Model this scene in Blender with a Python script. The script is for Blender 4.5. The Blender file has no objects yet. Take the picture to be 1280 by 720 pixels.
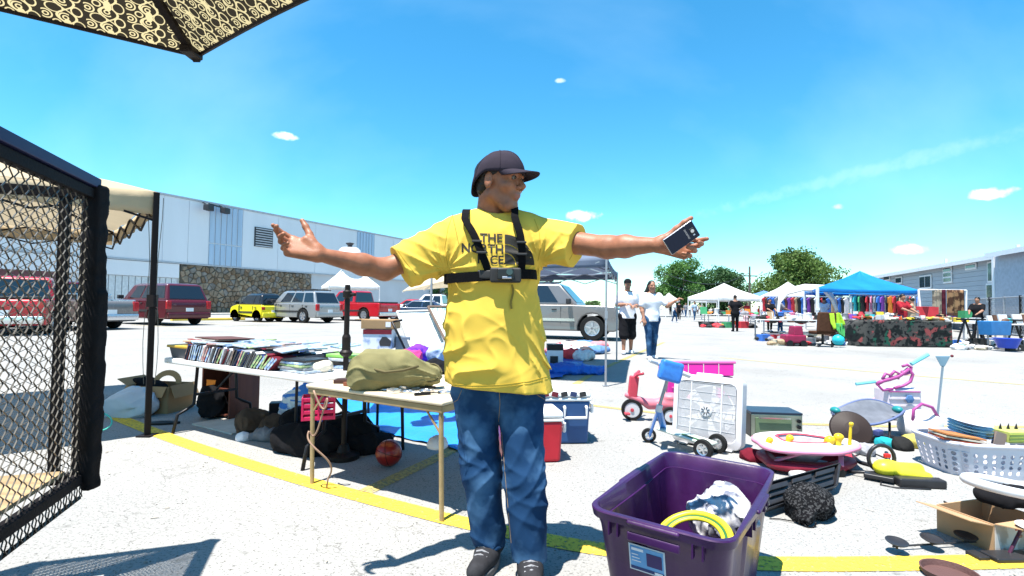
import bpy, bmesh, math, random
import numpy as np
from mathutils import Vector, Matrix, Euler
from mathutils.bvhtree import BVHTree

# ------------------------------------------------------------ camera, sky, sun
SC = bpy.context.scene
COL = SC.collection
CAM_H, F, PITCH, ROLL = 1.10, 630.0, math.radians(2.0), 0.0135
CF = Vector((0, math.cos(PITCH), math.sin(PITCH)))
CU0 = Vector((0, -math.sin(PITCH), math.cos(PITCH)))
CR0 = Vector((1, 0, 0))
CU = CU0 * math.cos(ROLL) - CR0 * math.sin(ROLL)
CR = CR0 * math.cos(ROLL) + CU0 * math.sin(ROLL)
cam_d = bpy.data.cameras.new('camera')
cam = bpy.data.objects.new('camera', cam_d)
COL.objects.link(cam)
cam_d.sensor_width = 36
cam_d.lens = 36 * F / 1280
cam_d.clip_start = 0.05
cam_d.clip_end = 3000
cam.matrix_world = Matrix(((CR.x, CU.x, -CF.x, 0), (CR.y, CU.y, -CF.y, 0), (CR.z, CU.z, -CF.z, CAM_H), (0, 0, 0, 1)))
SC.camera = cam
SC.view_settings.view_transform = 'Standard'
SC.view_settings.look = 'None'
SC.view_settings.exposure = 1.25
SC.view_settings.gamma = 1

SUN_TO = Vector((0.20, 0.22, -1)).normalized()          # where the light travels
SUN_FROM = -SUN_TO
elev = math.asin(SUN_FROM.z)
azim = math.atan2(SUN_FROM.x, SUN_FROM.y)

world = bpy.data.worlds.new('World')
SC.world = world
world.use_nodes = True
wn, wl = world.node_tree.nodes, world.node_tree.links
wn.clear()
w_out = wn.new('ShaderNodeOutputWorld')
w_bg = wn.new('ShaderNodeBackground')
w_bg.inputs['Strength'].default_value = 0.108
sky = wn.new('ShaderNodeTexSky')
sky.sky_type = 'NISHITA'
sky.sun_disc = False
sky.sun_elevation = elev
sky.sun_rotation = azim
sky.air_density = 1.0
sky.dust_density = 0.0
sky.ozone_density = 5.0
tc = wn.new('ShaderNodeTexCoord')
hs = wn.new('ShaderNodeHueSaturation')
hs.inputs['Hue'].default_value = 0.492
hs.inputs['Saturation'].default_value = 1.25
hs.inputs['Value'].default_value = 1.0
wl.new(sky.outputs[0], hs.inputs['Color'])
tint = wn.new('ShaderNodeMix')
tint.data_type = 'RGBA'
tint.blend_type = 'MULTIPLY'
tint.inputs[0].default_value = 1
wl.new(hs.outputs[0], tint.inputs[6])
tint.inputs[7].default_value = (.86, 1.14, 1.04, 1)
cur = tint.outputs[2]

def wmath(op, a, b=None):
 n = wn.new('ShaderNodeMath')
 n.operation = op
 for i, v in enumerate((a, b)):
  if v is None:
   continue
  if isinstance(v, (int, float)):
   n.inputs[i].default_value = v
  else:
   wl.new(v, n.inputs[i])
 return n.outputs[0]

def wmix(fac, col_a, rgb):
 m = wn.new('ShaderNodeMix')
 m.data_type = 'RGBA'
 wl.new(fac, m.inputs[0])
 wl.new(col_a, m.inputs[6])
 m.inputs[7].default_value = (*rgb, 1)
 return m.outputs[2]

# thin cirrus veil, streaked
mp = wn.new('ShaderNodeMapping')
mp.inputs['Rotation'].default_value = (0.3, 0.5, 0.4)
mp.inputs['Scale'].default_value = (1.2, 5.0, 3.0)
wl.new(tc.outputs['Generated'], mp.inputs[0])
cn = wn.new('ShaderNodeTexNoise')
cn.inputs['Scale'].default_value = 1.0
cn.inputs['Detail'].default_value = 7
cn.inputs['Roughness'].default_value = 0.5
wl.new(mp.outputs[0], cn.inputs['Vector'])
cr = wn.new('ShaderNodeMapRange')
cr.inputs[1].default_value = 0.46
cr.inputs[2].default_value = 0.85
cr.inputs[3].default_value = 0.0
cr.inputs[4].default_value = 0.12
wl.new(cn.outputs[0], cr.inputs[0])
cur = wmix(cr.outputs[0], cur, (7.5, 9.0, 9.6))

def pixdir(px, py):
 return (CF + CR * ((px - 640) / F) + CU * ((360 - py) / F))

# the few small fair-weather clouds, each a soft ragged patch in its own direction
fn = wn.new('ShaderNodeTexNoise')
fn.inputs['Scale'].default_value = 55
fn.inputs['Detail'].default_value = 6
wl.new(tc.outputs['Generated'], fn.inputs['Vector'])
sep = wn.new('ShaderNodeSeparateXYZ')
wl.new(tc.outputs['Generated'], sep.inputs[0])
for (px, py, sw, sh, st) in [(728, 270, 22, 8, .95), (1237, 242, 18, 6, .9), (355, 170, 16, 5, .7), (1138, 312, 18, 6, .7),
                             (1047, 258, 8, 4, .5), (700, 101, 7, 3, .35), (1120, 205, 200, 9, .06)]:
 d = pixdir(px, py).normalized()
 # angular offsets from simple dot products with the local tangent axes
 tx = Vector((d.y, -d.x, 0)).normalized()
 if sw > 100:
  tx = (tx + Vector((0, 0, .16))).normalized()
 tz = tx.cross(d)
 acc = None
 for ax, s in ((tx, sw / F), (tz, sh / F)):
  vm = wn.new('ShaderNodeVectorMath')
  vm.operation = 'DOT_PRODUCT'
  wl.new(tc.outputs['Generated'], vm.inputs[0])
  vm.inputs[1].default_value = ax
  q = wmath('POWER', wmath('ABSOLUTE', wmath('MULTIPLY', vm.outputs['Value'], 1 / s)), 2)
  acc = q if acc is None else wmath('ADD', acc, q)
 vm = wn.new('ShaderNodeVectorMath')
 vm.operation = 'DOT_PRODUCT'
 wl.new(tc.outputs['Generated'], vm.inputs[0])
 vm.inputs[1].default_value = d
 front = wmath('GREATER_THAN', vm.outputs['Value'], 0.3)
 v = wmath('ADD', acc, wmath('MULTIPLY', fn.outputs[0], 2.6))
 r = wn.new('ShaderNodeMapRange')
 r.interpolation_type = 'SMOOTHSTEP'
 r.inputs[1].default_value = 2.3
 r.inputs[2].default_value = 0.9
 r.inputs[3].default_value = 0
 r.inputs[4].default_value = st
 wl.new(v, r.inputs[0])
 cur = wmix(wmath('MULTIPLY', r.outputs[0], front), cur, (9.5, 9.8, 10.0))
wl.new(cur, w_bg.inputs[0])
wl.new(w_bg.outputs[0], w_out.inputs[0])

sun_d = bpy.data.lights.new('sun', 'SUN')
sun_d.energy = 5.0
sun_d.angle = math.radians(0.5)
sun_d.color = (1.0, 0.96, 0.89)
sun = bpy.data.objects.new('sun', sun_d)
COL.objects.link(sun)
sun.rotation_euler = SUN_TO.to_track_quat('-Z', 'Y').to_euler()
sun.location = (0, 0, 30)

def A(px, py, Y):
 """point at forward distance Y seen at photo pixel px, py"""
 d = pixdir(px, py)
 return Vector((0, 0, CAM_H)) + d * (Y / d.y)

def G(px, py, z=0.0):
 """point at height z seen at photo pixel px, py"""
 d = pixdir(px, py)
 return Vector((0, 0, CAM_H)) + d * ((z - CAM_H) / d.z)

# ------------------------------------------------------------ materials
def lin(h):
 if isinstance(h, str):
  h = h.lstrip('#')
  c = [int(h[i:i + 2], 16) / 255 for i in (0, 2, 4)]
  return tuple(x / 12.92 if x <= .04045 else ((x + .055) / 1.055) ** 2.4 for x in c)
 return tuple(h)

_mats = {}

def mat(name, col, rough=.6, metal=0.0, var=.12, scale=6.0, bump=0.0, bscale=60.0, spec=.3, transl=0.0, alpha=1.0, coat=0.0,
  col2=None, thr=None, coord='Object', detail=4, stretch=None):
 if name in _mats:
  return _mats[name]
 m = bpy.data.materials.new(name)
 _mats[name] = m
 m.use_nodes = True
 N, L = m.node_tree.nodes, m.node_tree.links
 b = N['Principled BSDF']
 c = lin(col)
 if rough >= .85:
  spec = min(spec, .08)
 b.inputs['Base Color'].default_value = (*c, 1)
 b.inputs['Roughness'].default_value = rough
 b.inputs['Metallic'].default_value = metal
 b.inputs['Specular IOR Level'].default_value = spec
 b.inputs['Coat Weight'].default_value = coat
 if alpha < 1:
  b.inputs['Alpha'].default_value = alpha
 t = N.new('ShaderNodeTexCoord')
 src = t.outputs[coord]
 if stretch:
  mpn = N.new('ShaderNodeMapping')
  mpn.inputs['Scale'].default_value = stretch
  L.new(src, mpn.inputs[0])
  src = mpn.outputs[0]
 if var or col2:
  n = N.new('ShaderNodeTexNoise')
  n.inputs['Scale'].default_value = scale
  n.inputs['Detail'].default_value = detail
  L.new(src, n.inputs['Vector'])
  r = N.new('ShaderNodeMapRange')
  lo, hi = thr if thr else (.3, .7)
  r.inputs[1].default_value = lo
  r.inputs[2].default_value = hi
  L.new(n.outputs[0], r.inputs[0])
  x = N.new('ShaderNodeMix')
  x.data_type = 'RGBA'
  L.new(r.outputs[0], x.inputs[0])
  if col2:
   x.inputs[6].default_value = (*c, 1)
   x.inputs[7].default_value = (*lin(col2), 1)
  else:
   x.inputs[6].default_value = (*[v * (1 - var) for v in c], 1)
   x.inputs[7].default_value = (*[min(1, v * (1 + var)) for v in c], 1)
  L.new(x.outputs[2], b.inputs['Base Color'])
  rr = N.new('ShaderNodeMapRange')
  rr.inputs[3].default_value = max(0.02, rough - .08)
  rr.inputs[4].default_value = min(1, rough + .1)
  L.new(n.outputs[0], rr.inputs[0])
  L.new(rr.outputs[0], b.inputs['Roughness'])
 if bump:
  n2 = N.new('ShaderNodeTexNoise')
  n2.inputs['Scale'].default_value = bscale
  n2.inputs['Detail'].default_value = 4
  L.new(src, n2.inputs['Vector'])
  bp = N.new('ShaderNodeBump')
  bp.inputs['Strength'].default_value = min(1, bump)
  bp.inputs['Distance'].default_value = 0.5 / bscale
  L.new(n2.outputs[0], bp.inputs['Height'])
  L.new(bp.outputs[0], b.inputs['Normal'])
 if transl:
  tr = N.new('ShaderNodeBsdfTranslucent')
  s = b.inputs['Base Color']
  if s.is_linked:
   L.new(s.links[0].from_socket, tr.inputs[0])
  else:
   tr.inputs[0].default_value = (*c, 1)
  ms = N.new('ShaderNodeMixShader')
  ms.inputs[0].default_value = transl
  L.new(b.outputs[0], ms.inputs[1])
  L.new(tr.outputs[0], ms.inputs[2])
  L.new(ms.outputs[0], N['Material Output'].inputs[0])
 return m

def nodes_of(m):
 return m.node_tree.nodes, m.node_tree.links, m.node_tree.nodes['Principled BSDF']

# ------------------------------------------------------------ mesh builder
def basis(d):
 d = Vector(d).normalized()
 a = Vector((0, 0, 1)) if abs(d.z) < .9 else Vector((1, 0, 0))
 u = d.cross(a).normalized()
 return u, d.cross(u).normalized()

class MB:
 def __init__(self):
  self.v, self.f, self.uv = [], [], None

 def add(self, vs, fs):
  n = len(self.v)
  self.v += [tuple(p) for p in vs]
  self.f += [tuple(i + n for i in f) for f in fs]
  return self

 def box(self, c, s, rot=None, top=None):
  """c centre, s full size; rot a Matrix or z angle; top = scale of the top face"""
  R = rot if isinstance(rot, Matrix) else Matrix.Rotation(rot or 0, 3, 'Z')
  c = Vector(c)
  t = top or (1, 1)
  vs = []
  for z in (-1, 1):
   for (x, y) in ((-1, -1), (1, -1), (1, 1), (-1, 1)):
    k = t if z > 0 else (1, 1)
    vs.append(c + R @ Vector((x * s[0] / 2 * k[0], y * s[1] / 2 * k[1], z * s[2] / 2)))
  return self.add(vs, [(3, 2, 1, 0), (4, 5, 6, 7), (0, 1, 5, 4), (1, 2, 6, 5), (2, 3, 7, 6), (3, 0, 4, 7)])

 def bar(self, a, b, w, h=None, up=(0, 0, 1)):
  a, b = Vector(a), Vector(b)
  h = h or w
  d = (b - a).normalized()
  u = d.cross(Vector(up))
  u = u.normalized() if u.length > 1e-4 else basis(d)[0]
  n = u.cross(d).normalized()
  vs = [p + u * sx * w / 2 + n * sy * h / 2 for p in (a, b) for (sx, sy) in ((-1, -1), (1, -1), (1, 1), (-1, 1))]
  return self.add(vs, [(0, 1, 2, 3), (7, 6, 5, 4), (1, 0, 4, 5), (2, 1, 5, 6), (3, 2, 6, 7), (0, 3, 7, 4)])

 def cyl(self, a, b, r, r2=None, n=16, caps=True):
  a, b = Vector(a), Vector(b)
  r2 = r if r2 is None else r2
  u, w = basis(b - a)
  vs = []
  for p, rr in ((a, r), (b, r2)):
   for i in range(n):
    t = 2 * math.pi * i / n
    vs.append(p + (u * math.cos(t) + w * math.sin(t)) * rr)
  fs = [(i, (i + 1) % n, n + (i + 1) % n, n + i) for i in range(n)]
  if caps:
   fs += [tuple(range(n - 1, -1, -1)), tuple(range(n, 2 * n))]
  return self.add(vs, fs)

 def tube(self, pts, r, n=8, closed=False):
  pts = [Vector(p) for p in pts]
  m = len(pts)
  rs = r if isinstance(r, (list, tuple)) else [r] * m
  vs = []
  prev = None
  for i, p in enumerate(pts):
   if closed:
    d = pts[(i + 1) % m] - pts[i - 1]
   else:
    d = pts[min(i + 1, m - 1)] - pts[max(i - 1, 0)]
   d = d.normalized()
   if prev is None:
    u, w = basis(d)
   else:
    u = prev - d * prev.dot(d)
    u = u.normalized() if u.length > 1e-5 else basis(d)[0]
    w = d.cross(u)
   prev = u
   for k in range(n):
    t = 2 * math.pi * k / n
    vs.append(p + (u * math.cos(t) + w * math.sin(t)) * rs[i])
  fs = []
  for i in range(m if closed else m - 1):
   j = (i + 1) % m
   for k in range(n):
    k2 = (k + 1) % n
    fs.append((i * n + k, i * n + k2, j * n + k2, j * n + k))
  if not closed:
   fs += [tuple(range(n - 1, -1, -1)), tuple(range((m - 1) * n, m * n))]
  return self.add(vs, fs)

 def lathe(self, prof, c=(0, 0, 0), axis=(0, 0, 1), n=24, sc=(1, 1), cap=True):
  c = Vector(c)
  ax = Vector(axis).normalized()
  u, w = basis(ax)
  vs = []
  for (r, h) in prof:
   for k in range(n):
    t = 2 * math.pi * k / n
    vs.append(c + ax * h + u * math.cos(t) * r * sc[0] + w * math.sin(t) * r * sc[1])
  m = len(prof)
  fs = [(i * n + k, i * n + (k + 1) % n, (i + 1) * n + (k + 1) % n, (i + 1) * n + k) for i in range(m - 1) for k in range(n)]
  if cap and prof[0][0] > 1e-4:
   fs.append(tuple(range(n - 1, -1, -1)))
  if cap and prof[-1][0] > 1e-4:
   fs.append(tuple(range((m - 1) * n, m * n)))
  return self.add(vs, fs)

 def sph(self, c, r, n=16, m=10, rot=None):
  r = (r, r, r) if isinstance(r, (int, float)) else r
  c = Vector(c)
  vs = []
  for i in range(m + 1):
   a = math.pi * i / m
   for k in range(n):
    t = 2 * math.pi * k / n
    p = Vector((math.sin(a) * math.cos(t) * r[0], math.sin(a) * math.sin(t) * r[1], math.cos(a) * r[2]))
    vs.append(c + (rot @ p if rot else p))
  fs = [(i * n + k, (i + 1) * n + k, (i + 1) * n + (k + 1) % n, i * n + (k + 1) % n) for i in range(m) for k in range(n)]
  return self.add(vs, fs)

 def prism(self, poly, o, ex, ey, h):
  """2d poly in plane (o, ex, ey), extruded by vector h"""
  o, ex, ey, h = Vector(o), Vector(ex), Vector(ey), Vector(h)
  n = len(poly)
  vs = [o + ex * a + ey * b for a, b in poly] + [o + ex * a + ey * b + h for a, b in poly]
  fs = [tuple(range(n - 1, -1, -1)), tuple(range(n, 2 * n))] + [(i, (i + 1) % n, n + (i + 1) % n, n + i) for i in range(n)]
  return self.add(vs, fs)

 def quad(self, *p):
  return self.add(p, [tuple(range(len(p)))])

 def grid(self, fn_, nu, nv, wrap=False):
  vs = [fn_(i / nu, j / nv) for j in range(nv + 1) for i in range(nu + 1)]
  w = nu + 1
  return self.add(vs, [(j * w + i, j * w + i + 1, (j + 1) * w + i + 1, (j + 1) * w + i) for j in range(nv) for i in range(nu)])

def mkmesh(name, v, f):
 me = bpy.data.meshes.new(name)
 if isinstance(v, np.ndarray):
  me.vertices.add(len(v))
  me.vertices.foreach_set('co', v.astype(np.float32).ravel())
  me.loops.add(f.size)
  me.loops.foreach_set('vertex_index', f.astype(np.int32).ravel())
  me.polygons.add(len(f))
  me.polygons.foreach_set('loop_start', np.arange(0, f.size, f.shape[1], dtype=np.int32))
  me.update(calc_edges=True)
  me.validate()
 else:
  me.from_pydata([tuple(p) for p in v], [], f)
  me.update()
 return me

def fixn(me):
 bm = bmesh.new()
 bm.from_mesh(me)
 bmesh.ops.recalc_face_normals(bm, faces=bm.faces)
 bm.to_mesh(me)
 bm.free()

def setprops(o, label=None, cat=None, group=None, kind=None):
 if label:
  o['label'] = label
 if cat:
  o['category'] = cat
 if group:
  o['group'] = group
 if kind:
  o['kind'] = kind
 return o

def thing(name, label, cat, loc=(0, 0, 0), rotz=0.0, group=None):
 o = bpy.data.objects.new(name, None)
 COL.objects.link(o)
 o.empty_display_size = .1
 o.location = loc
 o.rotation_euler = (0, 0, rotz)
 return setprops(o, label, cat, group)

def part(name, mb, m, root=None, world=False, bev=0, smooth=False, seg=2, kind=None, label=None, cat=None, group=None, sub=0, solid=0, fix=True, autos=True):
 """world=True: the vertices are in world space and are moved into the parent's frame"""
 if isinstance(mb, MB):
  me = mkmesh(name, mb.v, mb.f)
  if fix:
   fixn(me)
 else:
  me = mb
 if world and root is not None:
  M = Matrix.Identity(4)
  chain = []
  r = root
  while r is not None:
   chain.append(r)
   r = r.parent
  for r in reversed(chain):
   M = M @ Matrix.LocRotScale(r.location, r.rotation_euler, r.scale)
  me.transform(M.inverted())
 o = bpy.data.objects.new(name, me)
 COL.objects.link(o)
 if m is not None:
  me.materials.append(m)
 if root is not None:
  o.parent = root
 if solid:
  s = o.modifiers.new('solid', 'SOLIDIFY')
  s.thickness = solid
  s.offset = 0
 if bev:
  b = o.modifiers.new('bevel', 'BEVEL')
  b.width = bev
  b.segments = seg
  b.limit_method = 'ANGLE'
  b.angle_limit = math.radians(35)
 if sub:
  s = o.modifiers.new('sub', 'SUBSURF')
  s.levels = s.render_levels = sub
 if smooth:
  me.polygons.foreach_set('use_smooth', [True] * len(me.polygons))
 elif bev and autos:
  me.polygons.foreach_set('use_smooth', [True] * len(me.polygons))
  w = o.modifiers.new('wn', 'WEIGHTED_NORMAL')
  w.keep_sharp = True
 return setprops(o, label, cat, group, kind)

def solo(name, mb, m, label, cat, group=None, org=None, **kw):
 """a thing that is one mesh; vertices in world space, origin moved to org"""
 kind = kw.pop('kind', None)
 o = part(name, mb, m, **kw)
 if org is None:
  n = len(o.data.vertices)
  co = np.empty(n * 3, np.float32)
  o.data.vertices.foreach_get('co', co)
  co = co.reshape(-1, 3)
  org = Vector(((co[:, 0].min() + co[:, 0].max()) / 2, (co[:, 1].min() + co[:, 1].max()) / 2, float(co[:, 2].min())))
 o.data.transform(Matrix.Translation(-Vector(org)))
 o.location = org
 return setprops(o, label, cat, group, kind)

def copy_tree(o, parent=None):
 c = o.copy()
 COL.objects.link(c)
 c.parent = parent
 for ch in list(o.children):
  copy_tree(ch, c)
 return c

def dup(o, loc, rotz=None, label=None):
 c = copy_tree(o)
 c.location = loc
 if rotz is not None:
  c.rotation_euler = (0, 0, rotz)
 if label:
  c['label'] = label
 return c

def smoothby(o, deg=40):
 o.data.polygons.foreach_set('use_smooth', [True] * len(o.data.polygons))
 try:
  o.data.set_sharp_from_angle(angle=math.radians(deg))
 except Exception:
  pass
 return o

# ------------------------------------------------------------ soft bodies: signed distances turned into a mesh
def v3(p):
 return np.array((p[0], p[1], p[2]), np.float32)

class S:
 """list of primitives joined smoothly"""

 def __init__(self):
  self.p = []

 def cap(self, a, b, r1, r2=None, k=.02, sq=None, op=0):
  """tapered capsule; sq=(axis, factor): thickness along axis scaled by factor"""
  r2 = r1 if r2 is None else r2
  a, b = v3(a), v3(b)
  if np.abs(a - b).max() < 1e-5:
   b = b + 1e-4
  if sq:
   ax = Vector(sq[0]).normalized()
   sq = (v3(ax), sq[1])
  self.p.append(('c', a, b, r1, r2, k, sq, op))
  return self

 def ell(self, c, r, rot=None, k=.02, op=0):
  R = np.array(rot, np.float32) if rot is not None else np.eye(3, dtype=np.float32)
  self.p.append(('e', v3(c), v3(r), R, 0, k, None, op))
  return self

 def box(self, c, h, rd=.01, rot=None, k=.01, op=0):
  R = np.array(rot, np.float32) if rot is not None else np.eye(3, dtype=np.float32)
  self.p.append(('b', v3(c), v3(h), R, rd, k, None, op))
  return self

 def cut(self, p, n, k=.003):
  """keep only the side opposite to n"""
  self.p.append(('h', v3(p), v3(Vector(n).normalized()), 0, 0, k, None, 2))
  return self

 def bounds(self):
  lo, hi = np.full(3, 1e9), np.full(3, -1e9)
  for q in self.p:
   if q[7]:
    continue
   if q[0] == 'c':
    r = max(q[3], q[4]) * (max(1, q[6][1]) if q[6] else 1)
    lo = np.minimum(lo, np.minimum(q[1], q[2]) - r)
    hi = np.maximum(hi, np.maximum(q[1], q[2]) + r)
   else:
    r = np.linalg.norm(q[2]) if q[0] == 'b' else q[2].max()
    r = r + q[4] if q[0] == 'b' else r
    lo = np.minimum(lo, q[1] - r)
    hi = np.maximum(hi, q[1] + r)
  return lo, hi

def dprim(q, P):
 if q[0] == 'c':
  a, b, r1, r2, sq = q[1], q[2], q[3], q[4], q[6]
  pa = P - a
  ba = b - a
  t = np.clip(pa @ ba / float(ba @ ba), 0, 1)
  e = pa - t[:, None] * ba
  if sq:
   comp = e @ sq[0]
   e = e + (comp * (1 / sq[1] - 1))[:, None] * sq[0]
   return (np.sqrt((e * e).sum(1)) - (r1 + (r2 - r1) * t)) * min(1, max(sq[1], .5))
  return np.sqrt((e * e).sum(1)) - (r1 + (r2 - r1) * t)
 if q[0] == 'e':
  l = (P - q[1]) @ q[3]
  k0 = np.sqrt(((l / q[2]) ** 2).sum(1))
  k1 = np.sqrt(((l / (q[2] * q[2])) ** 2).sum(1)) + 1e-9
  return k0 * (k0 - 1) / k1
 if q[0] == 'b':
  l = np.abs((P - q[1]) @ q[3]) - q[2]
  return np.sqrt((np.maximum(l, 0) ** 2).sum(1)) + np.minimum(l.max(1), 0) - q[4]
 return -((P - q[1]) @ q[2])          # half space handled as op 2

def deval(prims, P, ds=None):
 d = np.full(len(P), 1.0, np.float32)
 for q in prims:
  e = dprim(q, P)
  k = q[5]
  if q[7] == 0:
   h = np.maximum(k - np.abs(d - e), 0) / k
   d = np.minimum(d, e) - h * h * k * .25
  else:
   e = -e                      # carve: op 1 and the half space
   h = np.maximum(k - np.abs(d - e), 0) / k
   d = np.maximum(d, e) + h * h * k * .25
 return d

def sdf(s, res, post=None, pad=.02, B=12):
 lo, hi = s.bounds()
 lo = lo - pad - res * 2
 hi = hi + pad + res * 2
 nb = np.ceil((hi - lo) / (res * B)).astype(int)
 n = nb * B
 D = np.ones(tuple(n), np.float32)
 bi = np.stack(np.meshgrid(*[np.arange(k) for k in nb], indexing='ij'), -1).reshape(-1, 3)
 C = (lo + (bi * B + (B - 1) / 2) * res).astype(np.float32)
 hd = B * res * .87 + res
 per = np.stack([dprim(q, C) for q in s.p], 1)
 dc = deval(s.p, C)
 off = (np.stack(np.meshgrid(*[np.arange(B)] * 3, indexing='ij'), -1).reshape(-1, 3) * res).astype(np.float32)
 isadd = np.array([q[7] == 0 for q in s.p])
 dadd = np.where(isadd[None, :], per, 9).min(1)
 act = (dadd < hd * 1.3 + pad) & (np.abs(dc) < hd * 1.9 + pad + .03)
 for i in np.nonzero(~act & (dc < 0))[0]:
  x, y, z = bi[i] * B
  D[x:x + B, y:y + B, z:z + B] = -1
 for i in np.nonzero(act)[0]:
  keep = [q for j, q in enumerate(s.p) if (per[i, j] < dadd[i] + 2 * hd + q[5] if isadd[j] else True)]
  P = off + (lo + bi[i] * B * res).astype(np.float32)
  d = deval(keep, P)
  if post:
   d = post(P, d)
  x, y, z = bi[i] * B
  D[x:x + B, y:y + B, z:z + B] = d.reshape(B, B, B)
 I = D < 0
 c0 = I[:-1, :-1, :-1].astype(np.int8)
 for a in (0, 1):
  for b in (0, 1):
   for c in (0, 1):
    if a + b + c:
     c0 = c0 + I[a:I.shape[0] - 1 + a, b:I.shape[1] - 1 + b, c:I.shape[2] - 1 + c]
 cells = np.argwhere((c0 > 0) & (c0 < 8))
 vid = np.full(c0.shape, -1, np.int32)
 vid[tuple(cells.T)] = np.arange(len(cells))
 acc = np.zeros((len(cells), 3))
 cnt = np.zeros(len(cells))
 for ax in range(3):
  o1, o2 = [k for k in range(3) if k != ax]
  for u in (0, 1):
   for w in (0, 1):
    p = cells.copy()
    p[:, o1] += u
    p[:, o2] += w
    q = p.copy()
    q[:, ax] += 1
    a = D[tuple(p.T)]
    b = D[tuple(q.T)]
    m = (a < 0) != (b < 0)
    t = np.where(m, a / np.where(m, a - b, 1), 0)
    pos = p.astype(float)
    pos[:, ax] += t
    acc[m] += pos[m]
    cnt[m] += 1
 V = lo + acc / cnt[:, None] * res
 F_ = []
 for ax in range(3):
  o1, o2 = [k for k in range(3) if k != ax]
  sl1 = [slice(None)] * 3
  sl2 = [slice(None)] * 3
  sl1[ax] = slice(0, -1)
  sl2[ax] = slice(1, None)
  a, b = I[tuple(sl1)], I[tuple(sl2)]
  e = np.argwhere(a != b)
  e = e[(e[:, o1] > 0) & (e[:, o2] > 0) & (e[:, o1] < c0.shape[o1]) & (e[:, o2] < c0.shape[o2])]
  ins = a[tuple(e.T)]
  ids = []
  for (u, w) in ((1, 1), (0, 1), (0, 0), (1, 0)):
   p = e.copy()
   p[:, o1] -= u
   p[:, o2] -= w
   ids.append(vid[tuple(p.T)])
  q = np.stack(ids, 1)
  flip = ins if ax != 1 else ~ins
  q[~flip] = q[~flip][:, ::-1]
  F_.append(q[(q >= 0).all(1)])
 return V, np.concatenate(F_)

def sdf_part(name, s, res, m, root=None, post=None, world=True, **kw):
 V, Fc = sdf(s, res, post)
 me = mkmesh(name, V, Fc)
 return part(name, me, m, root, world=world, smooth=True, **kw)

_rs = np.random.RandomState(4)
_K = [( _rs.normal(size=3), _rs.uniform(0, 6.28)) for _ in range(24)]

def snoise(P, f, n=8, o=0):
 """cheap smooth noise in -1..1: a sum of oriented sines with mutual warping"""
 r = np.zeros(len(P), np.float32)
 w = 0
 for i in range(n):
  k, ph = _K[(i + o) % 24]
  w = np.sin(P @ (k * f).astype(np.float32) + ph + 1.1 * w)
  r += w
 return r / n * 1.6

def rumple(amp, f=14, o=0):
 return lambda P, d: d + amp * snoise(P, f, 6, o) + amp * .5 * np.abs(snoise(P, f * 2.3, 6, o + 5))
# ------------------------------------------------------------ ground
def ground_mat():
 m = mat('asphalt_pale', (.285, .280, .268), rough=.92, var=.07, scale=1.1, spec=.2, detail=6)
 N, L, b = nodes_of(m)
 base = b.inputs['Base Color'].links[0].from_socket
 t = N.new('ShaderNodeTexCoord')

 def layer(prev, kind, scale, lo, hi, colr, amt, detail=2):
  n = N.new('ShaderNodeTexVoronoi' if kind == 'v' else 'ShaderNodeTexNoise')
  n.inputs['Scale'].default_value = scale
  if kind == 'n':
   n.inputs['Detail'].default_value = detail
  L.new(t.outputs['Object'], n.inputs['Vector'])
  r = N.new('ShaderNodeMapRange')
  r.inputs[1].default_value = lo
  r.inputs[2].default_value = hi
  r.inputs[3].default_value = 0
  r.inputs[4].default_value = amt
  L.new(n.outputs[0], r.inputs[0])
  x = N.new('ShaderNodeMix')
  x.data_type = 'RGBA'
  L.new(r.outputs[0], x.inputs[0])
  L.new(prev, x.inputs[6])
  x.inputs[7].default_value = (*colr, 1)
  return x.outputs[2], n

 c, _ = layer(base, 'n', 0.35, .5, .75, (.19, .186, .178), .65, 5)
 c, _ = layer(c, 'n', 85, .56, .70, (.055, .055, .052), .8, 3)
 c, _ = layer(c, 'n', 38, .60, .74, (.08, .078, .074), .7, 4)
 c, vn = layer(c, 'n', 160, .6, .72, (.45, .44, .41), .6, 2)
 c, _ = layer(c, 'n', 9, .62, .74, (.11, .108, .10), .45, 8)
 # hairline cracks
 v = N.new('ShaderNodeTexVoronoi')
 v.feature = 'DISTANCE_TO_EDGE'
 v.inputs['Scale'].default_value = .6
 wv = N.new('ShaderNodeTexNoise')
 wv.inputs['Scale'].default_value = 2.2
 wv.inputs['Detail'].default_value = 6
 L.new(t.outputs['Object'], wv.inputs['Vector'])
 ad = N.new('ShaderNodeVectorMath')
 ad.operation = 'ADD'
 L.new(t.outputs['Object'], ad.inputs[0])
 L.new(wv.outputs['Color'], ad.inputs[1])
 L.new(ad.outputs[0], v.inputs['Vector'])
 r = N.new('ShaderNodeMapRange')
 r.inputs[1].default_value = .0022
 r.inputs[2].default_value = .0006
 r.inputs[3].default_value = 0
 r.inputs[4].default_value = .6
 L.new(v.outputs[0], r.inputs[0])
 x = N.new('ShaderNodeMix')
 x.data_type = 'RGBA'
 L.new(r.outputs[0], x.inputs[0])
 L.new(c, x.inputs[6])
 x.inputs[7].default_value = (.09, .085, .08, 1)
 L.new(x.outputs[2], b.inputs['Base Color'])
 bp = N.new('ShaderNodeBump')
 bp.inputs['Strength'].default_value = .5
 bp.inputs['Distance'].default_value = .004
 n = N.new('ShaderNodeTexNoise')
 n.inputs['Scale'].default_value = 110
 n.inputs['Detail'].default_value = 5
 L.new(t.outputs['Object'], n.inputs['Vector'])
 L.new(n.outputs[0], bp.inputs['Height'])
 L.new(bp.outputs[0], b.inputs['Normal'])
 return m

M_GROUND = ground_mat()
g = MB().grid(lambda u, v: ((u - .5) * 2400, -300 + v * 2400, 0), 8, 8)
part('ground', g, M_GROUND, kind='structure')

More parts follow.
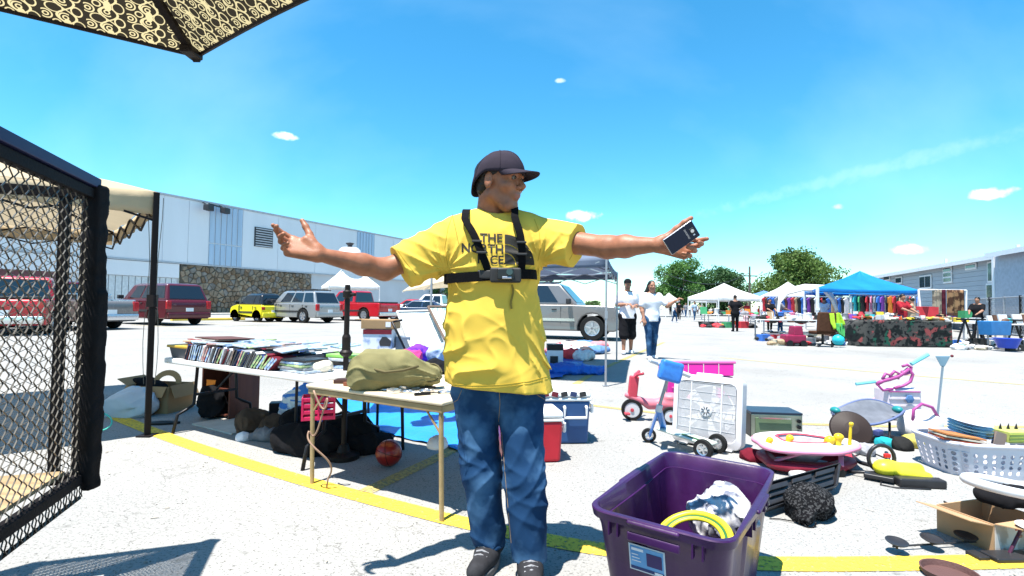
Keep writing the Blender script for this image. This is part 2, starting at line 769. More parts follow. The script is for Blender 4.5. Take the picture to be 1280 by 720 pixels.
def paint_mat(name, col, wear=(.50, .62)):
 """worn road paint: the ground's own grain shows where the paint has gone"""
 m = mat(name, col, rough=.75, var=.1, scale=30, spec=.3)
 N, L, b = nodes_of(m)
 t = N.new('ShaderNodeTexCoord')
 n = N.new('ShaderNodeTexNoise')
 n.inputs['Scale'].default_value = 45
 n.inputs['Detail'].default_value = 7
 n.inputs['Roughness'].default_value = .75
 L.new(t.outputs['Object'], n.inputs['Vector'])
 r = N.new('ShaderNodeMapRange')
 r.inputs[1].default_value, r.inputs[2].default_value = wear
 r.inputs[3].default_value = 1
 r.inputs[4].default_value = 0
 L.new(n.outputs[0], r.inputs[0])
 L.new(r.outputs[0], b.inputs['Alpha'])
 return m

M_YEL = paint_mat('yellow_road_paint', (.66, .46, .045), (.50, .66))
M_YEL2 = paint_mat('faded_yellow_road_paint', (.42, .33, .12), (.47, .62))

def stripe(pts, w, m, z=.004):
 P = [Vector((p[0], p[1], z)) for p in pts]
 vs, fs = [], []
 for i, p in enumerate(P):
  d = (P[min(i + 1, len(P) - 1)] - P[max(i - 1, 0)]).normalized()
  n = Vector((-d.y, d.x, 0)) * w / 2
  vs += [p - n, p + n]
 fs = [(2 * i, 2 * i + 2, 2 * i + 3, 2 * i + 1) for i in range(len(P) - 1)]
 part('road_marking', MB().add(vs, fs), m, kind='structure')

def smooth_line(px, n=6):
 pts = [G(*p) for p in px]
 out = []
 for i in range(len(pts) - 1):
  p0, p1, p2, p3 = pts[max(i - 1, 0)], pts[i], pts[i + 1], pts[min(i + 2, len(pts) - 1)]
  for k in range(n):
   t = k / n
   out.append(.5 * ((2 * p1) + (p2 - p0) * t + (2 * p0 - 5 * p1 + 4 * p2 - p3) * t * t + (3 * p1 - p0 - 3 * p2 + p3) * t ** 3))
 return out + [pts[-1]]

stripe(smooth_line([(112, 508), (200, 543), (300, 577), (400, 607), (500, 634), (590, 656), (720, 682), (840, 697), (960, 705), (1110, 705), (1290, 701), (1420, 693)]), .125, M_YEL)
stripe(smooth_line([(455, 616), (510, 590), (575, 558), (700, 492), (760, 458), (830, 428)]), .105, M_YEL2)
stripe(smooth_line([(600, 480), (740, 507), (1000, 530), (1290, 534)]), .09, M_YEL2)
stripe(smooth_line([(900, 447), (1100, 466), (1290, 482)]), .10, M_YEL2)
for k in range(7):
 a = Vector((-12.4 + k * 1.35, 20.3 + k * 2.62, 0))
 stripe([a, a + Vector((-.89, .456, 0)) * 5.2], .1, M_YEL2)

random.seed(77)
gr_ = MB()
for i in range(2600):
 y = 1.6 + 9 * random.random() ** 1.8
 x = random.uniform(-1, 1.05) * y
 r = random.uniform(.0015, .0055)
 a = random.uniform(0, 6.28)
 n = len(gr_.v)
 gr_.v += [(x + r * math.cos(a + k * 2.1) * random.uniform(.6, 1.5), y + r * math.sin(a + k * 2.1), .001) for k in range(3)] + [(x, y, r * .9)]
 gr_.f += [(n, n + 1, n + 3), (n + 1, n + 2, n + 3), (n + 2, n, n + 3)]
part('loose_grit', gr_, mat('grit', (.10, .095, .085), rough=.95, col2=(.3, .28, .25), scale=2), kind='stuff', fix=False)
lt_ = MB()
for i in range(90):
 y = 1.8 + 8 * random.random() ** 1.5
 x = random.uniform(-1, 1.05) * y
 a = random.uniform(0, 6.28)
 L0 = random.uniform(.012, .05)
 lt_.bar((x, y, .004), (x + L0 * math.cos(a), y + L0 * math.sin(a), .006), random.uniform(.002, .012), .001)
part('litter', lt_, mat('dry_leaf_litter', (.20, .14, .07), rough=.95, col2=(.5, .48, .44), scale=1.5), kind='stuff', fix=False)

# ------------------------------------------------------------ long metal-sided building on the left
BO = Vector((-29.0, 41.0, 0))                 # a point on the facade line
BD = Vector((14, 27, 0)).normalized()         # along the facade, going away
BN = Vector((BD.y, -BD.x, 0))                 # outward, to the car park

def fac(px):
 """distance along the facade of the pixel column px"""
 d = pixdir(px, 376)
 # BO + s*BD parallel to d (in xy)
 s = (d.x * BO.y - d.y * BO.x) / (d.y * BD.x - d.x * BD.y)
 return s

def facz(px, py):
 s = fac(px)
 p = BO + BD * s
 d = pixdir(px, py)
 return CAM_H + d.z * (p.y / d.y)

M_PANEL = mat('lavender_white_metal', (.64, .65, .685), rough=.45, var=.05, scale=.5, stretch=(1, 1, .15), spec=.4)
M_PANELW = mat('white_wall', (.48, .49, .52), rough=.7, var=.06, scale=.6)
M_CORR = mat('blue_grey_corrugated', (.36, .47, .60), rough=.45, var=.08, scale=1.0, stretch=(3, 3, .2))
M_DARK = mat('dark_metal', (.03, .03, .035), rough=.5)
M_TRIM = mat('grey_trim', (.40, .42, .46), rough=.5)
M_STONES = [mat('stone_' + n, c, rough=.9, var=.3, scale=2.5, bump=.6, bscale=7) for n, c in
   (('tan', (.22, .165, .12)), ('brown', (.17, .12, .08)), ('grey', (.19, .175, .16)), ('ochre', (.20, .16, .12)), ('pale', (.25, .205, .155)))]
M_MORT = mat('mortar', (.09, .078, .065), rough=.95)
bld = thing('warehouse_building', 'long pale metal-sided building with a rubble stone base behind the parked cars', 'building', BO)

def fbox(s0, s1, z0, z1, t0, t1, mb):
 c = BO + BD * ((s0 + s1) / 2) + BN * ((t0 + t1) / 2)
 c.z = (z0 + z1) / 2
 mb.box(c, (s1 - s0, abs(t1 - t0), z1 - z0), math.atan2(BD.y, BD.x))
 return mb

s_roof = [(-25, facz(100, 222)), ]
zr0 = facz(230, 249)
zr1 = facz(400, 281)
ZT = (zr0 + zr1) / 2
ZS = (facz(240, 332.5) + facz(380, 341)) / 2      # top of the stone base
SL, SR = fac(224), fac(388)
S_END = 75.0
part('wall', fbox(-60, S_END, ZS + .1, ZT, -12, 0, MB()), M_PANEL, bld, world=True)
part('lower_wall', fbox(-60, SL, 0, ZS + .1, -12, -.15, MB()), M_PANELW, bld, world=True)
part('lower_wall', fbox(SR, S_END, 0, ZS + .1, -12, -.15, MB()), M_PANELW, bld, world=True)
part('roof_edge', fbox(-60, S_END, ZT, ZT + .16, -12, .10, MB()), M_TRIM, bld, world=True)
part('roof_edge', fbox(-60, S_END, ZS + .02, ZS + .12, .003, .09, MB()), M_TRIM, bld, world=True)
# corrugated bays
for (a, b_) in ((fac(258), fac(300)), (fac(444), fac(466))):
 nn = 6
 for k in range(nn):
  w = (b_ - a) / nn
  for (z0, z1) in ((ZS + .15, ZS + (ZT - ZS) * .36), (ZS + (ZT - ZS) * .375, ZT - .02)):
   part('panel', fbox(a + k * w + .04, a + (k + 1) * w - .04, z0, z1, .004, .09, MB()), M_CORR, bld, world=True, bev=.03, seg=1)
# flat cladding sheets between the bays, each a hair proud
prev = -52.0
for s in [-44, -36, -28, -20, -12, -5, fac(200), fac(232), fac(258)]:
 part('panel', fbox(prev + .03, s - .03, ZS + .16, ZT - .05, .002, .035, MB()), M_PANEL, bld, world=True)
 prev = s
for (a, b_) in ((fac(300), fac(345)), (fac(345), fac(392)), (fac(392), fac(444)), (fac(466), fac(490)), (fac(490), 60)):
 part('panel', fbox(a + .03, b_ - .03, ZS + .16, ZT - .05, .002, .035, MB()), M_PANEL, bld, world=True)
# louvre
lv = part('vent', fbox(fac(315), fac(338), facz(326, 309), facz(326, 285), .036, .10, MB()), M_DARK, bld, world=True)
z0, z1 = facz(326, 309), facz(326, 285)
for k in range(8):
 part('slat', fbox(fac(315) + .1, fac(338) - .1, z0 + (k + .2) * (z1 - z0) / 8, z0 + (k + .62) * (z1 - z0) / 8, .102, .17, MB()), M_TRIM, lv, world=True)
# floodlights on the roof edge
for px in (249, 270):
 p = BO + BD * fac(px) + BN * .9
 f = part('floodlight', MB().box((p.x, p.y, ZT - .55), (.75, .5, .5), math.atan2(BD.y, BD.x) + .4), M_DARK, bld, world=True, bev=.04)
 part('bracket', MB().bar((p.x, p.y, ZT - .4), (p.x - BN.x, p.y - BN.y, ZT + .05), .09), M_DARK, f, world=True)
part('pipe', MB().bar(BO + BD * fac(249) + BN * .85 + Vector((0, 0, ZT - .2)), BO + BD * fac(272) + BN * .85 + Vector((0, 0, ZT - .35)), .1), M_DARK, bld, world=True)
# ribbed roller door and a light band left of the stone
dl, dr = fac(108), fac(221)
part('fascia', fbox(-20, SL - .1, ZS * .72, ZS - .02, -.149, .02, MB()), M_PANEL, bld, world=True)
nn = 14
for k in range(nn):
 w = (dr - dl) / nn
 part('panel', fbox(dl + k * w + .03, dl + (k + 1) * w - .03, .1, ZS * .71, -.148, -.06, MB()), mat('pale_grey_green_door', (.50, .53, .55), rough=.6), bld, world=True)
part('recess', fbox(-24, fac(70), .05, ZS * .95, -.149, -.02, MB()), mat('maroon_wall', (.12, .045, .05), rough=.7), bld, world=True)
# rubble stone base: irregular stones, one by one, on a mortar backing
part('mortar_bed', fbox(SL, SR, 0, ZS, -.14, .02, MB()), M_MORT, bld, world=True)
random.seed(11)

def voronoi_cells(w, h, nx, ny, jit=.42, gap=.03):
 pts = {}
 for j in range(-1, ny + 1):
  for i in range(-1, nx + 1):
   pts[(i, j)] = ((i + .5 + random.uniform(-jit, jit) + (.5 if j % 2 else 0)) * w / nx, (j + .5 + random.uniform(-jit, jit)) * h / ny)
 out = []
 for (i, j), (cx, cy) in pts.items():
  if not (0 <= i < nx and 0 <= j < ny):
   continue
  poly = [(0, 0), (w, 0), (w, h), (0, h)]
  for (a, b_), (qx, qy) in pts.items():
   if (a, b_) == (i, j) or abs(a - i) > 2 or abs(b_ - j) > 2:
    continue
   mx, my = (cx + qx) / 2, (cy + qy) / 2
   nx_, ny_ = qx - cx, qy - cy
   l = math.hypot(nx_, ny_)
   nx_, ny_ = nx_ / l, ny_ / l
   mx -= nx_ * gap / 2
   my -= ny_ * gap / 2
   new = []
   for k in range(len(poly)):
    p, q = poly[k], poly[(k + 1) % len(poly)]
    dp = (p[0] - mx) * nx_ + (p[1] - my) * ny_
    dq = (q[0] - mx) * nx_ + (q[1] - my) * ny_
    if dp <= 0:
     new.append(p)
    if dp * dq < 0:
     t = dp / (dp - dq)
     new.append((p[0] + (q[0] - p[0]) * t, p[1] + (q[1] - p[1]) * t))
   poly = new
   if len(poly) < 3:
    break
  if len(poly) >= 3:
   out.append(poly)
 return out

for poly in voronoi_cells(SR - SL, ZS, 37, 8, gap=.035):
 cx = sum(p[0] for p in poly) / len(poly)
 cy = sum(p[1] for p in poly) / len(poly)
 dep = random.uniform(.04, .13)
 mb = MB()
 o = BO + BD * SL + BN * .021
 n = len(poly)
 inner = [(cx + (x - cx) * .8, cy + (y - cy) * .8) for x, y in poly]
 mb.add([o + BD * x + Vector((0, 0, y)) for x, y in poly] + [o + BN * dep + BD * x + Vector((0, 0, y)) for x, y in inner],
           [tuple(range(n, 2 * n))] + [(i, (i + 1) % n, n + (i + 1) % n, n + i) for i in range(n)])
 part('stone', mb, random.choice(M_STONES), bld, world=True)
# yellow kerb in front of the stone base
kb = MB()
a, b_ = BO + BD * (SL - 22) + BN * 11.5, BO + BD * (SR + 12) + BN * 11.5
kb.bar(G(214, 401) * 1.0 + Vector((0, 0, .06)), G(305, 400) + Vector((0, 0, .06)), .45, .15)
part('kerb', kb, mat('yellow_kerb_paint', (.72, .52, .08), rough=.7), kind='structure', bev=.02)
part('pavement', fbox(-60, S_END, 0, .1, .2, 3.2, MB()), mat('concrete_pale', (.42, .41, .38), rough=.9), kind='structure')

# ------------------------------------------------------------ pale mobile home on the right
H0, H1 = Vector((30.9, 42, 0)), Vector((24.6, 24.6, 0))
HD = (H1 - H0).normalized()
HN = Vector((HD.y, -HD.x, 0))
if HN.x > 0:
 HN = -HN
M_SID = mat('blue_grey_siding', (.36, .40, .44), rough=.6, var=.05, scale=.6)
M_WHT = mat('white_trim_paint', (.72, .72, .72), rough=.5, var=.03)
M_GLS = mat('dark_window_glass', (.03, .05, .08), rough=.08, var=0, spec=.8)
M_ROOFG = mat('grey_shingle', (.16, .16, .17), rough=.9, var=.2, scale=3)
home = thing('mobile_home', 'long blue-grey sided mobile home with white trimmed windows, raised on piers', 'building', H1)

def hs_(px):
 d = pixdir(px, 386)
 return (d.x * H0.y - d.y * H0.x) / (d.y * HD.x - d.x * HD.y)

def hz(px, py):
 p = H0 + HD * hs_(px)
 d = pixdir(px, py)
 return CAM_H + d.z * (p.y / d.y)

def hbox(s0, s1, z0, z1, t0, t1, mb=None, shear=0):
 mb = mb or MB()
 c = H0 + HD * ((s0 + s1) / 2) + HN * ((t0 + t1) / 2)
 c.z = (z0 + z1) / 2
 return mb.box(c, (s1 - s0, abs(t1 - t0), z1 - z0), math.atan2(HD.y, HD.x))

HZT, HZB = (hz(1130, 343) + hz(1250, 322)) / 2, .95
LHS = hs_(1262)
S0 = -6
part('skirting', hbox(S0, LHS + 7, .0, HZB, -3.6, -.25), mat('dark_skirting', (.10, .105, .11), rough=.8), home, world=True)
nz = 11
for k in range(nz):       # lap siding boards
 zz = HZB + k * (HZT - HZB) / nz
 part('board', hbox(S0, LHS, zz + .012, zz + (HZT - HZB) / nz, -.25, 0 + .012 * (k % 2)), M_SID, home, world=True)
part('wall', hbox(S0, LHS - .05, HZB, HZT, -4.2, -.26), M_SID, home, world=True)
part('wall', hbox(LHS + .02, LHS + 7, HZB, HZT, -4.2, .6), mat('pale_grey_siding', (.38, .41, .46), rough=.6), home, world=True)
part('corner_board', hbox(LHS - .12, LHS + .10, HZB, HZT, -.2, .63), M_WHT, home, world=True)
rf = MB()
pr = [(-4.6, HZT - .02), (-2.2, HZT + .55), (.45, HZT - .02), (.45, HZT + .14), (-2.2, HZT + .72), (-4.6, HZT + .14)]
rf.prism(pr, H0 + HD * (S0 - .3), HN, (0, 0, 1), HD * (LHS - S0 + .6))
part('roof', rf, M_ROOFG, home, world=True)
part('fascia', hbox(S0 - .3, LHS + .3, HZT - .08, HZT + .16, .45, .50), M_WHT, home, world=True)
rf = MB().prism([(x + .6, z) for x, z in pr], H0 + HD * (LHS + .31), HN, (0, 0, 1), HD * 7)
part('roof', rf, M_ROOFG, home, world=True)
part('fascia', hbox(LHS + .31, LHS + 7, HZT - .08, HZT + .16, 1.05, 1.10), M_WHT, home, world=True)

def window(px0, px1, py0, py1, rows=1, cols=1, t=.02, frame=.10):
 s0, s1 = hs_(px0), hs_(px1)
 pm = (px0 + px1) / 2
 z1, z0 = hz(pm, py0), hz(pm, py1)
 w = part('window', hbox(s0, s1, z0, z1, t, t + .06), M_WHT, home, world=True, bev=.01, seg=1)
 for r in range(rows):
  for c in range(cols):
   a = s0 + frame + (s1 - s0 - frame) * c / cols
   b_ = s0 + (s1 - s0 - frame) * (c + 1) / cols
   q = z0 + frame + (z1 - z0 - frame) * r / rows
   e = z0 + (z1 - z0 - frame) * (r + 1) / rows
   part('pane', hbox(a, b_, q, e, t + .062, t + .075), M_GLS, w, world=True)

window(1106, 1114, 344, 351)
window(1121, 1129, 346, 355)
window(1151, 1166, 344, 361, 1, 2)
window(1181, 1192, 333, 354, 3, 1)
window(1209, 1223, 329, 337)
window(1237, 1253, 326, 353, 1, 1)
window(1235, 1247, 354, 378, 1, 1)
for k in range(5):     # steps below the door
 part('step', hbox(hs_(1246) - .9, hs_(1236) + .9, .02 + k * .18, .06 + k * .18, .2 + (4 - k) * .26, .45 + (4 - k) * .26), mat('grey_wood', (.22, .20, .18), rough=.9), home, world=True)
for px in (1150, 1182, 1205, 1232, 1262):
 part('pier', hbox(hs_(px), hs_(px) + .35, .0, HZB - .02, -.24, .0), mat('pier_block', (.33, .33, .32), rough=.9), home, world=True)
for px, py in ((1149, 341), (1228, 318)):
 s = hs_(px)
 part('vent_pipe', hbox(s, s + .14, HZT + .3, HZT + .85, -1.6, -1.45), M_WHT, home, world=True)

# ------------------------------------------------------------ trees, power pole
M_BARK = mat('bark', (.11, .085, .065), rough=.95, var=.3, scale=4)

def leaf_mat(name, col):
 m = mat(name, col, rough=.6, var=.45, scale=.55, transl=.30, spec=.3)
 return m

def tree(label, px0, px1, pytop, Y, leafcol, seed, n=9000, base_gap=.12, lobes=16, cat='tree'):
 rnd = np.random.RandomState(seed)
 L_, R_ = A(px0, 385, Y), A(px1, 385, Y)
 cx, w = (L_.x + R_.x) / 2, (R_.x - L_.x)
 top = A((px0 + px1) / 2, pytop, Y).z
 root = thing('tree', label, cat, (cx, Y, 0), 0, 'trees beyond the market')
 tb = MB()
 h = top
 tb.tube([(0, 0, 0), (.1, .05, h * .2), (-.05, 0, h * .4), (.15, .1, h * .62)], [w * .03 + .12, w * .026 + .1, w * .02 + .06, .05], 8)
 cen = []
 for i in range(lobes):
  a = rnd.uniform(0, 6.283)
  rr = rnd.uniform(.1, 1.0) ** .6
  zc = rnd.uniform(.12, .86)
  prof = math.sin(min(1, max(0, (zc - .1) / .9)) * math.pi) ** .55
  c = np.array((math.cos(a) * rr * w * .40 * prof, math.sin(a) * rr * w * .3 * prof, zc * h))
  r = rnd.uniform(.12, .21) * w * (1.25 - zc * .6)
  cen.append((c, r))
  tb.tube([(0, 0, h * rnd.uniform(.18, .4)), tuple(c * .55 + np.array((0, 0, h * .18))), tuple(c)], [.1 + w * .008, .07, .025], 5)
 part('trunk', tb, M_BARK, root)
 per = n // lobes
 V, Fc = [], []
 for c, r in cen:
  d = rnd.normal(size=(per, 3))
  d /= np.linalg.norm(d, axis=1)[:, None]
  rad = r * (rnd.uniform(.2, 1, per) ** .45) * (1 + .28 * np.sin(d @ rnd.normal(size=3) * 4 + rnd.uniform(0, 6)))
  P = c + d * rad[:, None] * np.array((1.12, 1.12, .85))
  # sprigs reaching past the edge
  k = rnd.uniform(size=per) < .10
  P[k] = c + d[k] * (rad[k] * rnd.uniform(1.05, 1.4, k.sum()))[:, None]
  P = P[P[:, 2] < h * 1.01]
  sz = rnd.uniform(.007, .0145, len(P)) * w + .06
  u = rnd.normal(size=P.shape)
  u /= np.linalg.norm(u, axis=1)[:, None]
  q = rnd.normal(size=P.shape) + np.array((0, 0, .3))
  w_ = np.cross(u, q)
  w_ /= np.linalg.norm(w_, axis=1)[:, None]
  b0 = sum(len(x) for x in V)
  quad = np.stack([P - u * sz[:, None], P + w_ * sz[:, None] * .55, P + u * sz[:, None] * 1.1, P - w_ * sz[:, None] * .55], 1).reshape(-1, 3)
  V.append(quad)
  Fc.append(np.arange(len(P) * 4).reshape(-1, 4) + b0)
 me = mkmesh('crown', np.concatenate(V), np.concatenate(Fc))
 part('crown', me, leaf_mat('leaves_' + str(seed), leafcol), root)
 return root

tree('tall bright green tree just below the raised phone, leftmost of the three', 812, 880, 314, 62, (.075, .17, .035), 3, 15000, lobes=22)
tree('darker green tree with a broad low crown between the phone tree and the power pole', 860, 946, 330, 74, (.045, .105, .032), 7, 15000, lobes=24)
tree('big olive green tree behind the white tents, right of the power pole', 946, 1056, 311, 66, (.10, .165, .035), 5, 20000, lobes=30)
tree('small green tree seen between the tan parasol and the yellow shirt', 534, 572, 352, 75, (.05, .13, .03), 9, 4000, lobes=10)
for i, (a, b_, t_, Y) in enumerate([(1060, 1105, 362, 64), (700, 760, 376, 120), (1180, 1240, 364, 46)]):
 tree(['low green bush line behind the blue canopy', 'distant low tree past the silver utility vehicle', 'green bushes behind the hanging rugs'][i], a, b_, t_, Y, (.06, .12, .03), 20 + i, 3500, lobes=9, cat='bush' if i != 1 else 'tree')
pole = thing('utility_pole', 'tall thin wooden power pole standing between two trees', 'utility pole', A(937, 385, 58).xy.to_3d())
pt = A(937, 333, 58)
b0 = Vector((pt.x, 58, 0))
part('pole', MB().cyl(b0, (pt.x, 58, pt.z), .14, .10, 10), mat('weathered_pole', (.13, .11, .09), rough=.9), pole, world=True)
part('crossarm', MB().bar((pt.x - .9, 58, pt.z - 1.1), (pt.x + .9, 58, pt.z - 1.1), .12), M_BARK, pole, world=True)
for k, (py0, py1) in enumerate(((341, 337), (353, 349))):
 a, b_ = A(820, py0 - 3, 40), A(937, py0 - (0 if k else 0), 58)
 pts = [a.lerp(b_, t / 10) - Vector((0, 0, 1.2 * math.sin(math.pi * t / 10))) for t in range(11)]
 solo('power_line', MB().tube(pts, .025, 5), M_DARK, 'sagging overhead cable crossing in front of the trees, %s one' % ('lower' if k else 'upper'), 'cable', 'overhead cables')
# ------------------------------------------------------------ vehicles
M_TYRE = mat('tyre_rubber', (.018, .018, .018), rough=.85)
M_RIM = mat('alloy_rim', (.55, .56, .58), rough=.3, metal=.8, var=.05)
M_CARGLASS = mat('tinted_car_glass', (.012, .016, .022), rough=.05, var=0, spec=.9)
M_TAIL = mat('red_lamp_lens', (.42, .015, .02), rough=.15, var=0, coat=.5)
M_HEADL = mat('clear_lamp_lens', (.62, .64, .66), rough=.1, var=0)
M_CHROME = mat('chrome', (.62, .63, .65), rough=.18, metal=.9, var=0)
M_PLAST = mat('black_trim_plastic', (.03, .03, .032), rough=.6)

def car_paint(name, c, metal=.1):
 return mat(name, c, rough=.28, metal=metal, var=.04, scale=1.5, coat=.8)

def wheel(root, x, y, r, w, rimr=.62, steel=None):
 side = 1 if y > 0 else -1
 g_ = MB()
 yo = y + side * w / 2
 yi = y - side * w / 2
 g_.lathe([(r * .62, -w / 2), (r * .94, -w / 2), (r, -w * .32), (r, w * .32), (r * .94, w / 2), (r * rimr, w / 2), (r * rimr, w * .2)], (x, y, r), (0, side, 0), 28)
 t = part('wheel', g_, M_TYRE, root)
 q = MB()
 q.lathe([(r * rimr * .99, w * .15), (r * rimr * .99, w * .43), (r * rimr * .88, w * .40), (r * rimr * .84, w * .22), (.0005, w * .20)], (x, y, r), (0, side, 0), 24)
 for k in range(5):
  a = k * 2 * math.pi / 5 + .3
  p0 = Vector((x, y + side * w * .36, r))
  p1 = p0 + Vector((math.cos(a), 0, math.sin(a))) * r * rimr * .92
  q.bar(p0, p1, r * .17, .03, up=(0, 1, 0))
 q.cyl((x, y + side * w * .2, r), (x, y + side * w * .42, r), r * .14, n=12)
 part('rim', q, steel or M_RIM, t)
 return t

def car(name, label, loc, heading, paint, style='suv', L=5.0, W=1.95, H=1.85, r=.37, group=None, cat='car', rack=False, arch_dark=False, two=None, plate=True, tonneau=True):
 root = thing(name, label, cat, loc, heading, group)
 # profile numbers: x forward, origin at the middle
 fo, ro = {'suv': (.88, 1.05), 'pickup': (.9, 1.25), 'smart': (.40, .42), 'sedan': (.9, 1.0)}[style]
 xf, xr = L / 2 - fo, -L / 2 + ro
 gz = .30 if style != 'smart' else .24          # ground clearance
 belt = {'suv': H * .61, 'pickup': H * .60, 'smart': H * .60, 'sedan': H * .63}[style]
 hood = {'suv': H * .61, 'pickup': H * .585, 'smart': H * .56, 'sedan': H * .56}[style]
 ra = r * 1.2

 def arch(x):
  a0 = math.acos(min(1, (r - gz + .03) / ra)) if False else math.asin(max(-1, min(1, (gz - r) / ra)))
  return [(x + ra * math.cos(t), r + ra * math.sin(t)) for t in [a0 + (math.pi - 2 * a0) * k / 10 for k in range(11)]]
 bottom = [(-L / 2 + .05, gz + .12), (-L / 2 + .12, gz)]
 bottom += list(reversed(arch(xr))) + list(reversed(arch(xf)))
 bottom += [(L / 2 - .15, gz), (L / 2 - .02, gz + .1)]
 nose = [(L / 2, hood * .62), (L / 2 - .04, hood * .86), (L / 2 - .16, hood * .97)]
 cowl = {'suv': .24, 'pickup': .25, 'smart': .30, 'sedan': .20}[style] * L
 topl = [(cowl, belt), (-L / 2 + .10, belt), (-L / 2 + .01, belt * .9), (-L / 2, belt * .6)]
 prof = bottom + nose + topl
 mb = MB()
 prof2 = prof
 n = len(prof)
 ws = [(-W / 2 * .965, .0), (-W / 2, .05), (W / 2, .05), (W / 2 * .965, 0)]
 # body shell: prism with bevel, slightly tucked at belt
 vs = []
 for yy in (-1, 1):
  for (x, z) in prof:
   k = 1 - .05 * max(0, (z - belt * .7) / (belt * .3)) ** 2 - .03 * max(0, (gz + .25 - z))
   vs.append((x, yy * W / 2 * k, z))
 mb.add(vs, [tuple(range(n - 1, -1, -1)), tuple(range(n, 2 * n))] + [(i, (i + 1) % n, n + (i + 1) % n, n + i) for i in range(n)])
 if style == 'pickup':
  pass
 body = part('body', mb, paint, root, bev=.10 if style == 'smart' else .055, seg=3)
 part('underbody', MB().box((0, 0, gz + .18), (L * .9, W * .74, .38)), M_PLAST, root)
 # greenhouse
 if style == 'suv':
  b0, b1, t0, t1 = -L / 2 + .12, cowl + .02, -L / 2 + .42, cowl - .62
 elif style == 'pickup':
  b0, b1, t0, t1 = -L * .13, cowl + .02, -L * .11, cowl - .60
 elif style == 'smart':
  b0, b1, t0, t1 = -L / 2 + .06, cowl + .05, -L / 2 + .22, cowl - .62
 else:
  b0, b1, t0, t1 = -L / 2 + .35, cowl, -L / 2 + .95, cowl - .75
 wb, wt = W * .93, W * .76
 zb, zt = belt - .02, H
 ph = MB()
 rim_z = zt - .07
 vs = [(b0, -wb / 2, zb), (b1, -wb / 2, zb), (b1, wb / 2, zb), (b0, wb / 2, zb),
          (t0, -wt / 2, rim_z), (t1, -wt / 2, rim_z), (t1, wt / 2, rim_z), (t0, wt / 2, rim_z),
          (t0 + .14, -wt / 2 + .14, zt), (t1 - .2, -wt / 2 + .14, zt), (t1 - .2, wt / 2 - .14, zt), (t0 + .14, wt / 2 - .14, zt)]
 ph.add(vs, [(3, 2, 1, 0), (8, 9, 10, 11)] + [(i, (i + 1) % 4, 4 + (i + 1) % 4, 4 + i) for i in range(4)] + [(4 + i, 4 + (i + 1) % 4, 8 + (i + 1) % 4, 8 + i) for i in range(4)])
 cab = part('cabin', ph, two or paint, root, bev=.11 if style == 'smart' else .06, seg=3)

 def pane(nm, p00, p10, p11, p01, u0, u1, v0, v1, off=.012):
  P = [Vector(p) for p in (p00, p10, p11, p01)]

  def bl(u, v):
   return (P[0] * (1 - u) + P[1] * u) * (1 - v) + (P[3] * (1 - u) + P[2] * u) * v
  q = [bl(u0, v0), bl(u1, v0), bl(u1, v1), bl(u0, v1)]
  nn = (P[1] - P[0]).cross(P[3] - P[0]).normalized()
  c = Vector(((b0 + b1) / 2, 0, (zb + zt) / 2))
  if nn.dot((P[0] + P[2]) / 2 - c) < 0:
   nn = -nn
  m_ = MB().add([p + nn * off for p in q] + [p - nn * .02 for p in q], [(0, 1, 2, 3), (7, 6, 5, 4), (0, 4, 5, 1), (1, 5, 6, 2), (2, 6, 7, 3), (3, 7, 4, 0)])
  return part(nm, m_, M_CARGLASS, root)
 V = [Vector(v) for v in vs]
 pane('rear_window', V[0], V[3], V[7], V[4], .07, .93, .10, .95)
 pane('windshield', V[1], V[2], V[6], V[5], .07, .93, .12, .95)
 splits = {'suv': [(.04, .27), (.31, .56), (.60, .84)], 'pickup': [(.08, .40), (.45, .86)], 'smart': [(.10, .30), (.36, .86)], 'sedan': [(.12, .48), (.53, .9)]}[style]
 for (a, b_) in splits:
  pane('side_window', V[0], V[1], V[5], V[4], a, b_, .14, .93)
  pane('side_window', V[3], V[2], V[6], V[7], a, b_, .14, .93)
 for x in (xf, xr):
  for y in (-1, 1):
   wheel(root, x, y * (W / 2 - .13), r, .24 if style != 'smart' else .2)
 # door seams (thin dark strips), handles
 for y in (-1, 1):
  for (a, b_) in splits:
   x = b0 + (b1 - b0) * b_ + .04
   part('door_seam', MB().box((x, y * (W / 2 - .012), (gz + belt) / 2 + .08), (.012, .035, belt - gz - .3)), M_PLAST, root)
   part('door_handle', MB().box((x - .22 if b_ != splits[0][1] or style == 'smart' else x - .3, y * (W / 2 + .004), belt * .86), (.16, .04, .04)), two or paint if style == 'smart' else M_PLAST, root, bev=.01)
  part('side_trim', MB().box((0, y * (W / 2 + .0), gz + (belt - gz) * .42), (xf - xr - 2 * ra, .03, .09)), M_PLAST if style != 'suv' else M_CHROME if rack == 2 else M_PLAST, root)
  part('mirror', MB().box((b1 - .28, y * (W / 2 + .13), belt + .11), (.14, .24, .18)), two or M_PLAST, root, bev=.03)
  # tail and head lamps
  part('tail_light', MB().box((-L / 2 + .03, y * (W / 2 - .12), belt * .80), (.12, .2, .36 if style != 'smart' else .16)), M_TAIL, root, bev=.02)
  part('headlight', MB().box((L / 2 - .07, y * (W / 2 - .22), hood * .78), (.16, .38, .18)), M_HEADL, root, bev=.03)
 bm_ = paint if style == 'smart' or two is None and style == 'suv' and not arch_dark else M_CHROME
 part('bumper', MB().box((-L / 2 - .02, 0, gz + .17), (.16, W * .95, .24)), bm_, root, bev=.04)
 part('bumper', MB().box((L / 2 + .01, 0, gz + .15), (.14, W * .93, .24)), bm_, root, bev=.04)
 part('grille', MB().box((L / 2 + .005, 0, hood * .78), (.05, W * .5, .2)), M_PLAST, root)
 if plate:
  part('license_plate', MB().box((-L / 2 - .035, 0, belt * .62), (.03, .32, .16)), M_WHT, root)
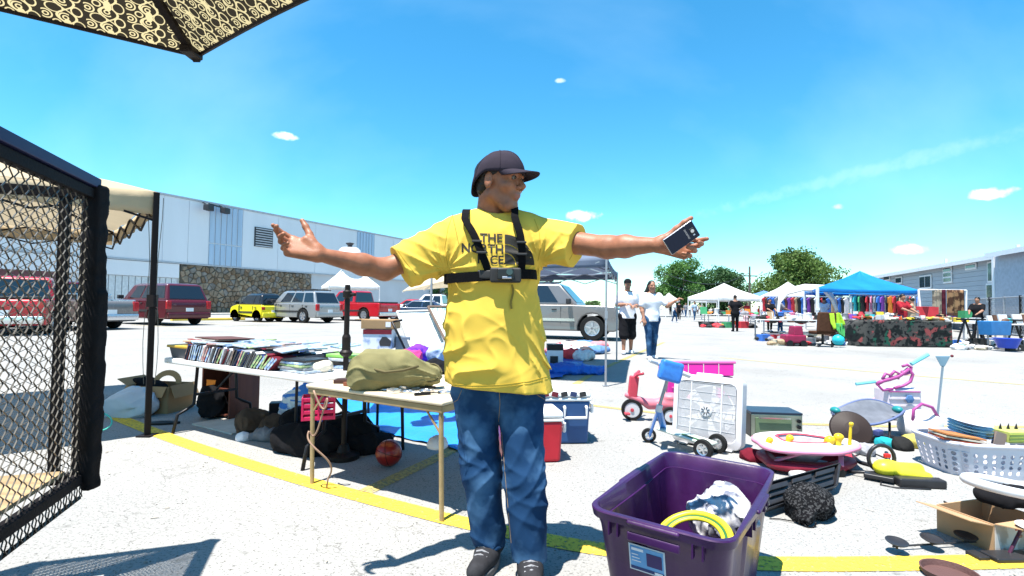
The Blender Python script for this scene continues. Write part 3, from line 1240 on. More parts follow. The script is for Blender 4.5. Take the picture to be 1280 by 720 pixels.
 if rack:
  for y in (-1, 1):
   part('roof_rail', MB().bar((t0 + .2, y * wt * .42, zt + .06), (t1 - .25, y * wt * .42, zt + .06), .05), M_PLAST, root)
  for x in (t0 + .4, (t0 + t1) / 2, t1 - .6):
   part('roof_bar', MB().bar((x, -wt * .42, zt + .09), (x, wt * .42, zt + .09), .05, .03), M_PLAST, root)
 if style == 'pickup':
  x0, x1 = -L / 2 + .08, b0 - .05
  if tonneau:
   part('bed_cover', MB().box(((x0 + x1) / 2, 0, belt + .035), (x1 - x0, W * .86, .07)), M_PLAST, root, bev=.02)
  else:
   for y in (-1, 1):
    part('bed_rail', MB().box(((x0 + x1) / 2, y * W * .43, belt + .015), (x1 - x0, .1, .06)), M_CHROME, root, bev=.02)
   part('toolbox', MB().box((x1 - .4, 0, belt + .12), (.5, W * .8, .28)), M_CHROME, root, bev=.02)
 return root

HEAD = math.atan2(.456, -.89)
P_MAROON = car_paint('maroon_car_paint', (.085, .006, .011))
P_YELLOW = car_paint('yellow_car_paint', (.78, .68, .02))
P_BLACK = car_paint('black_car_paint', (.015, .015, .017))
P_SILVER = car_paint('silver_car_paint', (.33, .335, .33), .5)
P_GOLDSIL = car_paint('warm_silver_car_paint', (.17, .16, .155), .3)
P_RED = car_paint('red_car_paint', (.42, .008, .014))
P_WHITE = car_paint('white_car_paint', (.75, .75, .75))
FW = Vector((-.89, .456, 0))

def rear_at(px, py, L):
 """centre of a car whose rear sits over ground pixel"""
 return G(px, py) + FW * (L / 2)

car('maroon_suv', 'maroon sport utility vehicle parked facing the stone wall, leftmost by the wall', rear_at(236, 407, 5.0), HEAD, P_MAROON, 'suv', 5.0, 2.0, 1.9, .40, 'cars parked along the building', arch_dark=False)
car('compact_car', 'tiny yellow and black two-seat car parked by the stone wall', rear_at(342, 402.5, 2.7), HEAD, P_YELLOW, 'smart', 2.7, 1.58, 1.58, .30, 'cars parked along the building', two=P_BLACK)
car('silver_suv', 'silver sport utility vehicle with a roof rack, parked right of the yellow car', rear_at(412, 404, 4.7), HEAD, P_SILVER, 'suv', 4.7, 1.9, 1.76, .38, 'cars parked along the building', rack=1)
car('pickup_truck', 'bright red pickup truck with a black bed cover, parked below the raised arm', rear_at(487, 402, 5.6), HEAD, P_RED, 'pickup', 5.6, 2.0, 1.92, .40, 'cars parked along the building', cat='truck')
car('parked_car', 'dark blue sedan parked beyond the red pickup truck', A(520, 385, 36).xy.to_3d(), HEAD + .5, car_paint('navy_car_paint', (.03, .05, .10)), 'sedan', 4.6, 1.8, 1.42, .32, 'cars parked along the building')
car('parked_car', 'red car half hidden behind the dark sedan', A(512, 385, 41).xy.to_3d(), HEAD + .4, P_RED, 'sedan', 4.6, 1.8, 1.5, .32, 'cars parked along the building')
car('pickup_truck', 'white extended cab pickup truck parked left of the man in yellow', A(545, 385, 40).xy.to_3d(), math.pi - .1, P_WHITE, 'pickup', 5.8, 2.0, 1.9, .4, 'cars parked along the building', cat='truck', tonneau=True)
car('parked_car', 'small red car far behind the white pickup truck', A(585, 385, 52).xy.to_3d(), .2, P_RED, 'suv', 4.6, 1.8, 1.6, .34, 'cars parked along the building')
car('pickup_truck', 'open silver pickup bed with maroon cab, seen from behind beside the tan tent pole', rear_at(126, 413, 5.4), HEAD + .12, P_GOLDSIL, 'pickup', 5.4, 1.95, 1.8, .38, 'cars parked along the building', cat='truck', tonneau=False, two=P_MAROON)
car('pickup_truck', 'red pickup truck seen through the wire mesh at the far left', A(30, 375, 17).xy.to_3d(), HEAD - .5, P_RED, 'pickup', 5.4, 1.95, 1.85, .38, 'cars parked along the building', cat='truck')
yk = car('silver_suv', 'large pewter silver sport utility vehicle, side on behind the grey canopy', Vector((1.22, 17.75, 0)), -0.30, P_GOLDSIL, 'suv', 5.25, 2.0, 1.9, .40, None, rack=2)
# ------------------------------------------------------------ people
def skin_mat(name, col, lip=(.22, .06, .05)):
 m = mat(name, col, rough=.48, var=.20, scale=26, bump=.25, bscale=220, spec=.35)
 N, L, b = nodes_of(m)
 b.inputs['Subsurface Weight'].default_value = .08
 b.inputs['Subsurface Radius'].default_value = (.02, .008, .004)
 a = N.new('ShaderNodeAttribute')
 a.attribute_name = 'lip'
 x = N.new('ShaderNodeMix')
 x.data_type = 'RGBA'
 L.new(a.outputs['Fac'], x.inputs[0])
 L.new(b.inputs['Base Color'].links[0].from_socket, x.inputs[6])
 x.inputs[7].default_value = (*lip, 1)
 a2 = N.new('ShaderNodeAttribute')
 a2.attribute_name = 'stubble'
 y = N.new('ShaderNodeMix')
 y.data_type = 'RGBA'
 L.new(a2.outputs['Fac'], y.inputs[0])
 L.new(x.outputs[2], y.inputs[6])
 y.inputs[7].default_value = (.09, .055, .04, 1)
 L.new(y.outputs[2], b.inputs['Base Color'])
 return m

M_SKIN = skin_mat('tan_skin', (.30, .118, .062))
M_SKIN2 = skin_mat('brown_skin', (.33, .16, .10))
M_HAIR = mat('black_hair', (.012, .010, .009), rough=.45, var=.3, scale=40, stretch=(1, 1, .2))
M_DENIM = mat('blue_denim', (.012, .042, .105), rough=.86, col2=(.10, .22, .39), scale=5.5, thr=(.48, .80), bump=.35, bscale=420)
M_BLACKCLOTH = mat('black_cloth', (.010, .010, .012), rough=.9, var=.2, bump=.2, bscale=200)
M_WHITECLOTH = mat('white_cloth', (.66, .66, .70), rough=.9, var=.05, bump=.2, bscale=120)

def frame3(f, up=(0, 0, 1)):
 """columns: forward, left, up"""
 f = Vector(f).normalized()
 l = Vector(up).cross(f).normalized()
 u = f.cross(l)
 return Matrix((f, l, u)).transposed()

def head_prims(s, c, R, k=1.0, female=False):
 c = Vector(c)

 def T(x, y, z):
  return c + R @ Vector((x * k, y * k, z * k))
 r9 = [[R[i][j] for j in range(3)] for i in range(3)]
 s.ell(T(-.012, 0, .040), (.098 * k, .076 * k, .086 * k), r9, k=.02)
 s.ell(T(.030, 0, -.022), (.060 * k, .056 * k, .080 * k), r9, k=.03)
 s.cap(T(.052, -.016, -.098), T(.052, .016, -.098), .024 * k, k=.03)                  # chin
 for y in (-1, 1):
  s.cap(T(-.006, y * .046, -.055), T(.045, y * .020, -.096), .018 * k, .016 * k, k=.03)  # jaw
  s.ell(T(.058, y * .042, -.022), (.024 * k, .022 * k, .018 * k), r9, k=.025)        # cheekbone
 s.cap(T(.074, -.036, .030), T(.074, .036, .030), .017 * k, k=.015)                    # brow
 for y in (-1, 1):
  s.ell(T(.097, y * .031, .010), (.014 * k, .017 * k, .011 * k), r9, k=.012, op=1)   # eye socket
 s.cap(T(.084, 0, .014), T(.113, 0, -.020), .0085 * k, .0115 * k, k=.010)               # nose bridge to tip
 for y in (-1, 1):
  s.ell(T(.098, y * .013, -.027), (.012 * k, .009 * k, .009 * k), r9, k=.008)
 s.cap(T(.073, -.020, -.052), T(.073, .020, -.052), .014 * k, k=.014)
 s.cap(T(.083, -.015, -.053), T(.083, .015, -.053), .0055 * k, k=.006)                 # upper lip
 s.cap(T(.080, -.013, -.067), T(.080, .013, -.067), .0062 * k, k=.006)                 # lower lip
 for y in (-1, 1):
  s.ell(T(-.008, y * .078, -.004), (.020 * k, .008 * k, .033 * k), r9, k=.010)       # ear
  s.ell(T(-.004, y * .088, .002), (.010 * k, .006 * k, .018 * k), r9, k=.006, op=1)

def head_attrs(me, c, R, k=1.0, stub=.5):
 n = len(me.vertices)
 co = np.empty(n * 3, np.float32)
 me.vertices.foreach_get('co', co)
 co = co.reshape(-1, 3)
 loc = (co - np.array(c, np.float32)) @ np.array([[R[i][j] for j in range(3)] for i in range(3)], np.float32) / k
 x, y, z = loc.T
 lip = ((x > .080) & (np.abs(y) < .022) & (z < -.049) & (z > -.075)).astype(np.float32) * .55
 st = np.clip((-.035 - z) / .02, 0, 1) * (z > -.13) * (x > .0) * np.clip(1.2 - np.abs(y) / .06, 0, 1) * stub * (lip < .1) * (np.abs(np.array(loc)).max(1) < .15)
 for nm, v in (('lip', lip), ('stubble', st.astype(np.float32))):
  a = me.attributes.new(nm, 'FLOAT', 'POINT')
  a.data.foreach_set('value', v)

def hand_prims(s, w, d, n, th, k=1.0, curls=(20, 20, 20, 20), curl2=None, spread=5, thumb=(.55, .75, .1), tcurl=20, gap=0):
 """w wrist, d finger direction, n palm normal (fingers curl that way), th side of the thumb"""
 w, d = Vector(w), Vector(d).normalized()
 n = Vector(n)
 n = (n - d * n.dot(d)).normalized()
 t = d.cross(n).normalized()
 if t.dot(Vector(th)) < 0:
  t = -t
 pl = .088 * k
 for y, r in ((-.027, .0135), (-.009, .0145), (.010, .0145), (.028, .0135)):
  s.cap(w + t * y * k * .55, w + d * pl + t * y * k * 1.05, r * k * 1.05, r * k * .92, k=.014 * k)
 s.cap(w + t * .020 * k + d * .012 * k + n * .006 * k, w + d * .05 * k + t * .036 * k + n * .010 * k, .017 * k, .014 * k, k=.012 * k)  # ball of the thumb
 lens = [(.036, .024, .019), (.043, .028, .021), (.040, .026, .020), (.031, .019, .017)]
 for i in range(4):
  off = (.030, .010, -.010, -.029)[i]
  p = w + d * (pl - abs(i - 1) * .003 * k) + t * off * k
  ang = math.radians((1.2 - i) * spread)
  fd = (d * math.cos(ang) + t * math.sin(ang)).normalized()
  c1 = curls[i]
  c2 = curl2[i] if curl2 else c1 * 1.1
  acc = 0
  r = (.0088, .0092, .0088, .0076)[i] * k
  for j, (ln, cc) in enumerate(zip(lens[i], (c1, c2, c2 * .7))):
   acc += math.radians(cc)
   dd = fd * math.cos(acc) + n * math.sin(acc)
   q = p + dd * ln * k
   s.cap(p, q, r * (1 - .07 * j), r * (1 - .07 * (j + 1)) , k=.0045 * k)
   p = q
 # thumb
 p = w + d * .028 * k + t * .034 * k + n * .008 * k
 td = (d * thumb[0] + t * thumb[1] + n * thumb[2]).normalized()
 for j, ln in enumerate((.034, .032, .026)):
  q = p + td * ln * k
  s.cap(p, q, (.0135, .0108, .0098)[j] * k, (.0108, .0100, .0082)[j] * k, k=.008 * k)
  p = q
  a = math.radians(tcurl)
  td = (td * math.cos(a) + (d * .7 + n * .3).normalized() * math.sin(a)).normalized()

def body_prims(J, k=1.0, neck=1.0, girth=1.0, leg=1.0):
 s = S()
 V = {n: Vector(p) for n, p in J.items()}
 ax = (V['sL'] - V['sR']).normalized()
 fwd = Vector(J['f'])
 g_ = girth * k
 mid = (V['sL'] + V['sR']) / 2
 pel = (V['hL'] + V['hR']) / 2
 chest = mid.lerp(pel, .25)
 s.cap(chest - ax * .085 * k, chest + ax * .085 * k, .108 * g_, k=.05, sq=(fwd, .95))
 s.cap(chest, mid.lerp(pel, .75), .135 * g_, .130 * g_, k=.06, sq=(fwd, .82))
 s.cap(pel - ax * .055 * k, pel + ax * .055 * k, .115 * g_, k=.05, sq=(fwd, .95))
 s.cap(mid - ax * .10 * k + Vector((0, 0, .02)), mid + ax * .10 * k + Vector((0, 0, .02)), .06 * k, k=.05)
 s.cap(V['nk'], V['nk'].lerp(V['hd'], .60), .064 * neck * k, .058 * neck * k, k=.03)
 for S_ in 'LR':
  s.cap(V['s' + S_], V['e' + S_], .056 * k, .042 * k, k=.04)
  s.cap(V['e' + S_], V['e' + S_].lerp(V['w' + S_], .35), .041 * k, .043 * k, k=.03)
  s.cap(V['e' + S_].lerp(V['w' + S_], .35), V['w' + S_], .042 * k, .025 * k, k=.02)
  s.cap(V['h' + S_], V['k' + S_], .085 * g_ * leg, .056 * k * leg, k=.05)
  s.cap(V['k' + S_], V['k' + S_].lerp(V['a' + S_], .35), .055 * k * leg, .056 * k * leg, k=.03)
  s.cap(V['k' + S_].lerp(V['a' + S_], .35), V['a' + S_], .054 * k, .036 * k, k=.02)
  s.cap(V['a' + S_] + Vector((0, 0, -.03)) * k, V['a' + S_].lerp(V['t' + S_], .6) + Vector((0, 0, .004)), .033 * k, .022 * k, k=.02)
 return s

# ---- the man in the yellow T-shirt
YB = 2.17
J = dict(nk=A(617, 277, 2.20), sR=A(566, 301, 2.19), sL=A(667, 297, 2.17), eR=A(481, 337, 2.08), eL=A(760, 309, 1.98),
         wR=A(398, 318, 1.90), wL=A(824, 306, 1.84), hR=A(596, 492, 2.20), hL=A(648, 490, 2.18), kR=A(601, 590, 2.17), kL=A(655, 596, 2.10),
         aR=A(614, 672, 2.20), aL=A(661, 690, 2.09), f=(0.05, -1, 0))
J['tR'] = Vector((J['aR'].x - .055, J['aR'].y - .165, .035))
J['tL'] = Vector((J['aL'].x + .01, J['aL'].y - .18, .035))
HF = Vector((.86, -.50, -.05)).normalized()
HR = frame3(HF)
HC = A(625, 229, 2.13)
J['hd'] = HC
man = thing('person', 'man in yellow T-shirt, jeans and dark cap with arms spread wide, holding a phone', 'person', (J['aR'].x / 2 + J['aL'].x / 2, 2.15, 0))
bs = body_prims(J, 1.0, neck=1.02, girth=.80, leg=.68)
head_prims(bs, HC, HR, 1.02)
bs.cap(J['nk'] + Vector((-.022, .01, 0)), HC + HR @ Vector((-.045, 0, -.05)), .056, .050, k=.03)
# his right hand, open towards the camera, thumb up
hand_prims(bs, J['wR'], (-.92, -.22, .26), (.10, -.80, .52), (.2, 0, 1), 1.16, (10, 30, 44, 54), (16, 38, 44, 46), 6, (.62, .80, .0), 4)
# his left hand, round the phone
hand_prims(bs, J['wL'], (.90, -.05, -.12), (.15, -1, .10), (0, 0, 1), 1.06, (10, 24, 40, 50), (30, 62, 78, 80), 2, (.62, .74, .34), 6)
V_, F_ = sdf(bs, .0042)
me = mkmesh('body', V_, F_)
head_attrs(me, HC, HR, 1.02, .38)
part('body', me, M_SKIN, man, world=True, smooth=True)
# eyes, brows
for y in (-1, 1):
 ec = HC + HR @ Vector((.0835, y * .0315, .012)) * 1.02
 e = part('eye', MB().sph(ec, .0100, 14, 10), mat('eye_white', (.16, .14, .13), rough=.2, var=0), man, world=True, smooth=True)
 part('iris', MB().sph(ec + HR @ Vector((.0055, 0, -.001)), .0068, 10, 8), mat('dark_iris', (.02, .012, .008), rough=.1, var=0), e, world=True, smooth=True)
 bp = [HC + HR @ Vector((.093 - .012 * abs(t - .35), y * (.012 + .038 * t), .0285 + .006 * math.sin(t * 3))) * 1.02 for t in [i / 6 for i in range(7)]]
 part('eyebrow', MB().tube(bp, [.002, .0035, .004, .004, .0035, .003, .0015], 6), M_HAIR, man, world=True, smooth=True)
# hair: short, shows behind and under the cap
hsd = S()
r9 = [[HR[i][j] for j in range(3)] for i in range(3)]
hsd.ell(HC + HR @ Vector((-.020, 0, .034)) * 1.02, (.101, .084, .088), r9)
hsd.cap(HC + HR @ Vector((-.060, -.03, -.03)), HC + HR @ Vector((-.060, .03, -.03)), .030, k=.03)
hsd.ell(HC + HR @ Vector((.075, 0, -.03)) * 1.02, (.10, .2, .072), r9, k=.006, op=1)
hsd.ell(HC + HR @ Vector((.03, 0, -.075)) * 1.02, (.080, .2, .065), r9, k=.01, op=1)
for y in (-1, 1):
 hsd.ell(HC + HR @ Vector((-.010, y * .086, -.006)) * 1.02, (.027, .025, .040), r9, k=.004, op=1)
sdf_part('hair', hsd, .004, M_HAIR, man, post=lambda P, d: d + .0015 * snoise(P, 240, 4))

# cap
M_CAP = mat('charcoal_cap_cloth', (.034, .027, .038), rough=.85, var=.12, scale=25, bump=.3, bscale=420)

def HP(x, y, z):
 return HC + HR @ Vector((x, y, z)) * 1.02

crown = MB()
NU, NV = 40, 12
for j in range(NV + 1):
 t = j / NV * math.pi / 2
 for i in range(NU):
  a = 2 * math.pi * i / NU
  seam = 1 + .010 * abs(math.cos(a * 3))
  x = math.cos(a) * (.117 if math.cos(a) > 0 else .113) * math.cos(t) ** .80 * seam - .012
  y = math.sin(a) * .093 * math.cos(t) ** .80 * seam
  z = .030 + .098 * math.sin(t) * (1 + .05 * math.cos(a)) - .082 * max(0, -math.cos(a)) ** 1.3 * (1 - t / 1.57)
  crown.v.append(tuple(HP(x, y, z)))
for j in range(NV):
 for i in range(NU):
  crown.f.append((j * NU + i, j * NU + (i + 1) % NU, (j + 1) * NU + (i + 1) % NU, (j + 1) * NU + i))
capo = part('cap', crown, M_CAP, man, world=True, smooth=True, solid=.004, label='charcoal baseball cap')
seams = MB()
for k in range(3):
 a = k * math.pi / 3
 pts = []
 for i in range(25):
  t = -math.pi / 2 + math.pi * i / 24
  sgn = 1 if t >= 0 else -1
  tt = math.pi / 2 - abs(t)
  aa = a + (0 if t >= 0 else math.pi)
  x = math.cos(aa) * (.119 if math.cos(aa) > 0 else .115) * math.cos(tt) ** .8 * 1.01 - .012
  y = math.sin(aa) * .095 * math.cos(tt) ** .8 * 1.01
  z = .032 + .0995 * math.sin(tt) * (1 + .05 * math.cos(aa)) - .082 * max(0, -math.cos(aa)) ** 1.3 * (1 - tt / 1.57)
  pts.append(HP(x, y, z))
 seams.tube(pts, .0016, 5)
part('seam', seams, M_CAP, capo, world=True, smooth=True)
part('button', MB().sph(HP(-.012, 0, .131), (.009, .009, .005)), M_CAP, capo, world=True, smooth=True)

def visor(u, v):
 a = (u - .5) * 2 * 1.18
 xr = .108 * math.cos(a) * .98 - .004
 yr = .090 * math.sin(a)
 ext = .078 * (math.cos(a * 1.28) ** .55 if abs(a * 1.28) < 1.57 else 0) + .001
 x = xr + v * ext
 z = .046 - .014 * v + (-.28) * (yr * (1 - .15 * v)) ** 2 / .09 * (.55 + .65 * v)
 return HP(x, yr * (1 - .10 * v), z)

part('visor', MB().grid(visor, 28, 8), M_CAP, capo, world=True, smooth=True, solid=.004)

# T-shirt
M_SHIRT = mat('yellow_cotton', (.72, .48, .075), rough=.92, var=.05, scale=9, bump=.25, bscale=380, spec=.2, transl=.06)
_n, _l = M_SHIRT.node_tree.nodes, M_SHIRT.node_tree.links
sh = S()
V = J

def Y(x, y, dy=0.0):
 return A(x, y, YB + dy)

ft = Vector((0, 1, 0))
sh.cap(Y(585, 308), Y(646, 305), .118, k=.05, sq=(ft, .98))
sh.cap(Y(596, 330), Y(641, 328), .115, k=.05, sq=(ft, .98))
sh.cap(Y(610, 345), Y(612, 400), .156, .160, k=.06, sq=(ft, .76))
sh.cap(Y(630, 345), Y(637, 400), .120, .124, k=.06, sq=(ft, .85))
sh.cap(Y(602, 400), Y(600, 505), .134, .146, k=.06, sq=(ft, .95))
sh.cap(Y(633, 400), Y(647, 500), .126, .146, k=.06, sq=(ft, .95))
sh.cap(Y(588, 290), Y(646, 287), .070, k=.05, sq=(ft, 1.05))
sh.cap(Y(598, 280), Y(636, 279), .058, k=.04)
# sleeves
SA, SB = V['sR'] + Vector((0, 0, .012)), V['sR'].lerp(V['eR'], .95) + Vector((0, 0, .000))
sh.cap(SA, SB, .078, .074, k=.06)
sh.cap(SA + Vector((.01, 0, -.05)), SB + Vector((.045, 0, -.040)), .055, .055, k=.05)
TA, TB = V['sL'] + Vector((0, 0, .012)), V['sL'].lerp(V['eL'], .90)
sh.cap(TA, TB, .076, .070, k=.06)
sh.cap(TA + Vector((-.01, 0, -.05)), TB + Vector((-.04, 0, -.040)), .052, .055, k=.05)
# openings: neck, sleeves, hem
hem_n = (A(624, 560, YB) - A(624, 480, YB)).normalized() + Vector((-.085, 0, 0))
dR = (SB - SA).normalized()
dL = (TB - TA).normalized()
cutR = SA + dR * .262
cutL = TA + dL * .215
sh.cap(V['nk'] + Vector((0, 0, -.012)), V['nk'].lerp(HC, .8), .066, .085, k=.010, op=1)
HEMC = A(622, 483, YB)
shirt_n = [(HEMC, hem_n.normalized())]

def shirt_post(P, d):
 x, z = P[:, 0], P[:, 2]
 u = (x - HEMC.x) / .24
 v = (z - HEMC.z)                       # 0 at hem .. .7 at shoulder
 w = np.clip(1.25 - v / .40, 0, 1)
 nz_ = snoise(P, 5.5, 6, 3)
 # hanging swags across the belly, deeper to his left
 ph = (17 * (.62 * (x - HEMC.x) + .78 * v) + 5 * u * u + 2.4 * nz_ + 1.3 * snoise(P, 12, 5, 17))
 ph2 = (44 * (.80 * (x - HEMC.x) + .45 * v) + 4.0 * nz_ + 1.5 * snoise(P, 10, 5, 13))
 f1 = (1 - np.abs(np.sin(ph))) ** 1.6
 f1 = f1 * w * (.35 + .65 * np.clip(.5 + snoise(P, 7, 5, 9), 0, 1))
 # vertical flutes towards the hem
 f2 = np.sin(x * 62 + 2.5 * nz_ + v * 6) * np.clip(.9 - v / .22, 0, 1) * .5
 # pull lines fanning from the armpits
 out = 0
 for (ax_, az_) in ((A(560, 338, YB).x, A(560, 338, YB).z), (A(672, 328, YB).x, A(672, 328, YB).z)):
  rr = np.sqrt((x - ax_) ** 2 + (z - az_) ** 2)
  th_ = np.arctan2(z - az_, x - ax_)
  out = out + np.clip(1 - np.abs(np.sin(th_ * 6.5 + 1.5 * nz_)) * 1.3, 0, 1) * np.clip(rr / .05, 0, 1) * np.clip(1.25 - rr / .17, 0, 1)
 # sleeve creases
 s2 = np.clip((np.abs(x - HEMC.x - .0) - .20) / .05, 0, 1)
 f3 = (1 - np.abs(np.sin(P @ np.array((26, 18, 40), np.float32) + 2.0 * nz_))) ** 2 * s2
 dd = d - .0045 * (1 - np.abs(np.sin(ph2))) ** 2 * np.clip(1.3 - v / .4, 0, 1) * np.clip(.4 + snoise(P, 6, 5, 1), 0, 1.2) - .015 * f1 - .006 * f2 - .0095 * out - .007 * f3 + .004 * nz_ + .010 * w * snoise(P, 9, 5, 14) - .0035 * (1 - np.abs(snoise(P, 22, 6, 20))) ** 2
 for c, n in shirt_n + [(cutR, dR), (cutL, dL)]:
  c = np.array(c, np.float32)
  n = np.array(n, np.float32)
  q = P - c
  h = q @ n
  r = np.sqrt(np.maximum((q * q).sum(1) - h * h, 0))
  lim = .30 if n[2] < -.8 else .16
  dd = np.where(r < lim, np.maximum(dd, h), dd)
  # hollow the last centimetres
  inn = dd + .0135
  dd = np.where((h > -.022) & (r < lim) & (h < .02), np.maximum(dd, -inn), dd)
 return dd

V_, F_ = sdf(sh, .0045, shirt_post, pad=.03)
sme = mkmesh('t_shirt', V_, F_)
bvh_shirt = BVHTree.FromPolygons([Vector(p) for p in V_], [tuple(f) for f in F_])
so = part('t_shirt', sme, M_SHIRT, man, world=True, smooth=True, label='yellow cotton T-shirt')
smn = so.modifiers.new('s', 'SMOOTH')
smn.factor = .5
smn.iterations = 2
# collar ribbing
pts = []
for i in range(32):
 a = 2 * math.pi * i / 32
 pts.append(V['nk'] + Vector((.066 * math.cos(a), .060 * math.sin(a), -.008 + .016 * math.sin(a) - .0)))
part('collar', MB().tube(pts, .0085, 8, closed=True), M_SHIRT, man, world=True, smooth=True)

def on_shirt(x, z, off=.0025):
 o = Vector((x, .5, z))
 h = bvh_shirt.ray_cast(o, Vector((0, 1, 0)))
 if h[0] is None:
  return None
 return h[0] + Vector((0, -off, 0))

def text_mesh(txt, size, ext=0, spacing=1.0, bold=0):
 cu = bpy.data.curves.new('t', 'FONT')
 cu.body = txt
 cu.size = size
 cu.space_character = spacing
 cu.resolution_u = 3
 cu.extrude = ext
 cu.offset = bold
 o = bpy.data.objects.new('t', cu)
 COL.objects.link(o)
 dg = bpy.context.evaluated_depsgraph_get()
 me = bpy.data.meshes.new_from_object(o.evaluated_get(dg))
 bpy.data.objects.remove(o)
 bpy.data.curves.remove(cu)
 return me

M_INK = mat('black_print_ink', (.02, .018, .015), rough=.6, var=0)

def px_on_shirt(px, py, off=.0025):
 d = pixdir(px, py)
 h = bvh_shirt.ray_cast(Vector((0, 0, CAM_H)), d.normalized())
 return (h[0] - d.normalized() * off) if h[0] is not None else A(px, py, YB - .15)

def shirt_text(txt, x0, x1, y0, y1, slope=.04):
 me = text_mesh(txt, 1, bold=.022)
 bm = bmesh.new()
 bm.from_mesh(me)
 bmesh.ops.triangulate(bm, faces=bm.faces)
 for _ in range(2):
  bmesh.ops.subdivide_edges(bm, edges=[e for e in bm.edges if e.calc_length() > .12], cuts=1, use_grid_fill=False)
  bmesh.ops.triangulate(bm, faces=bm.faces)
 xs = [v.co.x for v in bm.verts]
 ys = [v.co.y for v in bm.verts]
 a, b_, c, d = min(xs), max(xs), min(ys), max(ys)
 for v in bm.verts:
  u = (v.co.x - a) / (b_ - a)
  w = (v.co.y - c) / (d - c)
  # thicken a little towards bold
  v.co = px_on_shirt(x0 + (x1 - x0) * u, y1 + (y0 - y1) * w + slope * (x1 - x0) * (u - 1), .003)
 bm.to_mesh(me)
 bm.free()
 me.materials.clear()
 part('lettering', me, M_INK, so, world=True, label='black word %s' % txt)

shirt_text('THE', 600, 628, 292.5, 303.5)
shirt_text('NORTH', 577, 629, 305.8, 317.5)
shirt_text('FACE.', 597, 632, 319.8, 330.8)
M_SEAM = mat('dark_yellow_thread', (.42, .27, .03), rough=.9, var=0)
for path in ([(557, 479), (590, 482), (625, 481), (660, 477), (690, 469)], [(557, 482), (590, 485), (625, 484), (660, 480), (690, 472)], [(497, 313), (506, 326), (522, 346)], [(724, 300), (719, 312), (711, 326)], [(566, 268), (560, 285), (556, 310), (560, 335)], [(668, 274), (674, 290), (676, 310), (672, 328)]):
 pp = []
 for i in range(len(path) - 1):
  for t in range(10):
   q0, q1 = path[i], path[i + 1]
   pp.append(px_on_shirt(q0[0] + (q1[0] - q0[0]) * t / 10, q0[1] + (q1[1] - q0[1]) * t / 10, .0006))
 pp = [p for p in pp if abs(p.y - pp[len(pp) // 2].y) < .25]
 part('seam', MB().tube(pp, .0011, 4), M_SEAM, so, world=True)
# quarter dome logo
logo = MB()

def arc_band(r0, r1, n=14):
 vs = []
 for r in (r0, r1):
  for i in range(n + 1):
   a = math.pi / 2 * i / n
   vs.append(px_on_shirt(631 + r * math.sin(a) * 1.0, 330 - r * 1.0 * math.cos(a) + r * math.sin(a) * .04, .003))
 logo.add(vs, [(i, i + 1, n + 2 + i, n + 1 + i) for i in range(n)])

for r0, r1 in ((0, 13), (14.2, 24), (25.2, 37)):
 for q in range(4):
  arc_band(r0 + (r1 - r0) * q / 4, r0 + (r1 - r0) * (q + 1) / 4)
part('logo', logo, M_INK, so, world=True, label='black quarter dome of three curved bands')

# chest harness with an action camera
M_WEB = mat('black_webbing', (.005, .005, .006), rough=.85, var=.15, scale=60, bump=.5, bscale=300)

def ribbon(pts, nrm, w, m, nm, root=None, th=.003):
 vs, fs = [], []
 n = len(pts)
 for i, p in enumerate(pts):
  d = (pts[min(i + 1, n - 1)] - pts[max(i - 1, 0)]).normalized()
  s_ = d.cross(nrm[i]).normalized() * w / 2
  vs += [p - s_ - nrm[i] * th, p + s_ - nrm[i] * th, p + s_ + nrm[i] * th, p - s_ + nrm[i] * th]
 for i in range(n - 1):
  for k in range(4):
   fs.append((i * 4 + k, i * 4 + (k + 1) % 4, (i + 1) * 4 + (k + 1) % 4, (i + 1) * 4 + k))
 fs += [(0, 1, 2, 3), (4 * n - 1, 4 * n - 2, 4 * n - 3, 4 * n - 4)]
 return part(nm, MB().add(vs, fs), m, root or harness, world=True, smooth=False)

def outward(P, C, it=3):
 """keep a strap outside what it lies on: widen dips, then smooth the distances"""
 r = [(p - c).length for p, c in zip(P, C)]
 for _ in range(2):
  r = [max(r[max(i - 1, 0):i + 2]) for i in range(len(r))]
 for _ in range(it):
  r = [r[0]] + [(r[i - 1] + 2 * r[i] + r[i + 1]) / 4 for i in range(1, len(r) - 1)] + [r[-1]]
 return [c + (p - c).normalized() * q for p, c, q in zip(P, C, r)]

harness = part('chest_harness', MB(), M_WEB, man, world=True)

def smoothpts(P, it=3):
 for _ in range(it):
  P = [P[0]] + [(P[i - 1] + P[i] * 2 + P[i + 1]) / 4 for i in range(1, len(P) - 1)] + [P[-1]]
 return P

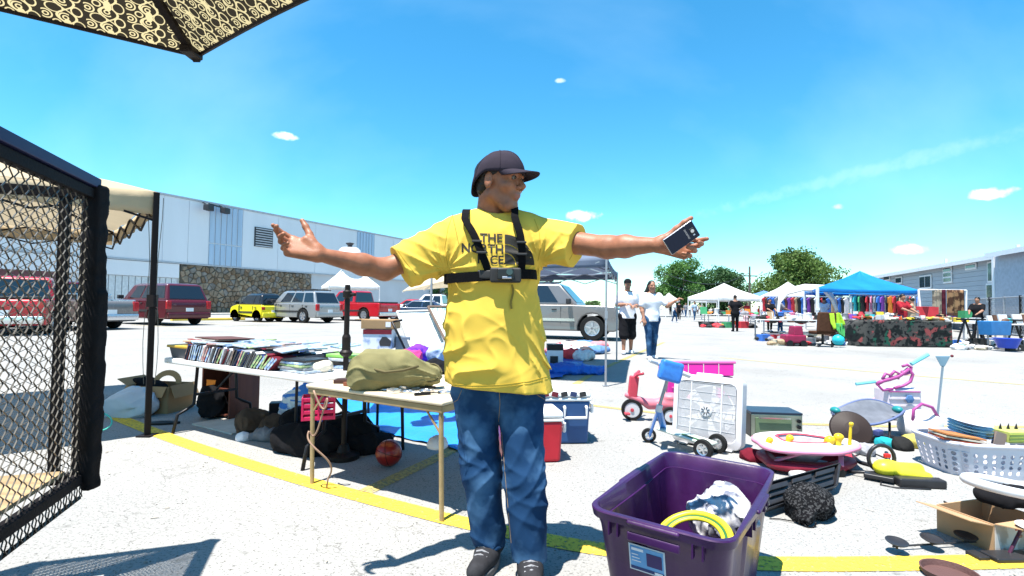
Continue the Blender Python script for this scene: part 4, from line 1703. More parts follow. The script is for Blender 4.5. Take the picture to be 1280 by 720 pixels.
bc = A(613, 347, YB)
pts, nr = [], []
for i in range(65):
 a = -math.pi / 2 + 2 * math.pi * i / 64
 d = Vector((math.cos(a), math.sin(a), 0))
 o = Vector((bc.x, YB, bc.z)) + d * .6
 o.z += -.0 + math.cos(a) * .012
 h = bvh_shirt.ray_cast(o, -d)
 if h[0]:
  q0 = h[0] + d * .004
  cc0 = Vector((bc.x, YB, o.z))
  lim = .188 / max(abs(d.x), .75)
  if (q0 - cc0).length > lim:
   q0 = cc0 + d * lim
  pts.append(q0)
  nr.append(d)
pts = outward(pts + pts[1:3], [Vector((bc.x, YB, p.z)) for p in pts + pts[1:3]])
nr = nr + nr[1:3]
ribbon(pts, nr, .040, M_WEB, 'chest_belt')
for (x0, x1, zt) in ((617, 581, 0), (651, 643, 0)):
 pts, nr = [], []
 for i in range(40):
  a = math.radians(-95 + i * 6.4)          # front low -> over the shoulder -> back
  ze = 1.25 + .15 * math.tan(min(max(a, -.5), 1.0))
  t = min(1, max(0, (ze - 1.20) / .27))
  X = A(x0 + (x1 - x0) * t + (5 * math.sin(t * 3.14) if x0 > 640 else 0), 300, YB - .1).x
  c = Vector((X, YB + .01, 1.25))
  d = Vector((0, -math.cos(a) if True else 0, math.sin(a)))
  h = bvh_shirt.ray_cast(c + d * .7, -d)
  if h[0] and h[0].z > bc.z - .01:
   pts.append(h[0] + d * .005)
   nr.append(d)
 pts = outward(pts, [Vector((p.x, YB + .01, 1.25)) for p in pts])
 st = ribbon(pts, nr, .030, M_WEB, 'shoulder_strap')
 for fr in (.22, .28):
  i = int(len(pts) * fr)
  part('buckle', MB().box(pts[i] + nr[i] * .004, (.040, .012, .009), frame3((1, 0, 0), nr[i]) if False else None), M_PLAST, st, world=True, bev=.002)
cp = px_on_shirt(632, 344, .02)
mnt = part('camera_mount', MB().box(cp, (.125, .030, .060), .0), M_PLAST, harness, world=True, bev=.008)
part('clip', MB().box(cp + Vector((-.085, .012, .002)), (.06, .02, .036), -.25), M_PLAST, harness, world=True, bev=.006)
cb = part('camera_body', MB().box(cp + Vector((.0, -.034, .002)), (.066, .034, .046)), mat('dark_gloss_plastic', (.02, .02, .022), rough=.25, var=.05), harness, world=True, bev=.006)
part('lens', MB().cyl(cp + Vector((.016, -.05, .010)), cp + Vector((.016, -.058, .010)), .0125, n=20), M_CARGLASS, cb, world=True)
part('screw', MB().cyl(cp + Vector((-.012, -.05, -.012)), cp + Vector((.024, -.05, -.012)), .005, n=12), M_CHROME, cb, world=True)
ribbon([px_on_shirt(640 + (1.5 * math.sin(i)), 356 + i * 5, .004) for i in range(7)], [Vector((0, -1, 0))] * 7, .008, mat('ochre_cord', (.25, .17, .04), rough=.9), 'hanging_strap')

# jeans
je = S()
K = Vector
je.cap(A(606, 478, 2.19), A(643, 478, 2.18), .128, k=.05, sq=(ft, .95))
je.cap(J['hR'] + K((-.008, 0, 0)), J['kR'], .098, .079, k=.018)
je.cap(J['kR'], J['aR'] + K((-.008, -.01, -.015)), .078, .070, k=.02)
je.cap(J['hL'] + K((.006, 0, 0)), J['kL'], .098, .079, k=.018)
je.cap(J['kL'], J['aL'] + K((.002, -.01, -.015)), .078, .071, k=.02)
hR_, hL_ = J['aR'] + K((0, 0, -.022)), J['aL'] + K((0, 0, -.020))
hn = K((0, 0, -1))

def jeans_post(P, d):
 nz_ = snoise(P, 6, 6, 2)
 z = P[:, 2]
 kn = np.exp(-((z - .40) / .14) ** 2)
 an = np.exp(-((z - .13) / .09) ** 2)
 cr_ = np.exp(-((z - .70) / .09) ** 2)
 f = (1 - np.abs(np.sin(z * 42 + P[:, 0] * 22 + 3 * nz_))) ** 1.5
 g2 = (1 - np.abs(np.sin(z * 26 - P[:, 0] * 34 + 3 * nz_ + 1))) ** 1.5
 dd = d - .0085 * f * (.25 + kn + 1.0 * an) * (.5 + .5 * np.sin(nz_ * 4)) - .004 * snoise(P, 18, 6, 8) - .006 * g2 * (.3 + cr_ + .5 * kn) + .007 * nz_
 lim = np.where(P[:, 0] < (J['aR'].x + J['aL'].x) / 2, hR_.z, hL_.z)
 dd = np.maximum(dd, lim - z)
 hol = (z < lim + .02)
 dd = np.where(hol, np.maximum(dd, -(dd + .006)), dd)
 return dd

V_, F_ = sdf(je, .005, jeans_post, pad=.02)
jme = mkmesh('jeans', V_, F_)
bvh_j = BVHTree.FromPolygons([Vector(p) for p in V_], [tuple(f) for f in F_])
jo = part('jeans', jme, M_DENIM, man, world=True, smooth=True, label='worn blue denim jeans')
sm_ = jo.modifiers.new('s', 'SMOOTH')
sm_.factor = .5
sm_.iterations = 2
M_THREAD = mat('tan_thread', (.30, .20, .10), rough=.9, var=0)

def on_jeans(px, py):
 d = pixdir(px, py).normalized()
 h = bvh_j.ray_cast(Vector((0, 0, CAM_H)), d)
 return h[0] - d * .001 if h[0] else None

for path in ([(624, 487), (625, 505), (623, 530)], [(577, 488), (572, 500), (561, 506)], [(668, 485), (672, 494), (682, 500)], [(627, 540), (632, 600), (640, 690)]):
 pp = []
 for i in range(len(path) - 1):
  for t in range(8):
   q = on_jeans(path[i][0] + (path[i + 1][0] - path[i][0]) * t / 8, path[i][1] + (path[i + 1][1] - path[i][1]) * t / 8)
   if q:
    pp.append(q)
 if len(pp) > 3:
  part('stitching', MB().tube(pp, .0012, 4), M_THREAD, jo, world=True)

# trainers
M_SHOE = mat('dark_grey_knit', (.030, .030, .034), rough=.85, var=.2, scale=30, bump=.5, bscale=260)
M_SOLE = mat('grey_sole', (.10, .10, .105), rough=.7)
for a, t in ((J['aR'], J['tR']), (J['aL'], J['tL'])):
 fw = K((t.x - a.x, t.y - a.y, 0)).normalized()
 sd = fw.cross(K((0, 0, 1)))
 b0 = K((a.x, a.y, 0))

 def q(f_, s_, z):
  return b0 + fw * f_ + sd * s_ + K((0, 0, z))
 s_ = S()
 s_.cap(q(-.05, 0, .060), q(.06, 0, .060), .045, .043, k=.03)
 s_.cap(q(.03, 0, .080), q(-.02, 0, .098), .040, .043, k=.03)
 s_.cap(q(.06, -.004, .052), q(.175, 0, .044), .046, .036, k=.03)
 s_.cap(q(-.04, 0, .105), q(.015, 0, .112), .047, .040, k=.012)
 s_.cap(q(-.01, 0, .16), q(-.01, 0, .09), .036, .036, k=.006, op=1)
 s_.cut(q(0, 0, .028), (0, 0, -1))
 r9 = frame3(fw)
 sdf_part('shoe', s_, .004, M_SHOE, man, post=lambda P, d: d + .0012 * snoise(P, 60, 5))
 sho = man.children[-1]
 so_ = MB()
 outl = []
 for i in range(28):
  an = 2 * math.pi * i / 28
  fx = .062 + .156 * math.cos(an)
  wx = (.044 + .008 * math.cos(an) - .007 * math.cos(2 * an)) * math.sin(an)
  outl.append((fx, wx))
 so_.prism(outl, b0 + K((0, 0, .003)), fw, sd, K((0, 0, .030)))
 part('sole', so_, M_SOLE, sho, world=True, bev=.006)
 lace = MB()
 for i in range(5):
  f_ = .045 + i * .018
  z = .112 - i * .0085
  lace.tube([q(f_, -.026, z + .000), q(f_ + .006, 0, z + .010), q(f_, .026, z + .000)], .0042, 6)
 part('lace', lace, mat('grey_lace', (.26, .26, .28), rough=.9), sho, world=True)
 # tick-shaped emblem on the outer side
 sgn = -1 if a is J['aR'] else 1
 side = -sd if (sd.x > 0) == (sgn > 0) else sd
 side = sd * (1 if sd.x * sgn > 0 else -1)
 sw = [(0, .0), (.028, .012), (.07, .040), (.025, .022), (.010, .022), (-.002, .036), (-.010, .020)]
 emb = MB().prism([(x, z) for x, z in sw], b0 + side * .047 + fw * .03 + K((0, 0, .030)), fw, (side * -.25 + K((0, 0, 1))).normalized(), side * .003)
 part('emblem', emb, M_WHITECLOTH, sho, world=True)

# phone in his left hand
Yp = 1.775
c0, c1, c2, c3 = A(862, 277, Yp - .02), A(874, 294, Yp), A(843, 317, Yp), A(828, 300, Yp - .01)
ctr = (c0 + c1 + c2 + c3) / 4
lx = ((c0 + c1) / 2 - (c2 + c3) / 2).normalized()
ly = ((c0 + c3) / 2 - (c1 + c2) / 2)
ly = (ly - lx * ly.dot(lx)).normalized()
lz = lx.cross(ly)
if lz.y > 0:
 lz = -lz
RP = Matrix((lx, ly, lz)).transposed()
phone = thing('phone', 'dark blue-black smartphone gripped in the man\'s raised left hand, back towards us', 'phone', ctr)
PL, PW = .122, .066
part('case', MB().box(ctr, (PL, PW, .008), RP), M_CHROME, phone, world=True, bev=.0035, seg=3)
pb = part('back', MB().box(ctr + lz * .0038, (PL - .004, PW - .004, .003), RP), mat('navy_gloss', (.008, .014, .035), rough=.3, var=0, spec=.25), phone, world=True, bev=.001)
part('camera_bump', MB().box(ctr + lz * .0065 + lx * .042, (.018, .020, .003), RP), M_PLAST, phone, world=True, bev=.002)
part('lens', MB().cyl(ctr + lz * .007 + lx * .042, ctr + lz * .0092 + lx * .042, .0065, n=16), M_CHROME, phone, world=True)
part('flash', MB().box(ctr + lz * .0057 + lx * .042 - ly * .016, (.007, .005, .001), RP), M_WHITECLOTH, phone, world=True)
tm = text_mesh('SAMSUNG', .0085)
xs = [v.co.x for v in tm.vertices]
for v in tm.vertices:
 v.co = ctr + lz * .0056 + ly * (v.co.x - max(xs) / 2) * (1 if ly.z > 0 else -1) - lx * (v.co.y) * (1 if ly.z > 0 else -1) * -1 + lx * .018
tm.materials.clear()
part('lettering', tm, M_CHROME, pb, world=True)

# ---- simpler figures for the market visitors
def figure(label, px, py, H, face, shirt, trousers, hair=M_HAIR, skin=M_SKIN2, res=.012, arms='down', step=.12, long_hair=False, shorts=False, capc=None, group=None, Yd=None, bend=0, sleeves=.5, girth=1.0, skirt=False, crouch=0, shoes=None, z0=0):
 b0 = G(px, py) if Yd is None else A(px, 385, Yd)
 b0 = Vector((b0.x, b0.y, 0))
 k = H / 1.75
 R = Matrix.Rotation(face, 3, 'Z')          # face 0 looks at the camera (-Y)

 def W(x, y, z):
  if bend and z > .92:
   a = math.radians(bend)
   dz = z - .92
   y, z = y - dz * math.sin(a), .92 + dz * math.cos(a) + y * 0
  return b0 + R @ Vector((x, y, z)) * k + Vector((0, 0, z0))
 h = lambda sgn: W(sgn * .085, 0, .92)
 Jd = dict(f=R @ Vector((0, -1, 0)), hd=W(0, -.02, 1.62), nk=W(0, .02, 1.44), sL=W(-.175, 0, 1.40), sR=W(.175, 0, 1.40),
              hL=W(-.085, 0, .90), hR=W(.085, 0, .90), kL=W(-.095, -step * .7, .50), kR=W(.095, step * .25, .50),
              aL=W(-.10, -step, .09), aR=W(.10, step, .09))
 Jd['tL'] = Jd['aL'] + R @ Vector((-.02, -.14, -.05)) * k
 Jd['tR'] = Jd['aR'] + R @ Vector((.02, -.14, -.05)) * k
 if arms == 'down':
  P = [(-.22, .03, 1.12), (-.24, -.08, .88), (.22, .03, 1.12), (.24, -.06, .88)]
 elif arms == 'hold':
  P = [(-.24, .02, 1.14), (-.06, -.24, 1.16), (.24, .02, 1.13), (.10, -.26, 1.12)]
 elif arms == 'wave':      # image right arm raised out, other down
  P = [(-.24, -.02, 1.14), (-.22, -.12, .90), (.32, -.10, 1.18), (.46, -.22, 1.30)]
 elif arms == 'reach':
  P = [(-.20, -.16, 1.20), (-.12, -.40, 1.10), (.20, -.16, 1.20), (.14, -.42, 1.08)]
 else:
  P = [(-.30, .08, 1.18), (-.14, -.02, .98), (.30, .08, 1.18), (.14, -.02, .98)]
 for nme, p in zip(('eL', 'wL', 'eR', 'wR'), P):
  Jd[nme] = W(*p)
 root = thing('person', label, 'person', b0, 0, group)
 s = body_prims(Jd, k, girth=girth * .86, leg=.9)
 hf = (R @ Vector((0, -1, -.05 - bend / 90))).normalized()
 HR_ = frame3(hf)
 det = res < .014
 if det:
  head_prims(s, Jd['hd'], HR_, k)
 else:
  s.ell(Jd['hd'], (.095 * k, .075 * k, .12 * k), [[HR_[i][j] for j in range(3)] for i in range(3)])
 for S_ in 'LR':
  d = (Jd['w' + S_] - Jd['e' + S_]).normalized()
  if det:
   hand_prims(s, Jd['w' + S_], d, R @ Vector((0, .3, -1)) if arms != 'down' else R @ Vector((1 if S_ == 'L' else -1, 0, 0)), R @ Vector((0, -1, .3)), k * 1.1, (25, 30, 35, 40))
  else:
   s.cap(Jd['w' + S_], Jd['w' + S_] + d * .13 * k, .03 * k, .022 * k)
 V1, F1 = sdf(s, res * .75 if det else res)
 me = mkmesh('body', V1, F1)
 if det:
  head_attrs(me, Jd['hd'], HR_, k, 0 if long_hair else .6)
 part('body', me, skin, root, world=True, smooth=True)
 # shirt
 t = S()
 ax = (Jd['sL'] - Jd['sR']).normalized()
 mid = (Jd['sL'] + Jd['sR']) / 2
 pel = (Jd['hL'] + Jd['hR']) / 2
 ch = mid.lerp(pel, .28)
 fv = Jd['f']
 t.cap(ch - ax * .09 * k, ch + ax * .09 * k, .125 * k * girth, k=.05, sq=(fv, .95))
 t.cap(ch, pel + (pel - mid).normalized() * .05 * k, .152 * k * girth, .170 * k * girth, k=.06, sq=(fv, .85))
 t.cap(mid - ax * .10 * k, mid + ax * .10 * k, .075 * k, k=.05)
 cuts = []
 for S_ in 'LR':
  e = Jd['s' + S_].lerp(Jd['e' + S_], sleeves * 1.5)
  t.cap(Jd['s' + S_], e, .080 * k, .075 * k, k=.03)
  t.cut(e, e - Jd['s' + S_]) if False else None
 dn = (pel - mid).normalized()
 t.cut(pel + dn * .07 * k, dn)
 t.cap(Jd['nk'] + Vector((0, 0, .03 * k)), Jd['hd'], .064 * k, .08 * k, k=.01, op=1)
 sdf_part('shirt', t, res, shirt, root, post=rumple(.006, 12, 3))
 # trousers
 t = S()
 t.cap(Jd['hL'] + Vector((0, 0, -.02)), Jd['hR'] + Vector((0, 0, -.02)), .118 * k * girth, k=.05, sq=(fv, .95))
 for S_ in 'LR':
  if shorts:
   kn = Jd['k' + S_].lerp(Jd['a' + S_], .15)
   t.cap(Jd['h' + S_], kn, .108 * k, .110 * k, k=.03)
   t.cap(Jd['h' + S_], kn, .108 * k, .110 * k, k=.03)
  elif skirt:
   t.cap(Jd['h' + S_], Jd['k' + S_].lerp(Jd['a' + S_], .3), .13 * k, .17 * k, k=.08)
  else:
   t.cap(Jd['h' + S_], Jd['k' + S_], .098 * k * girth, .068 * k, k=.03)
   t.cap(Jd['k' + S_], Jd['a' + S_] + Vector((0, 0, .0)), .067 * k, .052 * k, k=.03)
 sdf_part('trousers' if not skirt else 'skirt', t, res, trousers, root, post=rumple(.005, 14, 6))
 # hair
 r9 = [[HR_[i][j] for j in range(3)] for i in range(3)]
 hc = Jd['hd']
 t = S()
 hp = lambda x, y, z: hc + HR_ @ Vector((x, y, z)) * k
 t.ell(hp(-.018, 0, .040), (.100 * k, .085 * k, .092 * k), r9)
 t.ell(hp(.075, 0, -.035), (.085 * k, .2, .085 * k), r9, k=.01, op=1)
 if long_hair:
  t.cap(hp(-.05, .04, .0), hp(-.09, .09, -.30), .06 * k, .045 * k, k=.03)
  t.cap(hp(-.05, -.04, .0), hp(-.07, -.13, -.24), .055 * k, .04 * k, k=.03)
  t.cap(hp(-.06, -.05, -.08), hp(-.09, -.22, -.24), .045 * k, .015 * k, k=.03)
 sdf_part('hair', t, min(res, .012), hair, root)
 if capc:
  t = S()
  t.ell(hp(-.012, 0, .060), (.108 * k, .090 * k, .085 * k), r9)
  t.cut(hp(0, 0, .045), HR_ @ Vector((0, 0, -1)))
  t.box(hp(.11, 0, .048), (.05 * k, .055 * k, .002), .005, r9)
  sdf_part('cap', t, min(res, .010), capc, root)
 for S_ in 'LR':
  a, e = Jd['a' + S_], Jd['t' + S_]
  t = S()
  t.cap(a + Vector((0, 0, -.045 * k)), e, .052 * k, .040 * k)
  t.cut((a.x, a.y, .012 + z0), (0, 0, -1))
  sdf_part('shoe', t, res, shoes or M_WHITECLOTH, root)
 return root

figure('man in white T-shirt, black shorts and dark cap walking beside a woman', 784, 442.5, 1.76, -.05, M_WHITECLOTH, M_BLACKCLOTH, arms='hold', shorts=True, capc=M_BLACKCLOTH, step=.10, res=.0125, girth=1.12)
figure('woman with long dark hair in white top and blue jeans walking beside a man', 814, 449, 1.68, .12, M_WHITECLOTH, M_DENIM, arms='wave', long_hair=True, step=.13, res=.0125, girth=1.10)
part('trouser_leg', MB(), M_BLACKCLOTH, None) if False else None
# ------------------------------------------------------------ patterned parasol overhead
def scroll_mat():
 m = mat('scroll_print_canvas', (.03, .024, .018), rough=.85, var=0, transl=.45)
 N, L, b = nodes_of(m)
 t = N.new('ShaderNodeTexCoord')
 uv = t.outputs['UV']

 def math_(op, a, c=None, d=None):
  n = N.new('ShaderNodeMath')
  n.operation = op
  for i, v in enumerate((a, c, d)):
   if v is None:
    continue
   if isinstance(v, (int, float)):
    n.inputs[i].default_value = v
   else:
    L.new(v, n.inputs[i])
  return n.outputs[0]
 sp = N.new('ShaderNodeSeparateXYZ')
 L.new(uv, sp.inputs[0])
 U, W_ = sp.outputs[0], sp.outputs[1]

 def ring(ou, ov, r, w, sx=1.0, sy=1.0, per=(1, 1)):
  a = math_('SUBTRACT', math_('FRACT', math_('DIVIDE', math_('ADD', U, ou), per[0])), .5)
  c = math_('SUBTRACT', math_('FRACT', math_('DIVIDE', math_('ADD', W_, ov), per[1])), .5)
  a = math_('MULTIPLY', a, per[0] * sx)
  c = math_('MULTIPLY', c, per[1] * sy)
  d = math_('SQRT', math_('ADD', math_('MULTIPLY', a, a), math_('MULTIPLY', c, c)))
  return math_('LESS_THAN', math_('ABSOLUTE', math_('SUBTRACT', d, r)), w)

 def openc(ou, ov, r, w, side):
  """a ring open on one side: reads as a curl"""
  rg = ring(ou, ov, r, w)
  a = math_('SUBTRACT', math_('FRACT', math_('ADD', U, ou)), .5)
  g = math_('GREATER_THAN', math_('MULTIPLY', a, side), -.085)
  return math_('MULTIPLY', rg, g)
 els = []
 for (x, y, s) in ((.22, .28, 1), (.22, .72, 1), (.78, .28, -1), (.78, .72, -1)):
  els.append(openc(x, y, .14, .019, s))
  els.append(openc(x, y, .06, .018, -s))
 els.append(ring(0, 0, .19, .018, 1.0, 1.25))
 els.append(ring(.5, 0, .12, .018, 1.0, .8))
 els.append(ring(.5, .5, .17, .018, 1.25, 1.0))
 els.append(ring(0, .5, .09, .018, 1, 1))
 els.append(ring(.25, .5, .05, .04, 1, .5))
 for sg in (1, -1):
  wv = math_('MULTIPLY', math_('SINE', math_('MULTIPLY', W_, 6.2832)), .22 * sg)
  q = math_('SUBTRACT', math_('FRACT', math_('ADD', math_('ADD', U, wv), .25)), .5)
  els.append(math_('LESS_THAN', math_('ABSOLUTE', q), .030))
 acc = els[0]
 for e in els[1:]:
  acc = math_('MAXIMUM', acc, e)
 x = N.new('ShaderNodeMix')
 x.data_type = 'RGBA'
 L.new(acc, x.inputs[0])
 x.inputs[6].default_value = (.030, .024, .016, 1)
 x.inputs[7].default_value = (.62, .50, .26, 1)
 L.new(x.outputs[2], b.inputs['Base Color'])
 for n in N:
  if n.bl_idname == 'ShaderNodeBsdfTranslucent':
   L.new(x.outputs[2], n.inputs[0])
 return m

M_SCROLL = scroll_mat()
M_BRONZE = mat('dark_bronze_metal', (.012, .008, .007), rough=.5, spec=.2)
PC = Vector((-.93, .17, 0))
PZ, PR, PT = 1.80, 1.30, 2.26
tip0 = A(247, 70, 1.47)
ang0 = math.atan2(tip0.y - PC.y, tip0.x - PC.x)
PR = (tip0.xy - PC.xy).length
PZ = tip0.z
para = thing('parasol', 'brown parasol with cream scroll print overhead at the upper left, its corner pointing away', 'parasol', PC)
apex = Vector((PC.x, PC.y, PZ + .46))
cor = [Vector((PC.x + PR * math.cos(ang0 + k * math.pi / 3), PC.y + PR * math.sin(ang0 + k * math.pi / 3), PZ)) for k in range(6)]
for k in range(6):
 a, b_ = cor[k], cor[(k + 1) % 6]
 vs, fs, uvs = [], [], []
 n = 10
 ex = (b_ - a).normalized()
 for i in range(n + 1):
  for j in range(n + 1):
   u, v = i / n, j / n
   edge = a.lerp(b_, u)
   p = apex.lerp(edge, v)
   sagf = 4 * u * (1 - u)
   p = p + (Vector((PC.x, PC.y, PZ)) - p).xy.to_3d().normalized() * sagf * .05 * v - Vector((0, 0, sagf * .012 * v))
   p.z += .05 * math.sin(v * math.pi) * .6
   vs.append(p)
   uvs.append(((p - a).dot(ex) / .088, v * (PR * .95) / .088))
 for i in range(n):
  for j in range(n):
   fs.append((i * (n + 1) + j, i * (n + 1) + j + 1, (i + 1) * (n + 1) + j + 1, (i + 1) * (n + 1) + j))
 me = mkmesh('canopy_panel', vs, fs)
 uvl = me.uv_layers.new(name='UVMap')
 for lp in me.loops:
  uvl.data[lp.index].uv = uvs[lp.vertex_index]
 part('canopy_panel', me, M_SCROLL, para, world=True, smooth=True)
 edge = [vs[i * (n + 1) + n] for i in range(n + 1)]
 part('hem', MB().tube(edge, .006, 6), M_BRONZE, para, world=True)
 rb = [apex.lerp(cor[k], t) + Vector((0, 0, .03 * math.sin(t * math.pi) - .014)) for t in [i / 8 for i in range(9)]]
 rib = MB()
 for i in range(8):
  rib.bar(rb[i], rb[i + 1], .020, .014)
 part('rib', rib, M_BRONZE, para, world=True)
 part('rib_tip', MB().box(cor[k] + (PC - cor[k]).xy.to_3d().normalized() * .03 + Vector((0, 0, -.004)), (.06, .035, .022), math.atan2(cor[k].y - PC.y, cor[k].x - PC.x)), M_BRONZE, para, world=True, bev=.004)
part('pole', MB().cyl((PC.x, PC.y, 0), (PC.x, PC.y, PZ + .47), .02, n=16), M_BRONZE, para, world=True)
part('base', MB().lathe([(.24, 0), (.24, .03), (.06, .09), (.035, .12), (.035, .3)], (PC.x, PC.y, 0)), M_BRONZE, para, world=True, smooth=False)

# ------------------------------------------------------------ wire mesh cage on the left
M_CAGE = mat('black_painted_steel', (.007, .006, .007), rough=.7, spec=.12, var=.3, scale=12, bump=.3, bscale=90)
M_WIRE = mat('dark_wire', (.11, .10, .085), rough=.45, metal=.4)
M_BLUE = mat('navy_blue_tape', (.008, .012, .06), rough=.5)
cA = A(112, 235, 2.02)
cA = Vector((A(109, 400, 2.0).x, 2.0, 0))
dAB = (Vector((-1.406, 1.384, 0)) - Vector((-1.63, 2.02, 0))).normalized()
cN = Vector((-dAB.y, dAB.x, 0))
if cN.x > 0:
 cN = -cN
ZB, ZTc = .385, 1.54
LEN, DEP = 1.35, .62
cage = thing('mesh_cage', 'black framed cage of diamond wire mesh with a tan board floor', 'cage', cA)
cB, cC = cA + dAB * LEN, cA + cN * DEP
cD = cB + cN * DEP

def zz(p, z):
 return Vector((p.x, p.y, z))

for p in (cA, cB, cC, cD):
 w = .05
 part('post', MB().box(zz(p, (ZB + ZTc) / 2), (w, w, ZTc - ZB), math.atan2(dAB.y, dAB.x)), M_CAGE, cage, world=True, bev=.004)
for (a, b_) in ((cA, cB), (cC, cD), (cA, cC), (cB, cD)):
 for z in (ZB + .02, ZTc - .02):
  d = (b_ - a).normalized() * .027
  part('rail', MB().bar(zz(a, z) + d, zz(b_, z) - d, .038, .038), M_CAGE, cage, world=True, bev=.003)
# padded black cover strapped round the corner post
cv = S()
cv.box(zz(cA, (ZB + ZTc) / 2 + .01) - cN * .012, (.024, .024, (ZTc - ZB) / 2 + .0), .010)
cv.box(zz(cA, ZB + .36) - cN * .034, (.010, .022, .38), .010)
sdf_part('padded_cover', cv, .009, M_CAGE, cage, post=rumple(.004, 26, 2))
part('top_tape', MB().bar(zz(cA, ZTc + .024) - cN * .004, zz(cB, ZTc + .024) - cN * .004, .05, .040), M_BLUE, cage, world=True, bev=.004)
part('strut', MB().box(zz(cA, (ZB + ZTc) / 2) + cN * .085, (.03, .03, ZTc - ZB - .08), math.atan2(dAB.y, dAB.x)), M_CAGE, cage, world=True)
fl = part('floor_board', MB().prism([(0, 0), (LEN - .08, 0), (LEN - .08, DEP - .07), (0, DEP - .07)], zz(cA, ZB + .045) + dAB * .04 + cN * .035, dAB, cN, (0, 0, .015)), mat('tan_plywood', (.34, .24, .13), rough=.8, var=.25, scale=5, stretch=(1, 6, 1)), cage, world=True)
for p in (cB, cC, cD):
 q = p + (cA + dAB * LEN / 2 + cN * DEP / 2 - p).normalized() * .03
 part('leg', MB().bar(zz(q, 0.0), zz(q, ZB - .001), .035), M_CAGE, cage, world=True)

def chain(a, b_, z0, z1, cell, r=.0027):
 """woven diamond wire: zigzag strands that bulge past one another"""
 mb = MB()
 L_ = (b_ - a).length
 e = (b_ - a).normalized()
 nrm = Vector((-e.y, e.x, 0))
 nx = int(L_ / cell)
 nz = int((z1 - z0) / (cell * .68))
 cx, cz = L_ / nx, (z1 - z0) / nz
 for i in range(nx + 1):
  for sgn in (1, -1):
   pass
 for i in range(nx):
  pts = []
  for j in range(nz + 1):
   off = (.5 if (j + i) % 2 else -.5) * 1.04
   x = (i + .5 + off * 1.0) * cx
   x = min(max(x, 0), L_)
   pts.append(a + e * x + nrm * (.0025 * (1 if ((j + i) % 2) else -1)) + Vector((0, 0, z0 + j * cz)))
  # each strand drawn as slim three-sided bars
  mb.tube(pts, r, 3)
 return mb

for (a, b_) in ((cA, cB), (cC, cD), (cA, cC)):
 part('wire_mesh', chain(a, b_, ZB + .03, ZTc - .03, .030), M_WIRE, cage, world=True, kind='stuff')
part('wire_mesh', chain(cA - cN * .01, cB - cN * .01, ZB - .055, ZB - .002, .02), M_WIRE, cage, world=True, kind='stuff')
part('rail', MB().bar(zz(cA, ZB - .058), zz(cB, ZB - .058), .010, .010), M_CAGE, cage, world=True)
# small reflector plate standing above the frame, out of the picture to the left
solo('wire_loop', MB().tube([A(114 + 26 * math.cos(t), 527 - 13 * math.sin(t), 4.05 + .1 * math.sin(t)) for t in [i * .26 for i in range(-7, 8)]], .006, 6), mat('teal_cord', (.05, .42, .33), rough=.6),
     'thin teal cord looped out from behind the black cage post', 'cord')

# ------------------------------------------------------------ tents
def tent(label, corners, zeave, zpeak, m_roof, m_pole, val=.18, polew=.035, m_under=None, group=None, legs=(0, 1, 2, 3), name='canopy_tent', scallop=False, truss=True):
 """corners: four ground points in order"""
 c = sum((Vector((p[0], p[1], 0)) for p in corners), Vector()) / 4
 root = thing(name, label, 'tent', c, 0, group)
 C = [Vector((p[0], p[1], 0)) for p in corners]
 ap = zz(c, zpeak)
 for k in range(4):
  a, b_ = zz(C[k], zeave), zz(C[(k + 1) % 4], zeave)

  def fn_(u, v, a=a, b_=b_):
   p = a.lerp(b_, u).lerp(ap, v)
   sg = 4 * u * (1 - u)
   p.z -= .10 * sg * (1 - v) * .5 + .12 * math.sin(v * math.pi) * (zpeak - zeave) * (.5 + sg * .5)
   p.z += .012 * math.sin(u * 19 + v * 7)
   return p
  part('roof_panel', MB().grid(fn_, 16, 10), m_roof, root, world=True, smooth=True)
  out = (a.lerp(b_, .5) - ap).xy.to_3d().normalized()

  def vn(u, v, a=a, b_=b_, out=out):
   p = a.lerp(b_, u)
   sg = 4 * u * (1 - u)
   p.z -= .05 * sg + v * val * (1 - .25 * sg)
   return p + out * (.012 + .014 * math.sin(u * 31) * v)
  part('valance', MB().grid(vn, 24, 3), m_roof, root, world=True, smooth=True, solid=.003)
  if truss:
   t = MB()
   nseg = 4
   for i in range(nseg):
    p, q = a.lerp(b_, i / nseg), a.lerp(b_, (i + 1) / nseg)
    t.bar(p - Vector((0, 0, .04)), q - Vector((0, 0, .24)), .016)
    t.bar(p - Vector((0, 0, .24)), q - Vector((0, 0, .04)), .016)
   part('truss', t, m_pole, root, world=True)
   part('roof_strut', MB().bar(a - Vector((0, 0, .03)), ap - Vector((0, 0, .08 + .12 * (zpeak - zeave))), .02), m_pole, root, world=True)
 for k in legs:
  lg = part('leg', MB().box(zz(C[k], zeave / 2), (polew, polew, zeave - .01), math.atan2((C[1] - C[0]).y, (C[1] - C[0]).x)), m_pole, root, world=True, bev=.003)
  part('sleeve', MB().box(zz(C[k], zeave * .55), (polew * 1.35, polew * 1.35, .10)), m_pole, lg, world=True)
  part('foot', MB().box(zz(C[k], .006), (polew * 2.6, polew * 2.6, .010)), m_pole, lg, world=True)
 return root

